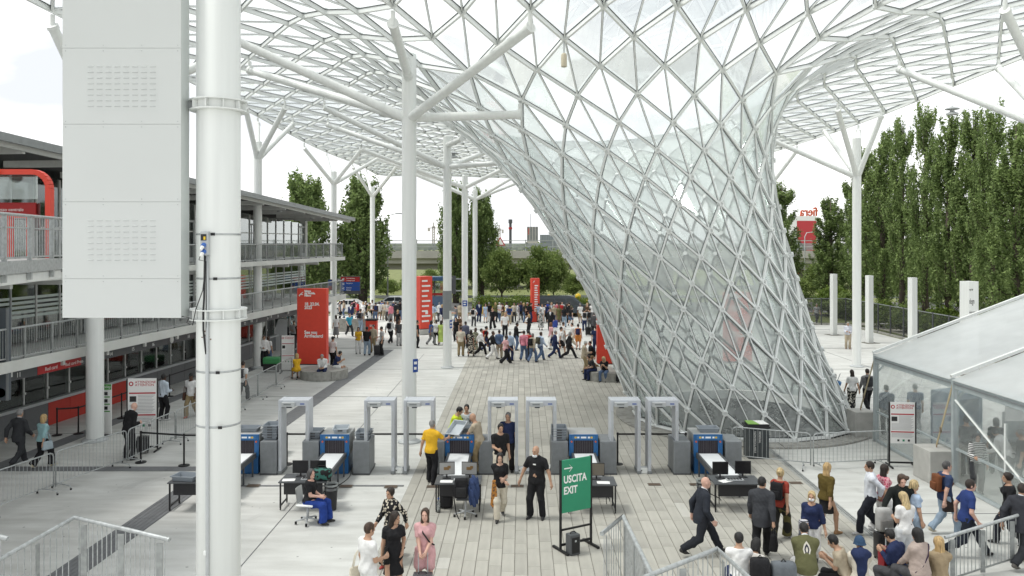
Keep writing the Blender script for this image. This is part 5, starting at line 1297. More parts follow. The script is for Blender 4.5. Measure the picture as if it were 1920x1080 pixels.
# ================================================================== CHECKPOINT
YF = 24.08
MGATE = mat('gate_grey', (.50, .525, .56), .4, var=.05); HOODG = mat('hood_grey', (.36, .37, .365), .5, var=.05); CABG = mat('cabinet_grey', (.20, .215, .225), .5, var=.12)
TRAYM = mat('tray_grey', (.26, .29, .32), .45, var=.05)
def xray(px, label):
    t = thing('xray_scanner', label, 'x-ray scanner', ((px-960)*YF/1500, YF, .022), 0, 'baggage scanners of the checkpoint'); w = .86
    MB().cbox((0, .43, .29), (w-.06, .84, .58), .015).build('base', MBLUE, t)
    b = MB().cbox((0, .46, .88), (w, .90, .62), .02); b.build('hood', HOODG, t)
    f = MB()    # blue front bezel round the tunnel mouth
    f.bb((-w/2-.005, -.045, .55), (-.30, .0, 1.02)).bb((.30, -.045, .55), (w/2+.005, .0, 1.02)).bb((-w/2-.005, -.045, 1.0205), (w/2+.005, 0, 1.195)).bb((-.2995, -.045, .55), (.2995, 0, .60)); f.build('bezel', MBLUE, t)
    p = MB().bb((-.34, -.0505, 1.06), (.34, -.0455, 1.16)).build('control_strip', mat('strip_blue', (.04, .16, .38), .4, var=0), t)
    for x, c in ((-.24, YELL), (-.16, WPRINT), (0, WPRINT), (.16, WPRINT), (.24, YELL)): MB().bb((x-.03 if x else -.08, -.054, 1.085), (x+.03 if x else .08, -.051, 1.135)).build('decal', c, p)
    for s in (-1, 1): MB().tube([(s*.36, -.046, .985), (s*.36, -.075, .985)], .026, 10).build('emergency_button', ORANGE, t, 40)
    c = MB()
    for k in range(11): c.bb((-.295+k*.0537, -.02-.004*(k % 2), .63), (-.245+k*.0537, -.014-.004*(k % 2), 1.018))
    c.build('curtain', mat('lead_curtain', (.03, .025, .032), .5, var=.15), t)
    for nm, y0, y1 in (('infeed_conveyor', -2.35, -.05), ('outfeed_conveyor', .92, 2.7)):
        cv = MB().bb((-.36, y0, .50), (-.302, y1, .655)).bb((.302, y0, .50), (.36, y1, .655)).bb((-.3015, y0, .52), (.3015, y1, .60)).build(nm, DGREY, t)
        MB().bb((-.30, y0-.01, .6005), (.30, y1, .628)).build('belt', BELTW, cv)
        for yy in (y0+.15, (y0+y1)/2+.1, y1-.25):
            for s in (-1, 1): MB().bb((s*.33-.022, yy-.022, 0), (s*.33+.022, yy+.022, .4995)).build('leg', DGREY, cv)
    MB().bb((-.12, -.0665, .30), (.12, -.0105, .36)).build('nameplate', LGREY, t)
    return t
def cabinet(x, label, h=1.0, w=.5, d=.95, y=24.0):
    t = thing('side_cabinet', label, 'cabinet', (x, y, .022), 0, 'grey cabinets beside the scanners')
    MB().cbox((0, d/2, h/2), (w, d, h), .03).build('body', CABG, t); MB().cbox((0, d/2, .02), (w+.03, d+.03, .05), .008).build('plinth', DGREY, t); MB().bb((-w*.3, -.004, h*.12), (w*.3, .012, h*.8)).build('door', CABG, t)
def tray(x, y, z, label, rz=0., tilt=0., n=1, m=None):
    for k in range(n):
        lb = label if n == 1 else label.replace('@', ['lowest', 'second', 'third', 'fourth', 'top'][k if k < n-1 else 4])
        t = thing('tray', lb, 'tray', (x, y, z+k*.075), rz, 'security trays'); t.rotation_euler = (tilt, 0, rz)
        b = MB(); W_, D_, H_ = .42, .60, .13
        b.bb((-W_/2+.03, -D_/2+.03, 0), (W_/2-.03, D_/2-.03, .012)); o4 = [(-1, -1), (1, -1), (1, 1), (-1, 1)]
        vi = [(sx*(W_/2-.03), sy*(D_/2-.03), 0) for sx, sy in o4]; vo = [(sx*W_/2, sy*D_/2, H_) for sx, sy in o4]; vr = [(sx*(W_/2+.025), sy*(D_/2+.025), H_) for sx, sy in o4]; vb = [(sx*(W_/2+.025), sy*(D_/2+.025), H_-.02) for sx, sy in o4]
        b.add(vi+vo+vr+vb, [f for q in range(4) for f in ((q, (q+1) % 4, 4+(q+1) % 4, 4+q), (4+q, 4+(q+1) % 4, 8+(q+1) % 4, 8+q), (8+q, 8+(q+1) % 4, 12+(q+1) % 4, 12+q))])
        b.build('shell', m or TRAYM, t); MB().bb((-.07, -D_/2-.0275, H_*.45), (.07, -D_/2-.0105, H_*.78)).build('grip', DGREY, t)
SC = {}
for k, px, lab in (('a', 459, 'blue and grey baggage scanner partly hidden by the near column'), ('b', 628, 'blue and grey baggage scanner behind the seated woman'), ('c', 862, 'blue and grey baggage scanner where staff lift grey trays'),
                   ('d', 1094, 'blue and grey baggage scanner behind the green exit sign'), ('e', 1327, 'blue and grey baggage scanner at the foot of the glass funnel')):
    SC[k] = xray(px, lab).location.x
Xc = SC
for x, lab in ((Xc['a']+.73, 'grey cabinet with stacked trays right of the leftmost scanner'), (Xc['b']-.72, 'grey cabinet left of the scanner behind the seated woman'), (Xc['b']+.80, 'grey cabinet with one tray right of the scanner behind the seated woman'),
               (Xc['c']-.70, 'grey cabinet behind the yellow polo guard'), (Xc['c']+.82, 'tall grey cabinet right of the scanner with lifted trays'), (Xc['d']-.72, 'grey cabinet with stacked trays left of the scanner behind the exit sign'),
               (Xc['d']+.74, 'grey cabinet right of the scanner behind the exit sign'), (Xc['e']-.78, 'big grey cabinet left of the rightmost scanner'), (Xc['e']+.76, 'grey cabinet right of the rightmost scanner')): cabinet(x, lab)
tray(Xc['a']+.73, 24.45, 1.03, '@ grey tray of the stack right of the leftmost scanner', n=5); tray(Xc['a']-.02, 24.55, 1.215, 'grey tray on top of the leftmost scanner', R(90)); tray(Xc['b']+.1, 24.5, 1.215, 'pale grey tray on top of the scanner behind the seated woman', R(6), m=mat('tray_pale', (.45, .49, .52), .45, var=.04))
tray(Xc['b']+.8, 24.5, 1.03, '@ tray on the cabinet right of the second scanner', n=2); tray(Xc['b']-.72, 24.6, 1.03, '@ tray on the cabinet left of the second scanner', n=2); tray(Xc['d']-.72, 24.4, 1.03, '@ tray of the stack left of the scanner behind the exit sign', n=4)
tray(Xc['e']+.1, 24.5, 1.215, 'grey tray on top of the rightmost scanner', R(90)); tray(Xc['c']-.08, 24.2, 1.30, 'pale grey tray tilted in the hands of the yellow polo guard', R(-25), R(28), m=MC['tray_pale']); tray(Xc['c']+.28, 24.55, 1.215, 'grey tray on the middle scanner before the bald man', R(85))
def gate(px, label):
    t = thing('metal_detector', label, 'metal detector', ((px-960)*YF/1500, YF, .022), 0, 'walk through metal detectors'); w = .92
    for s in (-1, 1):
        p = MB().cbox((s*(w/2-.05), .29, 1.12), (.095, .58, 2.2), .018).build('side_panel', MGATE, t); MB().cbox((s*(w/2-.05), .29, .045), (.13, .62, .09), .012).build('foot', MGREY, p)
        MB().bb((s*(w/2-.05)-.02, -.004, .5), (s*(w/2-.05)+.02, .003, 1.9)).build('light_strip', LGREY, p)
    h = MB().cbox((0, .29, 2.13), (w-.192, .56, .17), .01).build('header', MGATE, t); c = MB().cbox((-.14, -.03, 2.10), (.40, .12, .13), .012).build('control_unit', LGREY, h); MB().bb((-.27, -.0945, 2.085), (-.05, -.0905, 2.13)).build('display', MGREY, h)
    MB().bb((.20, -.0, 2.09), (.33, .011, 2.12)).build('decal', BLUE, h); MB().bb((-.20, -.04, 1.99), (-.05, .04, 2.034)).build('sensor', DGREY, h)
for px, lab in ((550, 'metal detector gate between the first and second scanners'), (711, 'left gate of the detector pair beside the middle column'), (785, 'right gate of the detector pair in front of the middle column'), (943, 'metal detector gate around the man in navy'),
                (1015, 'metal detector gate right behind the black clad guard'), (1173, 'left gate of the detector pair before the glass funnel'), (1244, 'right gate of the detector pair before the glass funnel')): gate(px, lab)
b = None
for i, (px, lab) in enumerate(((748, 'small white base box on the floor between the gates beside the column'), (979, 'small white base box on the floor between the gates at the walkway'), (1208, 'small white base box on the floor between the funnel gates'))):
    t = thing('floor_box', lab, 'floor box', ((px-960)*YF/1500, 24.1, .022)); MB().cbox((0, .1, .09), (.22, .2, .18), .02).build('body', WHITE, t); MB().tube([(-.08, -.005, .1), (-.08, -.02, .1)], .02, 8).build('socket', DGREY, t)
# ---- desks with monitors
def desk(xl, yf, label, w=1.2, d=.78):
    t = thing('desk', label, 'desk', (xl, yf, .022), 0, 'operator desks'); MB().cbox((w/2, d/2, .735), (w, d, .03), .006).build('desk_top', DGREY, t); MB().bb((.12, .10, .40), (w-.12, .12, .719)).build('modesty_panel', BLACKP, t)
    for s in (.04, w-.04):
        l = MB().bb((s-.018, .06, .06), (s+.018, .10, .719)).bb((s-.018, d-.12, .06), (s+.018, d-.08, .719)).bb((s-.016, .1005, .10), (s+.016, d-.1205, .135)).build('leg', BLACK, t)
        for yy in (.08, d-.1): MB().lathe([(0, -.012), (.032, -.012), (.032, .012), (0, .012)], 10).build('caster', RUBBER, l).matrix_basis = Matrix.Translation((s, yy, .032)) @ Matrix.Rotation(R(90), 4, 'Y')
    return t
def monitor(x, y, rz, label, scr=None, z=.775):
    t = thing('monitor', label, 'monitor', (x, y, z), rz, 'monitors on the operator desks'); p = MB().cbox((0, 0, .26), (.42, .03, .34), .008).build('panel', BLACKP, t); MB().bb((-.195, -.0185, .11), (.195, -.0152, .415)).build('screen', scr or SCREEN, p)
    MB().bb((-.02, .016, .02), (.02, .045, .24)).build('stand', BLACKP, t); MB().cbox((0, .02, .008), (.22, .16, .016), .005).build('base', BLACKP, t); return p
def console(x, y, label):
    t = thing('control_console', label, 'keyboard', (x, y, .775)); MB().cbox((0, 0, .02), (.44, .18, .035), .006).build('body', LGREY, t)
    for k in range(5): MB().bb((-.19+k*.078, -.06, .0376), (-.13+k*.078, .06, .048)).build('key_block', BLACKP, t)
def papers(x, y, rz, label): t = thing('papers', label, 'papers', (x, y, .7745), rz); MB().bb((-.15, -.105, 0), (.15, .105, .003)).bb((-.12, -.13, .0032), (.18, .08, .006)).build('sheet', WPRINT, t)
SCRL = mat('screen_image', (.34, .34, .33), .25, var=.05)
desk(-8.93, 20.7, 'black operator desk with a tray half hidden by the near column', 1.3); desk(-6.07, 20.75, 'black operator desk beside the seated woman', 1.25); desk(-2.0, 20.6, 'black operator desk with two lit screens and bags around it', 1.2); desk(1.42, 20.5, 'black operator desk partly behind the green exit sign', 1.28); desk(5.22, 20.6, 'black operator desk with two dark screens before the rightmost scanner', 1.25)
tray(-8.55, 21.0, .775, 'grey tray with a cloth on the leftmost desk', R(80))
t = thing('water_bottle', 'blue tinted water bottle on the leftmost desk', 'bottle', (-8.12, 21.2, .775)); BOT = glassmat('bottle_blue', (.3, .55, .75), .35, (.15, .38, .6), .8); MB().lathe([(0, 0), (.038, 0), (.04, .16), (.018, .22), (.018, .25)], 14).build('body', BOT, t, True); MB().lathe([(.02, .25), (.02, .275), (0, .275)], 12).build('cap', BLUE, t)
t = thing('folded_cloth', 'black and white patterned cloth lying on the leftmost desk', 'cloth', (-7.92, 21.0, .775)); v, q = surfnet(lambda p: el(p, (0, 0, .05), (.2, .16, .075))+fold(p*2, .03, 5), (-.3, -.25, -.05), (.3, .25, .2), .02); b = MB(); b.add(v.tolist(), q.tolist()); b.build('fabric', cloth((.6, .6, .62), ('camo', (.03, .03, .04), 14)), t, True)
monitor(-7.78, 21.35, 0, 'dark monitor on the leftmost desk beside the near column')
monitor(-5.62, 21.25, 0, 'left dark monitor behind the seated woman'); monitor(-5.15, 21.25, 0, 'right dark monitor behind the seated woman'); papers(-5.86, 20.95, .1, 'loose white papers on the desk beside the seated woman'); console(-5.3, 20.98, 'grey control console on the desk beside the seated woman')
for x, rz, s_, lab in ((-1.72, .12, 0, 'left lit monitor showing a scan picture on the bag desk'), (-1.12, -.15, 1, 'right lit monitor showing a scan picture on the bag desk')):
    p = monitor(x, 21.1, rz, lab, SCRL); MB().bb((-.08, -.0215, .22), (.06, -.0188, .30)).bb((.02, -.022, .26), (.10, -.0188, .33)).build('scan_image', mat('scan_orange', (.22, .13, .05), .4, var=.1), p)
papers(-1.72, 20.82, 0, 'white papers at the left end of the bag desk'); console(-1.3, 20.88, 'control console between papers and jacket on the bag desk')
monitor(1.72, 21.0, 0, 'dim monitor just behind the right edge of the exit sign', mat('screen_dim', (.16, .14, .11), .25, var=.03)); monitor(2.22, 21.0, 0, 'dim brownish monitor right of the exit sign', MC['screen_dim']); console(1.85, 20.7, 'control console on the desk behind the exit sign'); papers(2.35, 20.72, -.05, 'white papers on the desk behind the exit sign')
monitor(5.5, 21.12, 0, 'left dark monitor on the rightmost desk'); monitor(6.12, 21.2, -.05, 'right dark monitor on the rightmost desk'); console(5.82, 20.9, 'control console in front of the rightmost desk monitors'); papers(5.55, 20.85, .5, 'white papers on the rightmost desk')
# bin with clear liner, small bins
def wastebin(x, y, label, h=.62):
    t = thing('waste_bin', label, 'bin', (x, y, .022)); MB().lathe([(.13, 0), (.17, h), (.16, h), (.12, .02)], 18).build('body', BLACKP, t, 40); MB().lathe([(.165, h-.02), (.19, h+.05), (.15, h+.04), (.18, h-.10)], 18).build('liner', glassmat('liner_'+label[:4], (.8, .82, .82), .4, (.7, .72, .72), .5), t)
wastebin(5.06, 21.2, 'black waste bin with clear liner left of the rightmost desk'); wastebin(-4.72, 20.9, 'black waste bin with clear liner right of the seated woman')
p = gp(1423, 862); t = thing('litter_bin', 'large dark litter bin with green and white lid in front of the glass funnel', 'bin', (p.x, p.y+.3, .01))
MB().prism([(-.33, -.28), (.33, -.28), (.33, .28), (-.33, .28)], 0, 1.0).build('body', mat('bin_charcoal', (.045, .055, .06), .5, var=.05), t)
for k in range(6): MB().bb((-.29+k*.1, -.297, .06), (-.22+k*.1, -.281, .92)).build('rib', mat('bin_charcoal2', (.06, .07, .075), .5), t)
l = MB(); l.prism([(-.37, -.33), (.37, -.33), (.37, .33), (-.37, .33)], 1.001, 1.05).prism([(-.34, -.30), (.34, -.30), (.30, .28), (-.30, .28)], 1.0505, 1.12); lo_ = l.build('lid', BLACKP, t)
MB().prism([(-.34, -.27), (.02, -.28), (-.05, .26), (-.30, .26)], 1.121, 1.135).build('lid_panel', mat('lid_green', (.22, .42, .08), .5), lo_); MB().prism([(.03, -.28), (.33, -.27), (.29, .26), (-.03, .26)], 1.121, 1.135).build('lid_panel', WPRINT, lo_)
for tx, x in (('NON RICICLABILE', -.15), ('RESIDUAL', .0)): textobj('lettering', tx, .085, (x, -.299, .9), (R(90), R(90), 0), WPRINT, t)
# ---- green exit sign
a, c = gp(1051, 1036), gp(1108, 1023); rzx = math.atan2(c.y-a.y, c.x-a.x); wx_ = (c-a).length
t = thing('exit_sign', 'tall green exit sign with white arrow in a black frame', 'sign', (a.x, a.y, .02), rzx)
for x in (0, wx_): MB().bb((x-.022, -.022, .05), (x+.022, .022, 2.06)).build('post', BLACK, t); MB().cbox((x, 0, .03), (.06, .62, .05), .01).build('foot', BLACK, t)
MB().bb((.0225, -.016, .12), (wx_-.0225, .016, .17)).bb((.0225, -.016, .46), (wx_-.0225, .016, .50)).build('crossbar', BLACK, t)
g_ = MB().bb((.024, -.02, .86), (wx_-.024, .02, 2.05)).build('green_board', GREEN, t)
wi = wx_-.05
textobj('lettering', 'USCITA', .235, (.07, -.022, 1.53), (R(90), 0, 0), WPRINT, g_, bold=.007, fit=wi*.80); textobj('lettering', 'EXIT', .235, (.07, -.022, 1.28), (R(90), 0, 0), WPRINT, g_, bold=.007, fit=wi*.47)
ar = MB(); ar.beam((.085, -.0225, 1.86), (.30, -.0225, 1.86), .004, .026); ar.beam((.22, -.0228, 1.94), (.305, -.0228, 1.855), .004, .026, (0, 1, 0)); ar.beam((.22, -.0232, 1.78), (.305, -.0232, 1.865), .004, .026, (0, 1, 0)); ar.build('arrow', WPRINT, g_)
t = thing('loudspeaker', 'small black portable loudspeaker leaning at the foot of the exit sign', 'speaker', (a.x+.22, a.y-.04, .02), rzx); MB().cbox((0, -.1, .23), (.26, .22, .46), .03).build('cabinet', DGREY, t); MB().bb((-.10, -.2145, .05), (.10, -.2105, .40)).build('grille', BLACK, t); MB().bb((-.02, -.218, .3), (.02, -.2146, .34)).build('badge', LGREY, t); MB().tube([(-.07, -.1, .455), (-.05, -.1, .50), (.05, -.1, .50), (.07, -.1, .455)], .012, 6).build('handle', BLACK, t)
# ---- attention signs
def attention(x, y, w, h, z0, label, rz=0.0):
    t = thing('notice_sign', label, 'sign', (x, y, .02), rz, 'black framed notice boards')
    for s in (-1, 1): MB().bb((s*w/2-.02, -.02, .04), (s*w/2+.02, .02, h)).build('post', BLACK, t); MB().cbox((s*w/2, 0, .025), (.05, .62, .045), .008).build('foot', BLACK, t)
    MB().bb((-w/2+.0205, -.015, .10), (w/2-.0205, .015, .15)).build('crossbar', BLACK, t)
    b = MB().bb((-w/2+.0205, -.012, z0), (w/2-.0205, .012, h)).build('board', WPRINT, t); H_ = h-z0; y_ = -.0135; u = w/.82
    for tx, dz in (('ATTENZIONE', .135), ('ATTENTION', .215)): textobj('lettering', tx, .092*u, (-w*.24, y_, h-dz*u), (R(90), 0, 0), RPRINT, b, bold=.001)
    o = MB().lathe([(0, 0), (.065*u, 0), (.065*u, .001), (0, .001)], 18).build('prohibition_mark', RPRINT, b); o.matrix_basis = Matrix.Translation((-w*.37, y_, h-.15*u)) @ Matrix.Rotation(R(90), 4, 'X'); MB().bb((-w*.37-.03*u, y_-.003, h-.18*u), (-w*.37+.03*u, y_-.0015, h-.12*u)).build('bag_pictogram', WPRINT, b)
    for f in (.29, .72): MB().bb((-w*.44, y_-.0005, h-H_*f-.02*u), (w*.44, y_+.001, h-H_*f+.02*u)).build('red_bar', RPRINT, b)
    ln = MB(); k = 0
    for f in list(np.arange(.33, .68, .028))+list(np.arange(.76, .86, .028)):
        x0 = -w*.14 if f < .5 else -w*.42; ln.bb((x0, y_, h-H_*f-.006*u), (w*(.42-.12*((k*7) % 5)/5), y_+.001, h-H_*f+.006*u)); k += 1
    ln.build('small_print', mat('print_grey', (.35, .35, .36), .7, var=0), b); MB().bb((-w*.42, y_, h-H_*.46), (-w*.20, y_+.001, h-H_*.35)).build('pictogram', BPRINT, b)
    for q in range(3): MB().bb((-w*.2+q*w*.2, y_, z0+H_*.05), (-w*.12+q*w*.2, y_+.001, z0+H_*.1)).build('pictogram', [BPRINT, GREEN, BPRINT][q], b)
p = gp(267, 846); attention(p.x, p.y, .98, 2.42, .72, 'large white attention notice with red print near the left barriers', R(4))
p = gp(1692, 876); attention(p.x, p.y, .78, 2.0, .72, 'white attention notice standing before the tent wall', R(-6))
p = gp(540, 700); attention(p.x, p.y, .72, 2.0, .5, 'white attention notice left of the big red totem', R(4))
p = gp(198, 818); t = thing('help_desk_sign', 'white and green accessibility notice half behind the thick left column', 'sign', (p.x-.12, p.y, .02), R(2)); MB().bb((-.38, -.02, .06), (.33, .02, 1.86)).build('board', WPRINT, t); MB().cbox((0, 0, .03), (.5, .4, .05), .01).build('foot', BLACK, t)
MB().bb((-.38, -.0225, 1.66), (.33, -.0205, 1.86)).build('green_header', mat('leaf_green', (.10, .34, .08), .5), t); textobj('lettering', 'Accessibility', .13, (.31, -.0235, 1.72), (R(90), 0, 0), WPRINT, t, align='RIGHT')
for q in range(3): MB().bb((-.3, -.022, 1.38-q*.26), (.28, -.0205, 1.42-q*.26)).build('green_line', MC['leaf_green'], t); MB().bb((.0, -.022, 1.46-q*.26), (.20, -.0205, 1.58-q*.26)).build('pictogram', BPRINT, t)
# ---- belt stanchions
def stanchion(x, y, label, to=None, grp='black belt stanchions', z1=.95):
    t = thing('belt_stanchion', label, 'stanchion', (x, y, .016), 0, grp); MB().lathe([(0, 0), (.17, 0), (.17, .02), (.05, .04), (0, .04)], 20).build('base', BLACK, t, 40); MB().lathe([(.028, .04), (.028, .93), (.034, .93), (.034, 1.0), (0, 1.0)], 12).build('post', BLACK, t, 40)
    if to: MB().beam((0, 0, z1), (to[0]-x, to[1]-y, z1), .004, .055).build('belt', BLACK, t)
P_ = [gp(*q) for q in ((107, 817), (147, 814), (228, 785), (318, 744))]
for i, (q, lab) in enumerate(zip(P_, ('belt stanchion just right of the walking couple on the left', 'belt stanchion just left of the thick left column', 'belt stanchion behind the accessibility notice', 'belt stanchion behind the man in a pale blue shirt'))): stanchion(q.x, q.y, lab, (P_[i+1].x, P_[i+1].y) if i < 3 else (P_[3].x+.3, P_[3].y+4))
a, c = gp(264, 868), gp(345, 874); stanchion(a.x, a.y, 'belt stanchion beside the bent over bald man', (c.x, c.y)); stanchion(c.x, c.y, 'belt stanchion left of the near column by the leftmost desk', (c.x+2.4, c.y))
for px0, px1, l0, l1 in ((538, 612, 'belt stanchion behind the first detector gate', 'belt stanchion left of the second scanner'), (694, 812, 'belt stanchion behind the gate left of the middle column', 'belt stanchion behind the yellow polo guard'), (1158, 1286, 'belt stanchion behind the gate left of the glass funnel', 'belt stanchion at the rim of the glass funnel')):
    d = 25.15; a_, c_ = (px0-960)*d/1500, (px1-960)*d/1500; stanchion(a_, d, l0, (c_, d)); stanchion(c_, d, l1)
# ---- crowd control barriers
def barrier(a, c, label):
    a, c = Vector(a), Vector(c); d = c-a; L_ = d.length-.06; t = thing('crowd_barrier', label, 'barrier', (a.x, a.y, .016), math.atan2(d.y, d.x), 'galvanised crowd barriers')
    r = .12; pts = [(.02, 0, .12), (.02, 0, 1.1-r), (.02+r*.3, 0, 1.1-r*.3), (.02+r, 0, 1.1), (L_-r, 0, 1.1), (L_-r*.3, 0, 1.1-r*.3), (L_, 0, 1.1-r), (L_, 0, .12)]
    MB().tube(pts, .019, 8).tube([(.02, 0, .2), (L_, 0, .2)], .016, 8).build('frame', GALV, t, True)
    n_ = int(L_/.13)
    for k in range(1, n_): MB().tube([(.02+k*(L_-.02)/n_, 0, .2), (.02+k*(L_-.02)/n_, 0, 1.09)], .007, 5).build('bar', GALV, t)
    for x in (.22, L_-.22):
        f = MB().tube([(x, 0, .2), (x, 0, .13), (x, -.1, .13), (x, -.30, .11), (x, -.33, .03)], .016, 7).tube([(x, 0, .13), (x, .1, .13), (x, .30, .11), (x, .33, .03)], .016, 7).build('foot', GALV, t, True)
        for s in (-1, 1): MB().lathe([(0, 0), (.026, 0), (.026, .04), (0, .04)], 10, (x, s*.33, 0)).build('rubber_tip', RUBBER, f)
BL = [(-13.35, 20.1), (-12.82, 22.45), (-12.05, 25.1), (-11.72, 27.9), (-11.55, 30.5), (-11.45, 33.1), (-11.35, 35.75), (-11.3, 38.35), (-11.25, 40.9)]
BLL = ['crowd barrier at the left edge of the photo', 'crowd barrier crossing below the walking couple', 'crowd barrier beside the bent over bald man', 'crowd barrier running behind the near column', 'crowd barrier hidden mostly by the near column', 'crowd barrier just right of the near column',
       'crowd barrier second right of the near column', 'crowd barrier ending near the yellow dressed sitter']
for a, c, l in zip(BL, BL[1:], BLL): barrier(a, c, l)
Q = [gp(1372, 866), gp(1524, 881), gp(1668, 874)]
barrier((Q[0].x, Q[0].y), (Q[1].x, Q[1].y), 'crowd barrier right of the rightmost scanner, behind the litter bin'); barrier((Q[1].x, Q[1].y), (Q[2].x, Q[2].y), 'crowd barrier between the litter bin and the tent notice')
# ---- red totems and planters
def emblem(par, x, y, z, s):
    b = MB()
    for (p0, p1, w0) in (((-.5, -.35), (.1, .25), .22), ((.1, .25), (.5, .5), .14), ((-.15, -.1), (.45, -.05), .16), ((-.5, -.35), (-.35, -.55), .12)):
        b.beam((x+p0[0]*s, y, z+p0[1]*s), (x+p1[0]*s, y, z+p1[1]*s), .002, w0*s, (-(p1[1]-p0[1]), 0, p1[0]-p0[0]))
    b.build('emblem', WPRINT, par)
def totem(x, y, w, d, h, z0, rz, label, big=True):
    t = thing('red_totem', label, 'totem', (x, y, z0), rz, 'red fair totems'); b = MB().cbox((0, 0, h/2), (w, d, h), .012).build('body', RED, t); MB().bb((-w*.46, -d*.42, -.06), (w*.46, d*.42, -.001)).build('plinth', DGREY, t); f = -d/2-.003
    if big:
        emblem(b, -w*.36, f, h*.925, .22)
        for tx, zz, sz in (('Salone\ndel Mobile.\nMilano', .955, .150), ('18_23.04.\n2023', .775, .235), ('See you\nArrivederci', .40, .245)): textobj('lettering', tx, sz, (-w*.25, f, h*zz), (R(90), 0, 0), WPRINT, b, bold=.009, space=.78, sx=.88)
    return t, b
def planter(px, py, r, label):
    q = gp(px, py); t = thing('planter', label, 'planter', (q.x, q.y+r, .012))
    for k in range(6):
        aa = np.linspace(R(k*60+.6), R(k*60+59.4), 8); MB().prism([(r*math.cos(a), r*math.sin(a)) for a in aa]+[(.06*math.cos(a), .06*math.sin(a)) for a in aa[::-1]], 0, .46).build('concrete_segment', CONCD, t)
    return t.location
pl = planter(597, 716, 1.22, 'round rough concrete planter base under the big red totem'); totem(gp(592, 697).x, 42.6, 1.58, .42, 4.0, .54, R(-3), 'big red totem with white dates and greeting on the left')
totem((1147-960)*42.8/1500, 42.8, 1.6, .42, 4.0, .54, R(2), 'big red totem half hidden behind the left flank of the glass funnel'); planter(1143, 718, 1.1, 'round concrete planter base beside the glass funnel')
totem(13.1, 46.5, 1.6, .42, 4.0, .1, R(4), 'red totem glimpsed through the glass of the funnel')
t, b = totem((793-960)*61/1500, 61, 1.05, 1.0, 3.95, .45, R(38), 'red totem showing two printed faces between the middle columns', False)
for rr in (0, 90):
    for k in range(9): o = MB().bb((-.40, -.505, 3.55-k*.38), (.10+.25*((k*5) % 3)/2, -.5015, 3.68-k*.38)).build('print_block', WPRINT, b); o.rotation_euler = (0, 0, R(-rr))
    o = MB().bb((-.1, -.506, 1.1), (.14, -.5055, 1.35)).build('white_label', WPRINT, b); o.rotation_euler = (0, 0, R(-rr))
t2 = thing('totem_base', 'pale concrete base block under the two faced red totem', 'base block', ((793-960)*61/1500, 61, .012), R(38)); MB().cbox((0, 0, .2), (1.3, 1.3, .37), .02).build('block', CONC, t2)
t, b = totem((1003-960)*70/1500, 70, .72, .5, 3.8, .05, R(12), 'slim red totem in front of the hedge', False); emblem(b, -.15, -.254, 3.5, .18)
for k in range(12): MB().bb((-.1, -.2535, 3.1-k*.2), (.22-.1*((k*3) % 4)/4, -.2515, 3.2-k*.2)).build('print_block', WPRINT, b)
p = gp(697, 638); t = thing('red_bin', 'small red block bin with black lid amid the left crowd', 'bin', (p.x, p.y, .012)); MB().cbox((0, 0, .75), (.78, .6, 1.3), .012).build('body', RED, t); MB().cbox((0, 0, 1.47), (.86, .68, .1), .02).build('lid', BLACKP, t); MB().bb((-.3, -.2, .03), (.3, .2, .0995)).build('plinth', DGREY, t); MB().bb((-.1, -.3045, 1.08), (.25, -.3015, 1.12)).bb((-.1, -.3045, 1.0), (.2, -.3015, 1.04)).build('print_block', WPRINT, t)
# ---- direction boards on columns
def board(x, y, zc, w, h, bands, label, rz=0., arm=None):
    t = thing('direction_board', label, 'sign', (x, y, zc), rz, 'direction boards'); MB().cbox((0, 0, 0), (w, .12, h), .01).build('board', DGREY, t); z = h/2-.03
    for bh, m, txts in bands:
        f = MB().bb((-w/2+.03, -.066, z-bh), (w/2-.03, -.0605, z-.02)).build('colour_field', m, t); 
        for k, tx in enumerate(txts): textobj('lettering', tx, .13, (-w*.2, -.068, z-.16-k*.17), (R(90), 0, 0), WPRINT, f, sx=.9)
        if txts: MB().beam((-w*.42, -.0675, z-bh/2), (-w*.30, -.0675, z-bh/2+.06), .003, .04).beam((-w*.42, -.0675, z-bh/2), (-w*.30, -.0675, z-bh/2-.06), .003, .04).build('arrow', WPRINT, f)
        z -= bh
    if arm: MB().bb((arm[0], -.02, h*.3), (arm[1], .02, h*.36)).bb((arm[0], -.02, -h*.36), (arm[1], .02, -h*.3)).build('arm', GALV, t)
board(-12.3, 60.9, 3.72, 1.5, 1.36, [(.38, REDD, ['Metropolitana', 'Underground']), (.34, BLUE, ['Reception']), (.34, BLUE, ['Stazione', 'Railway'])], 'red blue and grey direction board on the left column', 0, (-1.05, -.75))
board(-4.75, 60.9, 3.75, .95, 1.36, [(.4, DGREY, ['Car Park'])], 'dark grey direction board on the third middle column', 0, (.47, .9))
board((580-960)*50/1500, 50, 3.72, .55, .68, [(.36, BLUE, []), (.26, REDD, [])], 'small blue and red hanging sign at the pavilion balcony'); board((619-960)*58/1500, 58, 3.9, .3, .80, [(.42, BLUE, []), (.30, REDD, [])], 'narrow blue and red sign beside the left column with the direction board')
def plate(x, y, zc, w, h, label, rz=0., tx='W'):
    t = thing('blue_plate', label, 'plate', (x, y, zc), rz, 'blue plates on columns'); MB().bb((-w/2, -.008, -h/2), (w/2, .008, h/2)).build('plate', BLUE, t); MB().bb((-w*.3, -.0105, h*.1), (w*.3, -.0085, h*.3)).bb((-w*.3, -.0105, -h*.3), (w*.2, -.0085, -h*.1)).build('print_block', WPRINT, t)
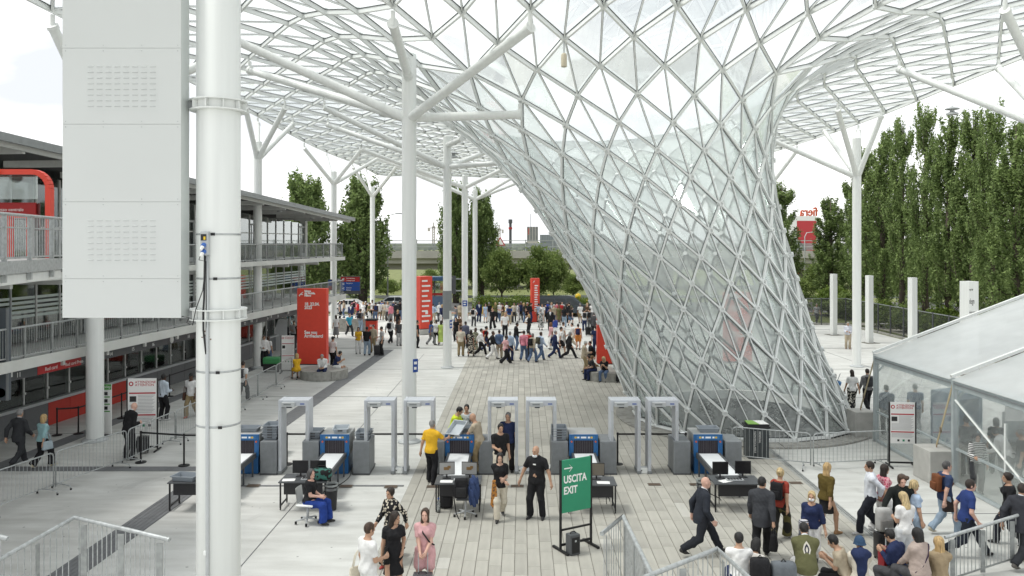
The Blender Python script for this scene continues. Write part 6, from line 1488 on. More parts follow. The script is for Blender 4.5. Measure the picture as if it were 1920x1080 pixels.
plate(-3.6+.235, 27.86, 2.70, .2, .46, 'blue plate low on the middle column', R(38)); plate(-3.6+.215, 44.36, 2.45, .16, .45, 'blue plate on the second middle column', R(38)); plate(-3.58, 60.75, 2.35, .36, .44, 'blue plate on the third middle column facing the gates')
t = thing('column_sleeve', 'dull grey metal sleeve wrapped round the second middle column', 'sleeve', (-3.6, 44.5, 2.75)); MB().prism([(.255*math.cos(a), .255*math.sin(a)) for a in np.linspace(R(175), R(365), 14)]+[(.245*math.cos(a), .245*math.sin(a)) for a in np.linspace(R(365), R(175), 14)], .45, 1.55).build('sleeve', MGREY, t); MB().prism([(.262*math.cos(a), .262*math.sin(a)) for a in np.linspace(R(205), R(300), 10)]+[(.2455*math.cos(a), .2455*math.sin(a)) for a in np.linspace(R(300), R(205), 10)], 0, .449).build('flap', MGREY, t)
# ---- bus shelter, vehicles, yellow bollards
t = thing('bus_shelter', 'glass bus shelter with dark blue roof behind the red totem', 'shelter', (at(812, 520, 71).x, 71, 0)); MB().cbox((0, .6, 3.75), (3.2, 1.8, .35), .05).build('roof', mat('roof_blue', (.03, .08, .16), .4), t)
for x in (-1.5, 0, 1.5): MB().bb((x-.05, 1.3, 0), (x+.05, 1.4, 3.57)).build('post', DGREY, t)
for x in (-1.45, .05): MB().bb((x, 1.33, .4), (x+1.4, 1.36, 3.3)).build('glass_pane', PAVG, t)
MB().bb((-.9, .2, .45), (1.1, .7, .52)).build('bench', MGREY, t); MB().bb((-1.4, 1.25, 2.2), (1.4, 1.31, 2.4)).build('red_strip', REDD, t); MB().bb((-1.3, 1.26, 1.2), (1.3, 1.31, 2.1)).build('poster', mat('poster_blue', (.10, .16, .26), .4), t)
CARG = mat('car_glass', (.02, .025, .03), .08, var=0, spec=.6)
def vehicle(name, label, x, y, prof, win, w, paint, wheels, flip=1, r=.34):
    t = thing(name, label, name.split('_')[-1], (x, y, .015)); M = Matrix.Rotation(R(90), 4, 'X')
    bm = bmesh.new(); fv = [bm.verts.new((px*flip, -w/2, pz)) for px, pz in prof]; bm.faces.new(fv); r_ = bmesh.ops.extrude_face_region(bm, geom=bm.faces[:]); bmesh.ops.translate(bm, verts=[v for v in r_['geom'] if isinstance(v, bmesh.types.BMVert)], vec=(0, w, 0)); bmesh.ops.recalc_face_normals(bm, faces=bm.faces)
    for v in bm.verts:
        if v.co.z > .95: v.co.y *= 1-.16*min(1, (v.co.z-.95)/.8)
    bmesh.ops.bevel(bm, geom=bm.edges[:], offset=.05, segments=2, affect='EDGES'); me = bpy.data.meshes.new('body'); bm.to_mesh(me); bm.free(); me.materials.append(paint); link('body', me, t)
    for poly in win:
        k = lambda z: 1-.16*min(1, max(0, (z-.95)/.8))
        for s in (-1, 1): MB().add([(px*flip, s*(w/2*k(pz)+.012), pz) for px, pz in poly], [tuple(range(len(poly)))[::s]]).build('window', CARG, t)
    for wx in wheels:
        for s in (-1, 1):
            o = MB().lathe([(r*.5, -.11), (r, -.10), (r, .10), (r*.5, .11)], 20).build('wheel', RUBBER, t, 40); o.matrix_basis = Matrix.Translation((wx*flip, s*(w/2-.08), r)) @ Matrix.Rotation(R(90), 4, 'X'); MB().lathe([(0, -.12), (r*.62, -.115), (r*.62, .115), (0, .12)], 16).build('rim', LGREY, o)
    MB().cbox(((prof[-2][0]-.08)*flip, -w*.33, .78), (.12, .3, .16), .03).build('headlight', WPRINT, t); return t
van = [(-2.45, .35), (-2.48, 1.1), (-2.40, 1.75), (-2.2, 1.92), (.7, 1.94), (1.1, 1.78), (1.85, 1.12), (2.45, .90), (2.52, .55), (2.45, .33)]
vw = [[(-2.3, 1.15), (-2.3, 1.7), (-.9, 1.72), (-.9, 1.15)], [(-.82, 1.15), (-.82, 1.72), (.15, 1.72), (.15, 1.15)], [(.25, 1.13), (.25, 1.72), (.75, 1.72), (1.45, 1.13)]]
vehicle('grey_van', 'dark slate van parked along the hedge behind the crowd', (1056-960)*75.6/1500, 75.6, van, vw, 1.95, mat('van_paint', (.06, .075, .09), .25, .3, var=.02, coat=.5), (-1.6, 1.65))
vehicle('dark_van', 'black van peeking out beside the left flank of the glass funnel', 8.9, 75.4, van, vw, 1.95, mat('black_paint', (.012, .012, .014), .2, var=0, coat=.5), (-1.6, 1.65), -1)
sed = [(-2.2, .32), (-2.25, .85), (-1.7, .98), (-1.05, 1.42), (.25, 1.44), (1.05, 1.0), (2.0, .86), (2.25, .6), (2.2, .32)]
sw_ = [[(-1.45, 1.0), (-1.0, 1.36), (-.35, 1.38), (-.35, 1.0)], [(-.28, 1.0), (-.28, 1.38), (.2, 1.38), (.85, 1.0)]]
vehicle('white_car', 'white car parked behind the crowd on the left', (662-960)*77.6/1500, 77.6, sed, sw_, 1.75, mat('car_white', (.75, .76, .76), .25, var=0, coat=.5), (-1.35, 1.4)); vehicle('silver_car', 'silver car on the road seen past the near column', (748-960)*82/1500, 82, sed, sw_, 1.75, mat('car_silver', (.40, .42, .43), .3, .6, var=0), (-1.35, 1.4))
for i, (px, py) in enumerate(((905, 600), (919, 599), (932, 601), (946, 600), (960, 602), (1072, 599), (1087, 600), (1100, 599))):
    q = gp(px, py); t = thing('yellow_block', ['yellow road block at the left end of the hedge', 'yellow road block second from the left by the hedge', 'yellow road block third from the left by the hedge', 'yellow road block fourth from the left by the hedge', 'yellow road block fifth from the left by the hedge', 'yellow road block right in front of the slate van wheel', 'yellow road block in front of the black van', 'yellow road block nearest to the glass funnel flank'][i], 'road block', (q.x, q.y+5, .012), .1, 'yellow road blocks')
    MB().prism([(-.28, 0), (.28, 0), (.2, .75), (-.2, .75)], -.3, .3, M=Matrix.Translation((0, 0, 0)) @ Matrix.Rotation(R(90), 4, 'X')).build('body', YELL, t); MB().bb((-.16, -.305, .3), (.16, -.2995, .45)).build('band', BPRINT, t)
for i, (px, py) in enumerate(((1029, 558), (1084, 556), (1103, 567))):
    q = at(px, py, 78.6); t = thing('yellow_beacon', ['yellow round beacon above the roof of the slate van', 'orange yellow round beacon above the bonnet of the slate van', 'orange yellow round beacon closest to the glass funnel'][i], 'beacon', (q.x, 78.6, 0), 0, 'yellow beacons by the road'); MB().tube([(0, 0, 0), (0, 0, q.z-.3)], .03, 6).build('post', GALV, t); MB().lathe([(0, -.32), (.2, -.24), (.32, 0), (.2, .24), (0, .32)], 14, (0, 0, q.z)).build('globe', YELL, t, True)
# low parapet and ramp on the left of the crowd
t = thing('low_parapet', 'low grey parapet with steel rail at the left of the crowd', 'low wall', (gp(650, 628).x, 62.5, .01)); MB().cbox((0, 0, .5), (2.6, .25, 1.0), .02).build('wall', CONCD, t); MB().tube([(-1.3, 0, 1.0), (-1.3, 0, 1.25), (1.3, 0, 1.25), (1.3, 0, 1.0)], .03, 6).build('rail', GALV, t)
t = thing('cash_machine', 'grey cash machine kiosk in front of the pavilion end', 'kiosk', (gp(524, 655).x, gp(524, 655).y, .012), R(20)); MB().prism([(-.45, 0), (.45, 0), (.45, 2.0), (-.1, 2.0), (-.45, 1.0)], -.5, .5, M=Matrix.Rotation(R(90), 4, 'X')).build('body', LGREY, t); MB().bb((.4505, -.3, 1.1), (.47, .3, 1.6)).build('screen', SCREEN, t)
# ---- tent
TY0, TY1, TX = 13.2, 28.1, 12.78
TENTR = glassmat('tent_roof', (.95, .95, .95), .62, (.95, .96, .96), .25, dirt=.08, rough=.3, tl=.72); TENTW = glassmat('tent_wall', (.975, .98, .98), .055, (.92, .93, .93), .45, dirt=.04, rough=.08)
tt = thing('marquee_tent', 'white marquee tent with translucent roof and clear plastic walls at the right', 'tent', (TX, TY1, 0)); Z1, SL, HWD = 2.92, .385, 6.2
ys = [0, -5.0, -10.0, -14.9]
for y0, y1 in zip(ys, ys[1:]):
    y0 -= .07; y1 += .07; b = MB(); nx, ny = 10, 6; V = []
    for a in range(nx+1):
        for c in range(ny+1):
            x = HWD*a/nx-.12*(a == 0); V.append((x, y0+(y1-y0)*c/ny, Z1+.16+x*SL-.05*math.sin(math.pi*c/ny)*math.sin(math.pi*a/nx)))
    F_ = [(a*(ny+1)+c, (a+1)*(ny+1)+c, (a+1)*(ny+1)+c+1, a*(ny+1)+c+1) for a in range(nx) for c in range(ny)]; b.add(V, F_)
    b.add([(v[0], v[1], v[2]-.012) for v in V], [f[::-1] for f in F_]); b.build('roof_sheet', TENTR, tt, True)
    MB().bb((-.05, y1-.0, Z1-.14), (.06, y0, Z1+.14)).build('eave_beam', mat('tent_alu', (.45, .50, .51), .4, .3, var=.08), tt); MB().bb((-.075, y1, Z1-.02), (-.0505, y0, Z1+.02)).build('gutter_groove', MGREY, tt)
    b = MB(); b.bb((-.01, y1+.06, .05), (.0, y0-.06, Z1-.141)); b.build('wall_sheet', TENTW, tt)
    b = MB().bb((-.04, y1+.06, 1.03), (.02, y0-.06, 1.09)); b.build('mid_rail', MC['tent_alu'], tt); MB().bb((-.05, y1+.06, .02), (.05, y0-.06, .10)).build('ground_rail', MC['tent_alu'], tt)
for y in ys:
    MB().bb((-.07, y-.065, .02), (.075, y+.065, Z1+.14)).build('post', MC['tent_alu'], tt); MB().beam((-.1, y, Z1+.20), (HWD, y, Z1+.20+HWD*SL), .10, .09).build('rafter', WHITE, tt); MB().lathe([(.12, .02), (.12, .04), (0, .04)], 8, (0, y, 0)).build('base_plate', GALV, tt)
    MB().beam((.08, y, Z1-.45), (.5, y, Z1+.02), .05, .05).build('knee_brace', MC['tent_alu'], tt)
for y0, z0, y1, z1 in ((-5.07, 2.45, -9.9, .15), (-7.4, .1, -7.4, 2.3)): MB().tube([(-.02, y0, z0), (-.02, y1, z1)], .028, 8).build('brace', WHITE, tt)
b = MB().add([(.07, -.06, .05), (HWD, -.06, .05), (HWD, -.06, Z1+HWD*SL), (.07, -.06, Z1)], [(0, 1, 2, 3)]); b.build('gable_sheet', TENTW, tt)
MB().bb((.08, ys[-1], .007), (HWD, 0, .016)).build('floor_sheet', mat('tent_floor', (.48, .48, .46), .8, var=.1), tt); MB().bb((HWD-.1, ys[-1], 0), (HWD, 0, Z1+2.2)).build('partition', mat('tent_partition', (.55, .57, .57), .7, var=.08), tt)
for i, (px, py, s_, lab) in enumerate(((1772, 908, .92, 'pale concrete ballast block in front of the tent with a tie rope'), (1622, 823, .72, 'concrete ballast block at the far tent corner by the funnel'))):
    q = gp(px, py); t = thing('ballast_block', lab, 'block', (q.x, q.y+s_*.5, .01), R(2)); MB().cbox((0, 0, .47), (s_, s_, .94), .02).build('block', CONC, t); MB().tube([(0, 0, .94), (0, 0, 1.02), (.05, 0, 1.05)], .02, 8).build('eye_bolt', mat('rust_grate2', (.25, .18, .11), .6), t)
    tgt = Vector((TX-.05, (23.1 if i == 0 else 28.1), 2.9)); r0 = Vector((q.x, q.y+s_*.5, 1.03)); r_ = thing('tie_strap', ['taut beige tie strap from the near ballast block to the tent eave', 'taut tie strap at the far tent corner'][i], 'strap', r0); MB().beam((0, 0, 0), tgt-r0, .02, .05).build('strap', mat('strap_beige', (.40, .34, .22), .8), r_); MB().box((tgt-r0)*.25, (.05, .05, .16)).build('ratchet', mat('rust_grate3', (.22, .17, .12), .6), r_)
# inside the tent
t = thing('metal_detector', 'blue grey walk through detector booth inside the tent', 'metal detector', (14.15, 24.9, .02), R(24))
for s in (-1, 1): MB().cbox((s*.52, .35, 1.15), (.16, .9, 2.3), .02).build('side_panel', mat('booth_blue', (.30, .37, .44), .45), t)
MB().cbox((0, .35, 2.2), (.87, .9, .2), .02).build('header', MC['booth_blue'], t)
for i, (x, y, lab) in enumerate(((15.2, 21.2, 'dark table inside the tent near the wall'), (16.2, 22.6, 'dark table with blue cover deeper inside the tent'))):
    t = thing('table', lab, 'table', (x, y, .02), R(10)); MB().cbox((0, 0, .76), (1.9, .8, .05), .01).build('table_top', [BLACKP, MBLUE][i], t); MB().bb((-.9, -.35, .1), (.9, -.33, .734)).build('front_panel', [BLACKP, DGREY][i], t)
    for a_ in (-.9, .9):
        for c_ in (-.34, .34): MB().bb((a_-.02, c_-.02, 0), (a_+.02, c_+.02, .734)).build('leg', BLACK, t)
t = thing('white_screen', 'white display screen hung inside the tent', 'screen', (15.2, 23.6, 2.15)); MB().cbox((0, 0, 0), (1.3, .06, .85), .01).build('screen', WPRINT, t); MB().bb((-.03, .031, -2.1), (.03, .07, .4)).build('stand', GALV, t)
t = thing('xray_scanner', 'grey baggage scanner box inside the tent', 'x-ray scanner', (16.6, 25.6, .02)); MB().cbox((0, 0, .75), (1.3, .9, 1.45), .03).build('hood', LGREY, t); MB().bb((-.4, -.46, .6), (.4, -.4505, 1.1)).build('tunnel', BLACK, t); MB().cbox((-1.4, 0, .6), (1.5, .7, .1), .02).build('conveyor', DGREY, t)
# ---- chairs
def swivel(x, y, rz, label, shell):
    t = thing('swivel_chair', label, 'chair', (x, y, .022), rz); MB().cbox((0, 0, .47), (.46, .44, .05), .022).build('seat', shell, t, True); b = MB(); V = []
    for k in range(6):
        for c in range(5): a = (c-2)*.35; V.append((.24*math.sin(a)*1.05, -.16-.10*math.cos(a)-.03*k*.3+.05, .50+k*.075))
    F_ = [(k*5+c, k*5+c+1, (k+1)*5+c+1, (k+1)*5+c) for k in range(5) for c in range(4)]; b.add(V, F_); b.add([(v[0]*1.06, v[1]-.018, v[2]) for v in V], [f[::-1] for f in F_]); b.build('backrest', shell, t, True)
    s_ = MB().lathe([(.03, .10), (.03, .445)], 10).build('column', LGREY, t, True)
    for k in range(5):
        a = k*2*math.pi/5+.3; l = MB().tube([(0, 0, .12), (.29*math.cos(a), .29*math.sin(a), .075)], [.022, .016], 7).build('leg', LGREY, t); MB().lathe([(0, 0), (.03, .0), (.03, .06), (0, .06)], 8, (.29*math.cos(a), .29*math.sin(a), 0)).build('caster', RUBBER, l)
    return t
WC = gp(574, 985); swivel(WC.x, WC.y+.15, R(-100), 'white shell swivel chair under the woman in blue trousers', WHITE)
p = gp(872, 975); swivel(p.x, p.y+.25, R(180), 'dark swivel chair hung with a backpack and a blue jacket', DGREY)
t = thing('backpack', 'black backpack hanging on the swivel chair at the bag desk', 'backpack', (p.x-.10, p.y+.02, .80)); MB().cbox((0, 0, 0), (.34, .18, .50), .06).build('bag_body', cloth((.02, .02, .022)), t, True); MB().cbox((0, -.10, -.08), (.26, .06, .24), .025).build('front_pocket', cloth((.03, .03, .032)), t, True); MB().tube([(-.1, -.09, .2), (-.2, -.15, 0), (-.12, -.1, -.6), (-.05, -.1, -.75)], .014, 6).build('strap', cloth((.02, .02, .022)), t)
t = thing('jacket', 'blue denim jacket draped over the swivel chair at the bag desk', 'jacket', (p.x+.22, p.y+.02, .72)); v, q = surfnet(lambda P: el(P, (0, 0, 0), (.15, .09, .40))+fold(P*1.6, .035, 8), (-.25, -.2, -.5), (.25, .2, .5), .02); b = MB(); b.add(v.tolist(), q.tolist()); b.build('fabric', cloth((.045, .07, .16)), t, True)
q = gp(836, 957); t = thing('backpack', 'black backpack standing on the slabs under the bag desk', 'backpack', (q.x, q.y+.15, .27)); MB().cbox((0, 0, 0), (.34, .22, .48), .07).build('bag_body', cloth((.02, .02, .022)), t, True); MB().cbox((0, -.12, -.06), (.24, .05, .24), .02).build('front_pocket', cloth((.03, .03, .032)), t, True); MB().tube([(-.06, 0, .23), (0, 0, .29), (.06, 0, .23)], .012, 6).build('strap', RUBBER, t)
q = gp(822, 962); t = thing('water_bottle', 'large clear water bottle standing on the slabs left of the bag desk', 'bottle', (q.x, q.y, .022)); MB().lathe([(0, 0), (.055, 0), (.058, .22), (.022, .31), (.022, .34)], 14).build('body', glassmat('bottle_clear', (.85, .88, .9), .2, (.75, .78, .8), 1.0), t, True); MB().lathe([(.025, .34), (.025, .37), (0, .37)], 12).build('cap', BLUE, t)

# loose cables on the floor between desks and scanners
for i, (x0, x1, lab) in enumerate(((-5.2, Xc['b']+.5, 'black cable trailing from the seated woman desk to her scanner'), (-1.0, Xc['c']+.55, 'black cable trailing from the bag desk to the middle scanner'), (2.5, Xc['d']+.5, 'black cable trailing from the desk behind the exit sign'), (5.5, Xc['e']-.5, 'black cable trailing from the rightmost desk to its scanner'))):
    t = thing('floor_cable', lab, 'cable', (x0, 21.2, .034)); P = [(0, 0, .6), (.02, .12, 0), (.15, .5, 0), (-.05, 1.1, 0), ((x1-x0)*.6, 1.7, 0), (x1-x0, 2.6, 0), (x1-x0, 3.0, .3)]
    pts = []
    for a, b_, c, d in zip([P[0]]+P[:-2], P[:-1], P[1:], P[2:]+[P[-1]]):
        for q in range(6):
            u = q/6; pts.append(tuple(.5*((2*b_[k])+(c[k]-a[k])*u+(2*a[k]-5*b_[k]+4*c[k]-d[k])*u*u+(3*b_[k]-a[k]-3*c[k]+d[k])*u**3) for k in range(3)))
    MB().tube(pts, .011, 6).build('cord', RUBBER, t, True)
# ================================================================== PEOPLE IN PLACE
K_ = dict(black=(.018, .018, .02), char=(.04, .042, .046), dgrey=(.07, .07, .075), grey=(.20, .20, .205), lgrey=(.42, .42, .42), white=(.74, .74, .73), cream=(.60, .55, .45), beige=(.42, .36, .27), khaki=(.27, .21, .12), brown=(.10, .06, .035), navy=(.022, .032, .085), blue=(.04, .09, .26), royal=(.03, .07, .33), lblue=(.40, .50, .64), jeans=(.10, .15, .25), ljeans=(.28, .36, .45), cyan=(.05, .36, .52), teal=(.28, .45, .47), red=(.50, .04, .04), brick=(.30, .05, .035), pink=(.60, .22, .28), rose=(.62, .36, .37), mauve=(.40, .32, .29), yellow=(.72, .42, .03), lime=(.42, .55, .14), olive=(.12, .12, .05), green=(.05, .12, .06), orange=(.62, .24, .07), hiviz=(.62, .75, .05))
def pp(px, py, face, label, pose='stand', top='tee', tc='grey', bot='trousers', bc='black', **k):
    head = k.pop('head', None)
    if head: d = (7.0-head)*F/(py-HY); x = (px-CXP)*d/F
    else: q = gp(px, py, .02); x, d = q.x, q.y
    c = lambda v: K_[v] if isinstance(v, str) else v
    if k.get('tpat'): k['tpat'] = (k['tpat'][0], c(k['tpat'][1]))+tuple(k['tpat'][2:])
    if k.get('bpat'): k['bpat'] = (k['bpat'][0], c(k['bpat'][1]))+tuple(k['bpat'][2:])
    bp = k.pop('bp', None)
    r = person(x, d, face, label, pose, top, c(tc), bot, c(bc), **k)
    if bp: backpack(r, bp[0], c(bp[1]) if len(bp) > 1 else K_['black'])
    return r
W_ = dict(shoe=(.6, .6, .6)); FM = dict(fem=True, H=1.66)
# ---- foreground, centre and left
a = pp(35, 872, 8, 'man in dark suit walking away beside a woman at far left', 'walk', 'jacket', 'char', 'trousers', 'char', hair='buzz', hc='grey', det=1, H=1.80)
a = pp(80, 876, 25, 'woman in pale teal blouse and black trousers walking at far left', 'walk2', 'blouse', 'teal', 'wide', 'black', hair='bob', hc='blonde', det=1, fem=True, H=1.66, shoe=(.6, .55, .4)); handbag(a, 'pale blue handbag on the arm of the woman in teal', 'r', (.35, .42, .46), (.34, .13, .26), shoulder=True, drop=.28)
a = pp(241, 862, 30, 'bald man in black suit bent over behind the left barrier', 'hold', 'jacket', 'black', 'trousers', 'black', hair='bald', skin='pink', det=1, H=1.82, ov=dict(lean=.22, pitch=.3)); q = gp(268, 850); suitcase(q.x, q.y, 20, 'black suitcase beside the bent over bald man', h=.5)
pp(306, 788, 25, 'man in pale blue shirt and black trousers behind the left notice', 'hold', 'shirt', (.55, .62, .70), 'trousers', 'black', hair='short', hc='black', skin='dark', det=1, H=1.80, **W_)
a = pp(359, 781, 185, 'man in white shirt and cap walking beside the near column', 'walk2', 'tee', 'white', 'trousers', 'khaki', hair='cap', hc=(.03, .03, .03), skin='dark', det=1, H=1.78, shoe=(.35, .1, .06)); handbag(a, 'brown satchel carried by the man in the cap', 'r', (.10, .055, .04), (.32, .12, .30), shoulder=True, drop=.25); handbag(a, 'yellow folder bag carried by the man in the cap', 'l', (.7, .55, .05), (.28, .08, .30), shoulder=True, drop=.2)
pp(271, 712, 200, 'person with fair hair standing behind the left notice', 'stand', 'tee', 'khaki', 'trousers', 'dgrey', hair='short', hc='blonde', head=1.72)
a = person(WC.x+.05, WC.y+.18, 100, 'woman in black tee and blue trousers sitting on a white swivel chair', 'sit', 'tee', K_['black'], 'wide', (.02, .05, .24), hair='bob', hc='dgrey', skin='pink', fem=True, fat=1.22, det=1, H=1.66, ov=dict(hl=(.05, .34, .72), hr=(.12, .34, .72), yaw=.5, pitch=-.1))
q = gp(607, 905); t = thing('backpack', 'green and black bag on the end of the desk beside the seated woman', 'bag', (-4.98, 20.95, .93)); MB().cbox((0, 0, 0), (.50, .30, .28), .08).build('bag_body', cloth((.05, .16, .13), ('camo', (.02, .02, .02), 9)), t, True); MB().tube([(-.14, 0, .13), (-.08, 0, .22), (.08, 0, .22), (.14, 0, .13)], .014, 6).build('handle', RUBBER, t)
a = pp(735, 1052, 215, 'woman in cream and black patterned outfit walking behind the pair of women', 'walk', 'shirt', 'cream', 'wide', 'cream', hair='bun', hc='dark', fem=True, H=1.68, det=1, tpat=('spots', 'black', 15, .42), bpat=('spots', 'black', 13, .42), shoe=(.35, .06, .05))
a = pp(738, 962, 168, 'woman in short black dress with shoulder length dark hair', 'hold', 'dress', 'black', None, hair='long', hc='dark', fem=True, H=1.70, head=1.70, det=1, skin='tan', ov=dict(yaw=-.9, hr=(.24, .02, .84), hl=(-.17, .06, .98))); handbag(a, 'round black shoulder bag of the woman in black dress', 'r', (.015, .015, .015), (.27, .13, .25), off=(-.12, .20, -.14), drop=.02, shoulder=True)
a = pp(797, 957, 182, 'woman in pink shirt and shorts holding a suitcase handle', 'front', 'tee', 'rose', 'shorts', 'rose', hair='long', hc='brown', fem=True, H=1.70, head=1.70, det=1, skin='pink', ov=dict(pitch=-.12)); J_ = a[1]
bb_ = MB().tube([J_['sr']+Vector((-.06, .06, .07)), J_['chest']+Vector((.02, .155, .03)), J_['waist']+Vector((-.12, .125, .02)), J_['waist']+Vector((-.19, .02, -.06))], .016, 6); o = thing('bag_strap', 'black bag strap across the chest of the woman in pink', 'strap', a[0].location, a[0].rotation_euler.z); o.scale = a[0].scale; bb_.build('strap', RUBBER, o, True)
q = wpt(a[0], a[1], (.0, .32, 0)); suitcase(q.x, q.y-.02, 0, 'small dark suitcase with grey handle before the woman in pink', K_['dgrey'], h=.52)
a = pp(690, 984, 48, 'man in white tee with short brown hair seen from behind at the bottom', 'hold', 'tee', 'white', 'trousers', 'white', hair='short', hc='brown', H=1.76, head=1.76, det=1); t = handbag(a, 'cream tote bag with black triangle on the shoulder of the man in white', 'l', (.62, .57, .46), (.46, .10, .42), shoulder=True, drop=.32)
q = t; MB().prism([(-.13, -.62), (.13, -.62), (0, -.40)], -.062, -.056, M=Matrix.Rotation(R(90), 4, 'X')).build('black_triangle', BPRINT, t)
pp(809, 906, 24, 'guard in yellow polo and black trousers lifting a grey tray', 'reach', 'polo', 'yellow', 'trousers', 'black', hair='short', hc='grey', det=1, H=1.80, ov=dict(hr=(.28, .46, 1.20)))
pp(848, 771, 105, 'staff man in fluorescent yellow vest leaning over the middle scanner', 'bend', 'tee', 'hiviz', 'trousers', 'black', hair='short', hc='black', head=1.62, det=1, H=1.78, ov=dict(lean=.30))
pp(875, 760, 182, 'young man in pale printed tee with a backpack behind the middle scanner', 'stand', 'tee', (.62, .66, .68), 'trousers', 'black', hair='short', hc='black', head=1.76, det=1, H=1.76, tpat=('camo', (.30, .34, .36), 12, .62), bp=('black backpack of the young man behind the middle scanner',))
pp(899, 783, 290, 'bald man in beige tee leaning over trays behind the middle scanner', 'bend', 'tee', 'beige', 'trousers', 'khaki', hair='bald', skin='tan', head=1.70, det=1, H=1.82, ov=dict(lean=.25))
a = pp(938, 796, 165, 'bearded young man in black printed tee at the detector gate', 'hold', 'tee', 'black', 'shorts', 'cream', hair='short', hc='black', head=1.78, det=1, H=1.78, **W_)
pp(953, 776, 195, 'man in navy tee walking through the detector gate', 'hold', 'tee', 'navy', 'trousers', 'black', hair='buzz', hc='grey', skin='tan', head=1.78, det=1, H=1.80, fat=1.15)
a = pp(937, 972, 176, 'woman in black tee and cream trousers walking toward the camera', 'walk2', 'tee', 'black', 'trousers', 'cream', hair='long', hc='black', fem=True, H=1.70, det=1, skin='pale', ov=dict(hl=(-.08, .24, 1.08), hr=(-.12, .26, 1.02), pitch=.15)); t = thing('scarf', 'brown and orange patterned scarf hanging from the hand of the woman in cream trousers', 'scarf', wpt(a[0], a[1], (.16, .22, 1.06))); MB().prism([(-.04, 0), (.04, 0), (.07, -.25), (.09, -.58), (0, -.74), (-.09, -.6), (-.06, -.25)], -.025, .025, M=Matrix.Rotation(R(90), 4, 'X')).build('fabric', cloth((.16, .09, .05), ('spots', (.45, .2, .05), 16, .4)), t)
a = pp(1006, 972, 200, 'bald guard in black polo and trousers standing with arms apart', 'apart', 'polo', 'black', 'trousers', 'black', hair='bald', skin='tan', mask='chin', det=1, H=1.83, fat=1.12, ov=dict(yaw=.3, pitch=.1)); MB().bb((-.035, .16, 1.33), (.035, .168, 1.36)).build('name_tag', WPRINT, a[0])
MB().cbox(a[1]['sl'].lerp(a[1]['el'], .45)+Vector((-.085, .0, .0)), (.012, .075, .085), .004).build('sleeve_patch', WPRINT, a[0])
# ---- foreground right
pp(1316, 1040, 82, 'bald man in dark suit striding right across the slabs', 'stride', 'jacket', (.028, .032, .042), 'trousers', (.022, .024, .03), hair='bald', skin='pink', det=1, H=1.84)
a = pp(1428, 1047, 22, 'man in dark grey coat carrying a black bag seen from behind', 'walk2', 'coat', (.05, .053, .06), 'trousers', 'black', hair='short', hc='black', det=1, H=1.82, ov=dict(yaw=.5)); handbag(a, 'large soft black bag in the hand of the man in grey coat', 'r', (.014, .014, .015), (.40, .2, .38), drop=.12)
a = pp(1462, 1012, 40, 'woman in brick red tee and dark patterned trousers with a backpack', 'walk2', 'tee', 'brick', 'wide', (.022, .022, .02), hair='bun', hc='lblonde', fem=True, H=1.70, det=1, bpat=('spots', (.11, .10, .04), 4, .62), **W_); backpack(a, 'black backpack on the woman in brick red', K_['black'])
a = pp(1522, 920, 205, 'older woman with white face mask and navy blouse carrying a grey bag', 'carry', 'blouse', 'navy', 'trousers', 'white', hair='bob', hc='lblonde', fem=True, H=1.62, head=1.62, det=1, mask=True, skin='tan', ov=dict(hl=(-.30, .04, .84), hr=(.10, .22, 1.0))); handbag(a, 'slate grey handbag of the woman with a face mask', 'r', (.085, .088, .10), (.46, .16, .30), off=(.12, .02, .06), drop=.12); t = thing('striped_scarf', 'black and white striped scarf over the arm of the masked woman', 'scarf', wpt(a[0], a[1], (.16, .22, .98))); MB().cbox((0, 0, -.1), (.2, .16, .42), .06).build('fabric', cloth((.5, .5, .52), ('stripe', (.03, .03, .05), 9)), t, True)
pp(1549, 1003, 62, 'woman with very long fair hair, olive blouse and black skirt', 'walk2', 'blouse', (.11, .08, .022), 'skirt', 'black', hair='longer', hc='blonde', fem=True, H=1.74, det=1, shoe=(.30, .17, .08))
pp(1632, 1003, 285, 'man in white shirt and dark trousers walking with hands behind him', 'behind', 'shirt', (.66, .69, .74), 'trousers', (.02, .022, .03), hair='short', hc='dark', det=1, H=1.78, **W_)
pp(1656, 1000, 78, 'curly dark haired woman in pink floral top and white trousers', 'walk2', 'tee', (.45, .06, .12), 'trousers', 'white', hair='long', hc='dark', fem=True, H=1.68, det=1, tpat=('spots', (.60, .30, .33), 18, .45), **W_)
a = pp(1690, 893, 186, 'curly haired man in black shirt with one hand on his hip', 'armsout', 'shirt', (.014, .017, .016), 'trousers', 'black', hair='curly', hc='brown', H=1.82, head=1.80, det=1, skin='pink'); q = wpt(a[0], a[1], a[1]['wr']); SUP = suitcase(q.x+.02, q.y-.02, 5, 'black suitcase under the hand of the curly haired man', K_['black'], h=.55, handle=False)
t = thing('backpack', 'pale grey backpack set on the black suitcase', 'backpack', (q.x+.02, q.y-.02, .90), .2); MB().cbox((0, 0, 0), (.34, .22, .52), .08).build('bag_body', cloth((.40, .40, .39)), t, True); MB().cbox((0, -.10, -.10), (.30, .08, .26), .03).build('front_pocket', cloth((.20, .195, .185)), t, True)
a = pp(1697, 926, 352, 'blonde woman in white belted top seen from behind', 'phone', 'tee', 'white', 'wide', (.62, .64, .66), hair='long', hc='lblonde', fem=True, H=1.66, head=1.66, det=1); MB().lathe([(.148, -.02), (.152, 0), (.148, .02)], 24).build('belt', mat('belt_brown', (.05, .025, .018), .5), a[0], True).matrix_basis = Matrix.Translation((0, 0, 1.06)) @ Matrix.Diagonal((1, .82, 1, 1))
q = wpt(a[0], a[1], (-.36, -.05, 0)); suitcase(q.x, q.y, 0, 'dark suitcase with raised handle beside the blonde woman', K_['char'], h=.5)
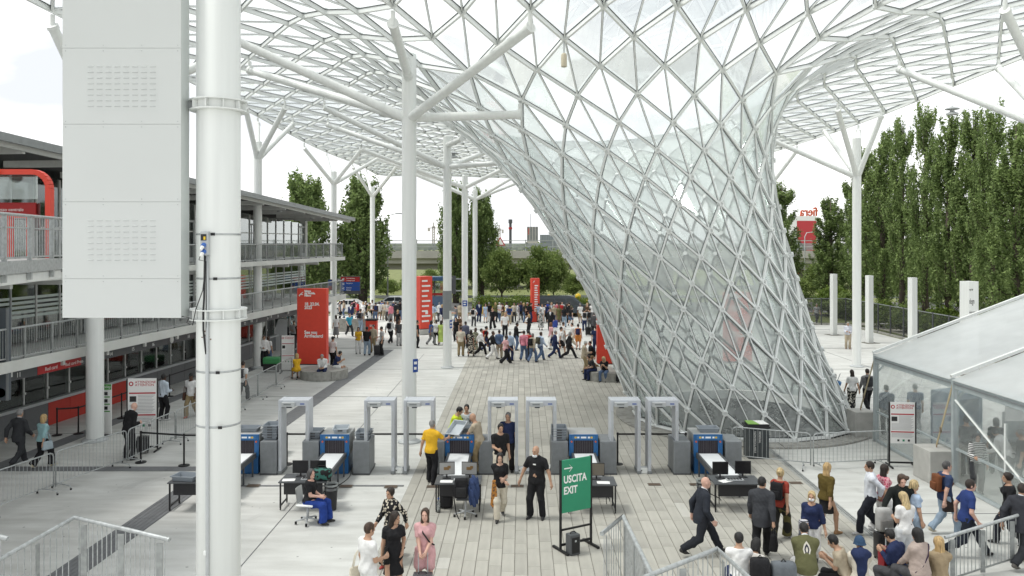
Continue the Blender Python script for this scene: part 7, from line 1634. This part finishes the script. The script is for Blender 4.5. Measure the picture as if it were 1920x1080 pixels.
pp(1713, 905, 80, 'woman with a blonde ponytail in pale blue behind the curly haired man', 'stand', 'tee', 'lblue', 'trousers', 'ljeans', hair='tail', hc='lblonde', fem=True, H=1.68, head=1.66, det=1)
a = pp(1772, 1002, 88, 'man in navy tee and jeans carrying a brown leather backpack', 'walk2', 'tee', (.035, .055, .12), 'trousers', 'ljeans', hair='buzz', hc='dgrey', det=1, H=1.78, skin='pink', shoe=(.5, .46, .36)); backpack(a, 'brown leather backpack on the man in navy tee', (.17, .065, .03)); handbag(a, 'dark camera bag at the hip of the man in navy tee', 'r', (.04, .03, .028), (.26, .14, .34), off=(-.1, .16, .2), drop=.05)
pp(1812, 1042, 98, 'man in blue polo striding right behind the lower right railing', 'stride', 'polo', (.028, .05, .17), 'trousers', (.02, .024, .035), hair='short', hc='dark', det=1, H=1.80, skin='pink')
a = pp(1893, 1022, 285, 'woman in black tee with dark hair walking left at the right edge', 'walk2', 'tee', 'black', 'trousers', (.02, .022, .03), hair='bun', hc='dark', fem=True, H=1.70, det=1); handbag(a, 'tiny black shoulder bag of the woman at the right edge', 'l', K_['black'], (.2, .08, .14), shoulder=True, drop=.2)
pp(1914, 1062, 60, 'man in dark grey suit cut off by the right edge', 'walk', 'jacket', (.04, .042, .05), 'trousers', (.035, .037, .042), hair='short', hc='dark', det=1, H=1.84, shoe=(.12, .11, .10))
# ---- seated on the ledge, bottom right
def seat(px, py, face, label, top, tc, bot, bc, H=1.7, yb=15.05, **k):
    x = (px-CXP)*yb/F; c = lambda v: K_[v] if isinstance(v, str) else v; pose = k.pop('pose', 'sit')
    if k.get('tpat'): k['tpat'] = (k['tpat'][0], c(k['tpat'][1]))+tuple(k['tpat'][2:])
    return person(x, yb, face, label, pose, top, c(tc), bot, c(bc), H=H, det=1, z=.0, **k)
def lift(r, pyt): # set seat height so that the head top sits at the photographed height
    root, J, = r; d = root.location.y; hz = max(J['head'].z+.12, 0)*root.scale[0]; root.location.z = EYE-(pyt-HY)*d/F-hz; return r
r = lift(seat(1386, 1000, 8, 'man in white tee sitting with his back to us behind the thick handrail', 'tee', 'white', 'trousers', 'navy', hair='short', hc='black'), 1000)
lift(seat(1408, 1018, 35, 'dark haired woman in pale top slumped beside the man in white tee', 'tank', (.60, .57, .54), 'trousers', 'dgrey', fem=True, hair='bob', hc='black', pose='sitlean', yb=15.2), 1019)
r = lift(seat(1512, 989, 10, 'man in olive army jacket with a pale motif on the back sitting on the ledge', 'jacket', (.115, .115, .055), 'trousers', 'lgrey', hair='short', hc='black', fat=1.12, pose='sitphone'), 989)
mb = MB(); dm = [(0, .16), (.05, .09), (.075, 0), (.05, -.09), (0, -.16), (-.05, -.09), (-.075, 0), (-.05, .09)]
mb.prism(dm, 0, .004, 0); mb.prism([(x*.62, y*.68) for x, y in dm], .0041, .007, 1); mb.prism([(x*.3, y*.35) for x, y in dm], .0071, .009, 0)
o = mb.build('motif', [cloth((.60, .57, .50)), cloth((.03, .03, .05))], r[0]); Rm_ = r[1]['R'].to_4x4(); o.matrix_basis = Matrix.Translation(r[1]['P']+r[1]['R'] @ Vector((0, -.158, .33))) @ Rm_ @ Matrix.Rotation(R(90), 4, 'X')
lift(seat(1588, 1008, 300, 'dark haired young man in profile sitting beside the woman with a bucket hat', 'tee', 'beige', 'trousers', 'black', hair='short', hc='black', pose='sitphone', yb=15.25), 1008)
lift(seat(1613, 1008, 12, 'woman in blue bucket hat and navy scarf sitting on the ledge', 'shirt', (.58, .54, .46), 'trousers', 'navy', fem=True, hair='bucket', hc=(.035, .07, .13), ov=dict(pitch=.1)), 1008)
v_, f_ = surfnet(lambda P: smn([el(P, (0, .02, .20), (.19, .10, .10)), rc(P, (0, 0, .15), (0, -.01, -.25), .13, .05)], .06)*1.0+fold(P, .02, 4), (-.3, -.25, -.4), (.3, .25, .4), .02); sc = MB().add(v_.tolist(), f_.tolist()); q = PEOPLE[-1]; t = thing('scarf', 'navy scarf hanging down the back of the woman in a bucket hat', 'scarf', wpt(q[0], q[1], q[1]['P']+Vector((0, -.10, .34))), q[0].rotation_euler.z); sc.build('fabric', cloth((.02, .03, .08)), t, True)
lift(seat(1692, 1000, 325, 'dark haired man with a tablet sitting beside the red suitcase', 'shirt', 'navy', 'trousers', 'dgrey', hair='short', hc='black', pose='sitphone', yb=15.3, ov=dict(pitch=.35)), 1000)
lift(seat(1724, 992, 338, 'woman in beige coat with long black hair sitting on the ledge', 'coat', (.38, .31, .275), 'trousers', 'dgrey', fem=True, hair='long', hc='black', fat=1.1, yb=14.9), 992)
q = PEOPLE[-1]; t = thing('bag_strap', 'dark bag strap across the back of the woman in beige coat', 'strap', q[0].location, q[0].rotation_euler.z); t.scale = q[0].scale; Jq = q[1]; MB().tube([Jq['sr']+Vector((.0, -.08, .08)), Jq['chest']+Vector((.05, -.165, .0)), Jq['waist']+Vector((-.08, -.155, .0)), Jq['P']+Vector((-.2, -.08, .05))], .012, 6).build('strap', cloth((.05, .03, .06)), t, True)
lift(seat(1762, 1010, 8, 'woman with long two tone fair hair sitting at the end of the ledge', 'shirt', (.32, .25, .16), 'trousers', 'dgrey', fem=True, hair='longer', hc='blonde'), 1008)
for px, py, w_, c, lab in ((1425, 1045, .36, K_['black'], 'black rucksack on the ledge beside the slumped woman'), (1469, 1052, .46, (.13, .145, .16), 'slate grey rucksack on the ledge left of the man in olive')):
    q = at(px, py, 14.75); t = thing('backpack', lab, 'backpack', (q.x, 14.75, q.z-.24)); MB().cbox((0, 0, .0), (w_, .26, .46), .09).build('bag_body', cloth(c), t, True); MB().tube([(-.05, 0, .22), (0, 0, .28), (.05, 0, .22)], .012, 6).build('strap', RUBBER, t)
q = at(1668, 1075, 15.75); suitcase(q.x, 15.75, 8, 'red hard shell suitcase beside the man with a tablet', (.28, .012, .02), h=.52, z=max(.02, EYE-(1024-454)*15.75/1500-.59), handle=False)
# ---- near the pavilion
a = pp(455, 752, 12, 'man in white tee with grey backpack partly behind the near column', 'walk2', 'tee', 'white', 'trousers', 'black', hair='buzz', hc='dark', skin='tan', H=1.78); backpack(a, 'grey backpack of the man by the near column', K_['dgrey'])
t = thing('pushcart', 'cart with a green cover standing by the ticket windows', 'cart', (gp(436, 716).x+1.1, gp(436, 716).y+3, .02)); MB().cbox((0, 0, .62), (.9, .6, .35), .08).build('green_cover', mat('cover_green', (.06, .28, .10), .5), t, True); MB().bb((-.42, -.27, .12), (.42, .27, .44)).build('frame', BLACKP, t)
for s in (-1, 1): MB().lathe([(.0, -.03), (.09, -.03), (.09, .03), (0, .03)], 12).build('wheel', RUBBER, t).matrix_basis = Matrix.Translation((s*.34, -.2, .09)) @ Matrix.Rotation(R(90), 4, 'X')
pp(495, 689, 150, 'person in white shirt leaning at the branching column by the pavilion', 'hold', 'shirt', 'white', 'trousers', 'black', H=1.78, hc='dark'); a = pp(503, 686, 10, 'woman in white tee and jeans beside the pavilion column', 'stand', 'tee', 'white', 'trousers', 'jeans', hair='long', hc='brown', **FM)
a = pp(513, 650, 75, 'man in khaki tee using the cash machine', 'phone', 'tee', 'khaki', 'trousers', 'navy', hc='dark', H=1.78, shoe=(.3, .15, .08)); backpack(a, 'black backpack of the man at the cash machine')
for i, (px, py, tc, lab) in enumerate(((535, 655, 'black', 'person in black crouching line left of the big red totem'), (551, 650, 'lgrey', 'person in pale grey left of the big red totem'), (560, 652, 'brown', 'person in brown behind the attention notice'), (548, 598, 'lgrey', 'distant person in pale grey under the pavilion end'), (556, 606, 'navy', 'distant person in navy and white at the pavilion end'), (571, 604, 'lblue', 'distant person in pale blue at the pavilion end'))):
    pp(px, py, (20, 160, 200, 90, 10, 350)[i], lab, ('stand', 'hold', 'walk2', 'walk', 'stand', 'stand2')[i], 'tee' if i % 2 else 'jacket', tc, 'trousers', ('black', 'char', 'dgrey')[i % 3], hc=('black', 'brown', 'grey')[i % 3])
def sitat(px, py, face, label, **k):
    d = (EYE-.0)*F/(py-HY); k.setdefault('pose', 'sit'); pose = k.pop('pose'); top = k.pop('top'); tc = k.pop('tc'); bot = k.pop('bot', 'trousers'); bc = k.pop('bc', 'black')
    return person((px-CXP)*d/F, d, face, label, pose, top, K_[tc] if isinstance(tc, str) else tc, bot, K_[bc], z=.01, **k)
sitat(557, 712, 330, 'woman in yellow sundress sitting on the left planter', top='dress', tc='yellow', bot='shorts', bc='yellow', hair='bob', hc='blonde', fem=True, H=1.66, det=1)
sitat(606, 712, 178, 'man in white shirt and dark trousers sitting on the front of the left planter', top='shirt', tc='white', bc='navy', hair='short', hc='grey', pose='sitlean', H=1.76, det=1); sitat(629, 706, 100, 'young man in navy tee and white shorts sitting with a phone on the left planter', top='tee', tc='navy', bot='shorts', bc='white', hc='black', pose='sitphone', H=1.76, det=1, **W_)
q = gp(645, 707); t = thing('yellow_ball', 'small yellow and black bag on the floor by the sitting young man', 'bag', (q.x, q.y, .15)); MB().lathe([(0, -.14), (.1, -.11), (.14, 0), (.1, .1), (0, .14)], 14).build('bag_body', YELL, t, True); MB().tube([(-.05, 0, .12), (0, 0, .19), (.05, 0, .12)], .01, 5).build('handle', RUBBER, t)
pp(624, 690, 20, 'man in white tee standing at the right edge of the big red totem', 'stand', 'tee', 'white', 'trousers', 'black', hc='black', H=1.74); pp(630, 634, 330, 'woman in white shirt and grey skirt beside the left column', 'stand', 'tee', 'white', 'longskirt', 'grey', hair='long', hc='dark', **FM); q = gp(596, 712); t = thing('backpack', 'black bag on the floor between the legs of the man on the planter', 'bag', (q.x+.45, q.y-.1, .2)); MB().cbox((0, 0, 0), (.5, .3, .36), .1).build('bag_body', cloth(K_['black']), t, True); MB().tube([(-.1, 0, .17), (0, 0, .25), (.1, 0, .17)], .012, 5).build('handle', RUBBER, t)
# ---- right planter
sitat(1134, 715, 200, 'fair haired woman in black sitting on the right planter with a backpack', top='tee', tc='black', bc='jeans', hair='long', hc='lblonde', fem=True, pose='sitphone', H=1.68, det=1); sitat(1163, 715, 185, 'man in navy shirt sitting on the right planter', top='tee', tc='navy', bc='black', hc='black', pose='sitlean', H=1.76, det=1); sitat(1114, 713, 250, 'person in dark clothes sitting at the left end of the right planter', top='tee', tc='char', bc='navy', hc='dark', pose='sitlean', H=1.7)
q = gp(1124, 716); t = thing('backpack', 'dark backpack leaning on the right planter', 'backpack', (q.x, q.y, .24)); MB().cbox((0, 0, 0), (.32, .24, .46), .09).build('bag_body', cloth(K_['black']), t, True); MB().tube([(-.05, 0, .22), (0, 0, .28), (.05, 0, .22)], .012, 5).build('strap', RUBBER, t)
# ---- middle crowd (each read from the photograph): x, y of the feet, facing, pose, garments, hair
MIDC = [
 (655, 630, 140, 'walk', 'tee', 'cyan', 'trousers', 'char', 'short', 'black', 0, 'man in bright cyan tee walking at the left of the crowd'),
 (658, 606, 180, 'walk2', 'jacket', 'navy', 'trousers', 'navy', 'short', 'black', 0, 'man in navy jacket and white shirt near the parapet'),
 (676, 622, 20, 'stand', 'tee', 'grey', 'trousers', 'ljeans', 'short', 'brown', 1, 'man in grey tee with black backpack near the red bin'),
 (672, 663, 170, 'hold', 'tee', 'yellow', 'trousers', 'white', 'bob', 'dark', 0, 'woman in yellow top and white trousers in the left group'),
 (688, 666, 8, 'stand2', 'tee', 'black', 'trousers', 'ljeans', 'short', 'black', 0, 'man in black tee and light jeans seen from behind in the left group'),
 (700, 661, 195, 'hold', 'shirt', 'beige', 'trousers', 'khaki', 'short', 'black', 0, 'man in beige shirt and khaki trousers in the left group'),
 (716, 666, 250, 'hold', 'tee', 'lgrey', 'trousers', 'black', 'short', 'dark', 0, 'man in pale grey tee and black trousers in the left group'),
 (732, 644, 20, 'walk', 'shirt', 'white', 'trousers', 'black', 'short', 'dark', 1, 'man in white shirt with black backpack walking away left of the column'),
 (733, 609, 300, 'stand', 'shirt', 'pink', 'trousers', 'grey', 'short', 'grey', 0, 'person in pink shirt beyond the red bin'),
 (746, 622, 200, 'stand', 'dress', 'black', None, 'black', 'bob', 'blonde', 0, 'blonde woman in black dress beside the near middle column'),
 (748, 648, 150, 'stand', 'tee', 'dgrey', 'trousers', 'lgrey', 'short', 'brown', 0, 'person in dark grey half behind the middle column'),
 (782, 652, 80, 'stand', 'tee', 'black', 'trousers', 'black', 'short', 'black', 1, 'person in black with a rucksack just right of the middle column'),
 (808, 647, 60, 'walk2', 'tank', 'blue', 'trousers', 'grey', 'long', 'dark', 0, 'woman in blue sleeveless top and grey trousers by the two faced totem'),
 (818, 645, 20, 'walk2', 'tee', 'white', 'trousers', 'black', 'short', 'dark', 0, 'man in white tee beside the woman in lime dress'),
 (827, 647, 15, 'walk2', 'longdress', 'lime', None, 'lime', 'long', 'dark', 0, 'woman in long lime green dress'),
 (832, 622, 100, 'stand', 'tee', 'navy', 'trousers', 'dgrey', 'bob', 'dark', 0, 'woman in navy behind the woman in lime'),
 (864, 668, 5, 'stand2', 'tee', 'cream', 'trousers', 'khaki', 'short', 'dark', 0, 'man in cream tee and khaki trousers right of the second middle column'),
 (873, 652, 20, 'stand', 'shirt', (.10, .11, .16), 'trousers', 'black', 'short', 'dark', 0, 'man in dark violet shirt right of the second middle column'),
 (855, 640, 200, 'stand', 'tee', 'black', 'trousers', 'black', 'long', 'black', 0, 'woman in black just right of the second middle column'),
 (861, 633, 150, 'hold', 'tee', 'brown', 'trousers', 'dgrey', 'bob', 'brown', 0, 'woman in brown behind the second middle column'),
 (883, 669, 15, 'walk2', 'longdress', 'cream', None, 'cream', 'long', 'dark', 2, 'woman in leopard print dress with dark hair'),
 (891, 662, 40, 'walk', 'longdress', (.30, .30, .22), None, 'beige', 'long', 'brown', 3, 'woman in floral dress with long brown hair'),
 (901, 667, 85, 'walk', 'shirt', 'white', 'trousers', 'black', 'short', 'dark', 0, 'person in white jacket and black trousers walking right'),
 (911, 659, 80, 'walk2', 'tee', 'black', 'trousers', 'navy', 'bun', 'black', 4, 'woman carrying a bright red backpack'),
 (923, 674, 70, 'walk', 'shirt', 'black', 'trousers', 'white', 'short', 'brown', 0, 'man in black jumper and white trousers walking right'),
 (936, 672, 12, 'walk2', 'shirt', 'jeans', 'trousers', 'beige', 'short', 'dark', 0, 'man in denim jacket and beige trousers'),
 (948, 682, 60, 'walk', 'tee', 'rose', 'wide', 'black', 'bun', 'dark', 0, 'woman in pink top and wide black trousers'),
 (956, 677, 20, 'stand2', 'shirt', 'lblue', 'trousers', 'navy', 'short', 'grey', 0, 'grey haired man in pale blue shirt'),
 (924, 617, 200, 'walk2', 'blouse', 'black', 'wide', 'black', 'short', 'black', 0, 'tall person in loose black outfit before the hedge queue'),
 (947, 632, 178, 'stand', 'tee', 'white', 'trousers', 'black', 'short', 'blonde', 5, 'person in white tee with a violet jacket over the shoulder'),
 (968, 657, 80, 'phone', 'jacket', 'black', 'trousers', 'jeans', 'short', 'black', 0, 'man in black jacket and jeans looking at a phone'),
 (992, 632, 250, 'cross', 'shirt', 'black', 'wide', 'black', 'long', 'blonde', 0, 'fair haired woman in black with folded arms'),
 (982, 676, 20, 'walk2', 'shirt', 'pink', 'trousers', 'jeans', 'short', 'dark', 0, 'man in pink shirt and blue jeans'),
 (990, 671, 20, 'walk', 'tee', 'red', 'trousers', 'black', 'short', 'black', 0, 'man in red tee beside the man in pink'),
 (998, 680, 40, 'walk2', 'shirt', 'beige', 'trousers', 'jeans', 'short', 'grey', 1, 'man in beige shirt with large black backpack'),
 (1013, 676, 50, 'walk', 'shirt', 'lblue', 'trousers', 'jeans', 'short', 'brown', 6, 'man in pale blue shirt with olive backpack'),
 (1040, 672, 85, 'walk', 'jacket', 'navy', 'trousers', 'navy', 'short', 'grey', 0, 'grey haired man in navy suit walking right'),
 (1033, 655, 250, 'stand', 'tee', 'rose', 'trousers', 'white', 'short', 'ginger', 0, 'person in pale pink behind the man in navy suit'),
 (1051, 666, 75, 'walk2', 'tee', 'white', 'shorts', 'black', 'short', 'dark', 0, 'man in white tee and black shorts'),
 (1067, 672, 85, 'stride', 'coat', 'black', 'trousers', 'black', 'long', 'grey', 0, 'grey haired woman in black striding right'),
 (1056, 652, 60, 'stand', 'tee', 'white', 'trousers', 'lgrey', 'short', 'brown', 0, 'man in white tee behind the woman in black'),
 (1074, 653, 250, 'walk', 'shirt', 'white', 'trousers', 'cream', 'short', 'dark', 0, 'man in white shirt and cream trousers walking left'),
 (1084, 656, 10, 'stand', 'tank', 'orange', 'shorts', 'orange', 'bun', 'black', 7, 'woman in orange playsuit with navy backpack'),
 (1014, 619, 15, 'stand', 'longdress', 'lgrey', None, 'grey', 'bob', 'grey', 3, 'woman in grey patterned dress in front of the slim totem'),
 (1032, 620, 190, 'stand', 'jacket', 'black', 'trousers', 'black', 'short', 'brown', 0, 'man in black suit beside a blue suitcase'),
 (1048, 610, 190, 'stand', 'dress', 'olive', None, 'olive', 'long', 'dark', 0, 'woman in khaki dress before the slate van'),
 (1058, 613, 20, 'stand', 'tee', 'black', 'trousers', 'ljeans', 'long', 'dark', 0, 'woman in black tee and light jeans before the slate van'),
 (1070, 611, 30, 'walk2', 'tee', 'black', 'shorts', 'jeans', 'long', 'brown', 0, 'woman in black tee and denim shorts before the van bonnet'),
 (1096, 621, 5, 'stand', 'tee', 'white', 'trousers', 'navy', 'short', 'black', 1, 'man in white tee with black backpack near the funnel'),
 (1106, 621, 20, 'stand', 'tee', 'grey', 'trousers', 'dgrey', 'short', 'dark', 1, 'man in grey tee with backpack near the funnel'),
 (1114, 631, 30, 'walk2', 'jacket', 'dgrey', 'trousers', 'black', 'short', 'dark', 0, 'man in grey jacket pulling a dark suitcase near the funnel'),
 (1096, 701, 90, 'phone', 'jacket', 'beige', 'trousers', 'khaki', 'short', 'white', 0, 'white haired man in beige suit left of the right planter'),
 (1109, 696, 260, 'stride', 'shirt', 'black', 'trousers', 'khaki', 'buzz', 'dark', 0, 'man in black jumper meeting the man in beige suit'),
 (1117, 664, 10, 'stand', 'tee', 'navy', 'trousers', 'navy', 'short', 'dark', 0, 'man in navy at the left edge of the right totem'),
 (898, 604, 160, 'stand', 'jacket', 'navy', 'trousers', 'navy', 'short', 'black', 0, 'man in navy suit at the left end of the hedge'),
 (910, 605, 150, 'stand', 'dress', 'lblue', None, 'lblue', 'long', 'brown', 0, 'woman in pale blue dress at the left end of the hedge'),
]
PATS = {2: ('spots', 'black', 16, .4), 3: ('camo', (.06, .07, .05), 9, .52)}
for (px, py, fc, po, tp, tc, bt, bc, hr, hcx, ex, lab) in MIDC:
    fem = 'woman' in lab or hr in ('long', 'bob', 'bun'); k = dict(H=1.64+.001*((px*7) % 70) if fem else 1.72+.001*((px*13) % 90), fem=fem, hair=hr, hc=hcx, skin=('pale', 'tan', 'pink', 'tan', 'brown')[(px*3) % 5])
    if ex in PATS: k['tpat'] = PATS[ex]
    if bt == 'trousers' and tc in ('white', 'cream', 'lgrey'): k.update(W_ if px % 2 else {})
    r = pp(px, py, fc, lab, po, tp, tc, bt, bc, group='people crossing the middle of the plaza', **k)
    if ex in (1, 4, 6, 7): backpack(r, ('backpack of the '+lab.replace(' with backpack', '').replace(' with black backpack', '').replace(' with large black backpack', '').replace(' with olive backpack', '').replace(' carrying a bright red backpack', ' with a red backpack').replace(' with navy backpack', '')), {1: K_['black'], 4: (.62, .04, .03), 6: (.07, .07, .05), 7: (.03, .03, .08)}[ex])
for px, py, c, lab in ((1041, 616, K_['royal'], 'bright blue suitcase beside the man in black suit'), (1103, 630, K_['black'], 'dark suitcase behind the man in grey jacket near the funnel'), (706, 668, K_['black'], 'black suitcase in the left group'), (959, 606, K_['char'], 'dark suitcase in the queue by the hedge')):
    q = gp(px, py); suitcase(q.x, q.y+.2, 10, lab, c, h=.58)
# ---- distant queue along the kerb and hedge
g = np.random.default_rng(5); CN = {'black': 'black', 'white': 'white', 'navy': 'navy', 'grey': 'grey', 'beige': 'beige', 'lblue': 'pale blue', 'blue': 'blue', 'char': 'charcoal', 'olive': 'olive', 'pink': 'pink', 'cream': 'cream', 'red': 'red', 'royal': 'bright blue', 'brown': 'brown', 'lgrey': 'pale grey'}
QX = [(637, 598), (645, 596), (664, 596), (671, 601), (681, 603), (686, 600), (692, 605), (698, 599), (704, 602), (711, 600), (716, 597), (721, 600), (727, 602), (738, 599), (742, 604), (750, 600), (785, 604), (800, 603), (812, 606), (824, 603), (829, 609), (836, 601), (855, 612), (863, 606), (868, 603), (873, 618), (888, 612),
      (917, 603), (929, 604), (937, 603), (943, 606), (950, 604), (955, 608), (964, 603), (971, 604), (977, 601), (982, 605), (988, 603), (995, 606), (1000, 601), (1010, 604), (1017, 606), (1023, 605), (1027, 601), (1034, 604), (1039, 608), (1044, 603), (1051, 604), (1054, 600), (1063, 605), (1067, 602), (1088, 606), (1101, 605), (1110, 604), (1119, 612)]
tops = ['black', 'white', 'navy', 'grey', 'white', 'lblue', 'black', 'char', 'beige', 'blue', 'white', 'olive', 'black', 'pink', 'cream', 'navy', 'white', 'black', 'red', 'lgrey', 'royal', 'brown']; seen_l = set()
for i, (px, py) in enumerate(QX):
    tc = tops[(i*5+3) % len(tops)]; fem = i % 3 == 1; hr = ['short', 'long', 'short', 'short', 'bob', 'cap', 'short', 'bun'][i % 8]; hc = ['black', 'brown', 'dark', 'grey', 'blonde', (.5, .5, .5), 'dark', 'black'][i % 8]
    bt, bc = [('trousers', 'black'), ('trousers', 'jeans'), ('skirt', 'black') if fem else ('shorts', 'khaki'), ('trousers', 'navy'), ('trousers', 'beige'), ('trousers', 'dgrey'), ('trousers', 'white')][i % 7]
    po = ['stand', 'hold', 'phone', 'stand2', 'cross', 'stand', 'akimbo', 'walk2'][(i*3) % 8]; tp = ['tee', 'shirt', 'tee', 'jacket', 'tee'][(i*2) % 5]
    zone = 'left of the middle column' if px < 760 else ('between the middle columns' if px < 890 else ('by the hedge' if px < 1008 else 'before the slate van'))
    bw = {'black': 'black', 'jeans': 'denim', 'khaki': 'khaki', 'navy': 'navy', 'beige': 'beige', 'dgrey': 'dark grey', 'white': 'white'}[bc]+' '+bt; hw_ = {'short': 'short hair', 'long': 'long hair', 'bob': 'a bob', 'cap': 'a cap', 'bun': 'a bun'}[hr]
    lab = 'person in %s top, %s and %s %s' % (CN[tc], bw, hw_, zone); n_ = 1
    if lab in seen_l: lab = lab.replace('person', 'shorter person')
    seen_l.add(lab)
    r = pp(px, py, float(g.choice([0, 20, 180, 200, 90, 270, 340])), lab, po, tp, tc, bt, bc, fem=fem, hair=hr, hc=hc, skin=('pale', 'tan', 'pink', 'brown')[i % 4], H=1.62+.02*(i % 8), group='distant people queuing along the kerb')
    if i % 6 == 2: backpack(r, 'backpack on '+lab.replace(' with ', '|').split('|')[0]+' '+zone, K_['black'] if i % 4 else K_['navy'])
# ---- right side
pp(1590, 654, 200, 'man in white shirt and beige trousers standing beside the lone column', 'phone', 'shirt', (.60, .62, .68), 'trousers', 'beige', hair='buzz', hc='grey', H=1.76, shoe=(.2, .1, .05), det=1)
a = pp(1598, 768, 8, 'dark haired woman in white tee and patterned wide trousers near the funnel', 'walk2', 'tee', 'white', 'wide', (.5, .48, .42), hair='longer', hc='dark', fem=True, H=1.68, det=1, bpat=('spots', 'black', 11, .45)); handbag(a, 'dark bag of the woman in patterned trousers', 'l', K_['char'], (.3, .12, .26))
a = pp(1627, 770, 5, 'man in grey jacket with a backpack at the far tent corner', 'walk2', 'shirt', 'grey', 'trousers', 'black', hair='short', hc='dark', H=1.76, det=1); backpack(a, 'dark backpack of the man at the tent corner', K_['char'])
a = pp(1541, 742, 40, 'man in white tee with red backpack half behind the right flank of the funnel', 'pull', 'tee', 'lgrey', 'trousers', 'grey', hair='buzz', hc='grey', H=1.74, det=1); backpack(a, 'dark red backpack behind the right flank of the funnel', (.16, .025, .04)); q = gp(1564, 738); suitcase(q.x, q.y, 60, 'blue suitcase with a grey bag on top right of the funnel', (.03, .13, .30), h=.55, tilt=.35); t = thing('bag', 'grey bag on top of the blue suitcase', 'bag', (q.x-.1, q.y-.1, .80), .9); MB().cbox((0, 0, 0), (.40, .28, .28), .1).build('bag_body', cloth(K_['grey']), t, True); MB().tube([(-.1, 0, .13), (0, 0, .2), (.1, 0, .13)], .012, 5).build('handle', RUBBER, t)
pp(1531, 606, 180, 'distant person in pale grey walking beyond the mesh fence', 'walk2', 'tee', 'lgrey', 'trousers', 'dgrey', hc='grey')
for i, (px, py, tc) in enumerate(((1724, 614, 'blue'), (1738, 617, 'rose'), (1745, 616, 'white'))):
    q = gp(px, py); person(max(q.x, 30.4+i*.5), q.y, 250, ['person in blue sitting beyond the mesh fence', 'person in pink sitting beyond the mesh fence', 'person in white sitting beyond the mesh fence'][i], 'sit', 'tee', K_[tc], 'trousers', K_['dgrey'], hc='dark')
t = thing('bench', 'low bench beyond the mesh fence under the poplars', 'bench', (31.0, gp(1738, 617).y+.0, .0)); MB().cbox((0, 0, .42), (2.6, .45, .06), .01).build('seat', CONC, t); MB().bb((-1, -.15, 0), (-.85, .15, .389)).bb((.85, -.15, 0), (1, .15, .389)).build('leg', CONC, t)
# ---- inside the tent
for px, py, fc, po, tp, tc, bt, bc, hr, hc, fem, lab in ((1662, 815, 20, 'hold', 'shirt', (.06, .09, .14), 'trousers', 'char', 'short', 'dark', False, 'man in dark blue seen through the far tent wall'), (1716, 812, 15, 'stand', 'tee', (.10, .15, .25), 'trousers', 'lgrey', 'short', 'grey', False, 'man in blue seen through the tent wall left of the booth'),
        (1762, 830, 190, 'stand', 'jacket', 'black', 'trousers', 'black', 'short', 'dark', False, 'man in black standing inside the detector booth'), (1832, 925, 195, 'hold', 'shirt', 'white', 'trousers', 'char', 'long', 'black', True, 'woman in striped jumper inside the tent'),
        (1812, 893, 20, 'stand', 'tee', 'char', 'trousers', 'black', 'short', 'dark', False, 'person in charcoal behind the striped jumper woman'), (1868, 888, 30, 'stand2', 'tee', 'black', 'trousers', 'black', 'bob', 'dark', True, 'dark clothed woman at the table inside the tent'),
        (1893, 918, 330, 'bend', 'shirt', 'white', 'trousers', 'char', 'short', 'dark', False, 'person in white shirt bending inside the tent'), (1915, 925, 300, 'stand', 'tee', 'dgrey', 'trousers', 'black', 'short', 'grey', False, 'grey haired person inside the tent at the right edge')):
    k = dict(tpat=('stripe', 'black', 6.5)) if 'striped' in lab else {}
    q = gp(px, py); 
    pp(px, py, fc, lab, po, tp, tc, bt, bc, hair=hr, hc=hc, fem=fem, H=1.66 if fem else 1.78, det=1, **k)
for i, (u, v_, tc) in enumerate(((3.2, -1.1, 'white'), (4.6, -1.3, 'navy'), (14.5, -1.2, 'lblue'), (16.2, -1.2, 'white'), (18.5, -1.1, 'char'))):
    o = Vector((PAVR.location.x+v_*CA-u*math.sin(ang), PAVR.location.y+v_*SA+u*CA, 0)); person(o.x, o.y, 96, 'ticket clerk in %s behind the %s ticket window' % (('white', 'navy', 'pale blue', 'white', 'charcoal')[i], ('nearest', 'second', 'middle', 'fourth visible', 'farthest staffed')[i]), 'stand', 'shirt', K_[tc], 'trousers', K_['black'], hc='dark', z=.12, H=1.7)
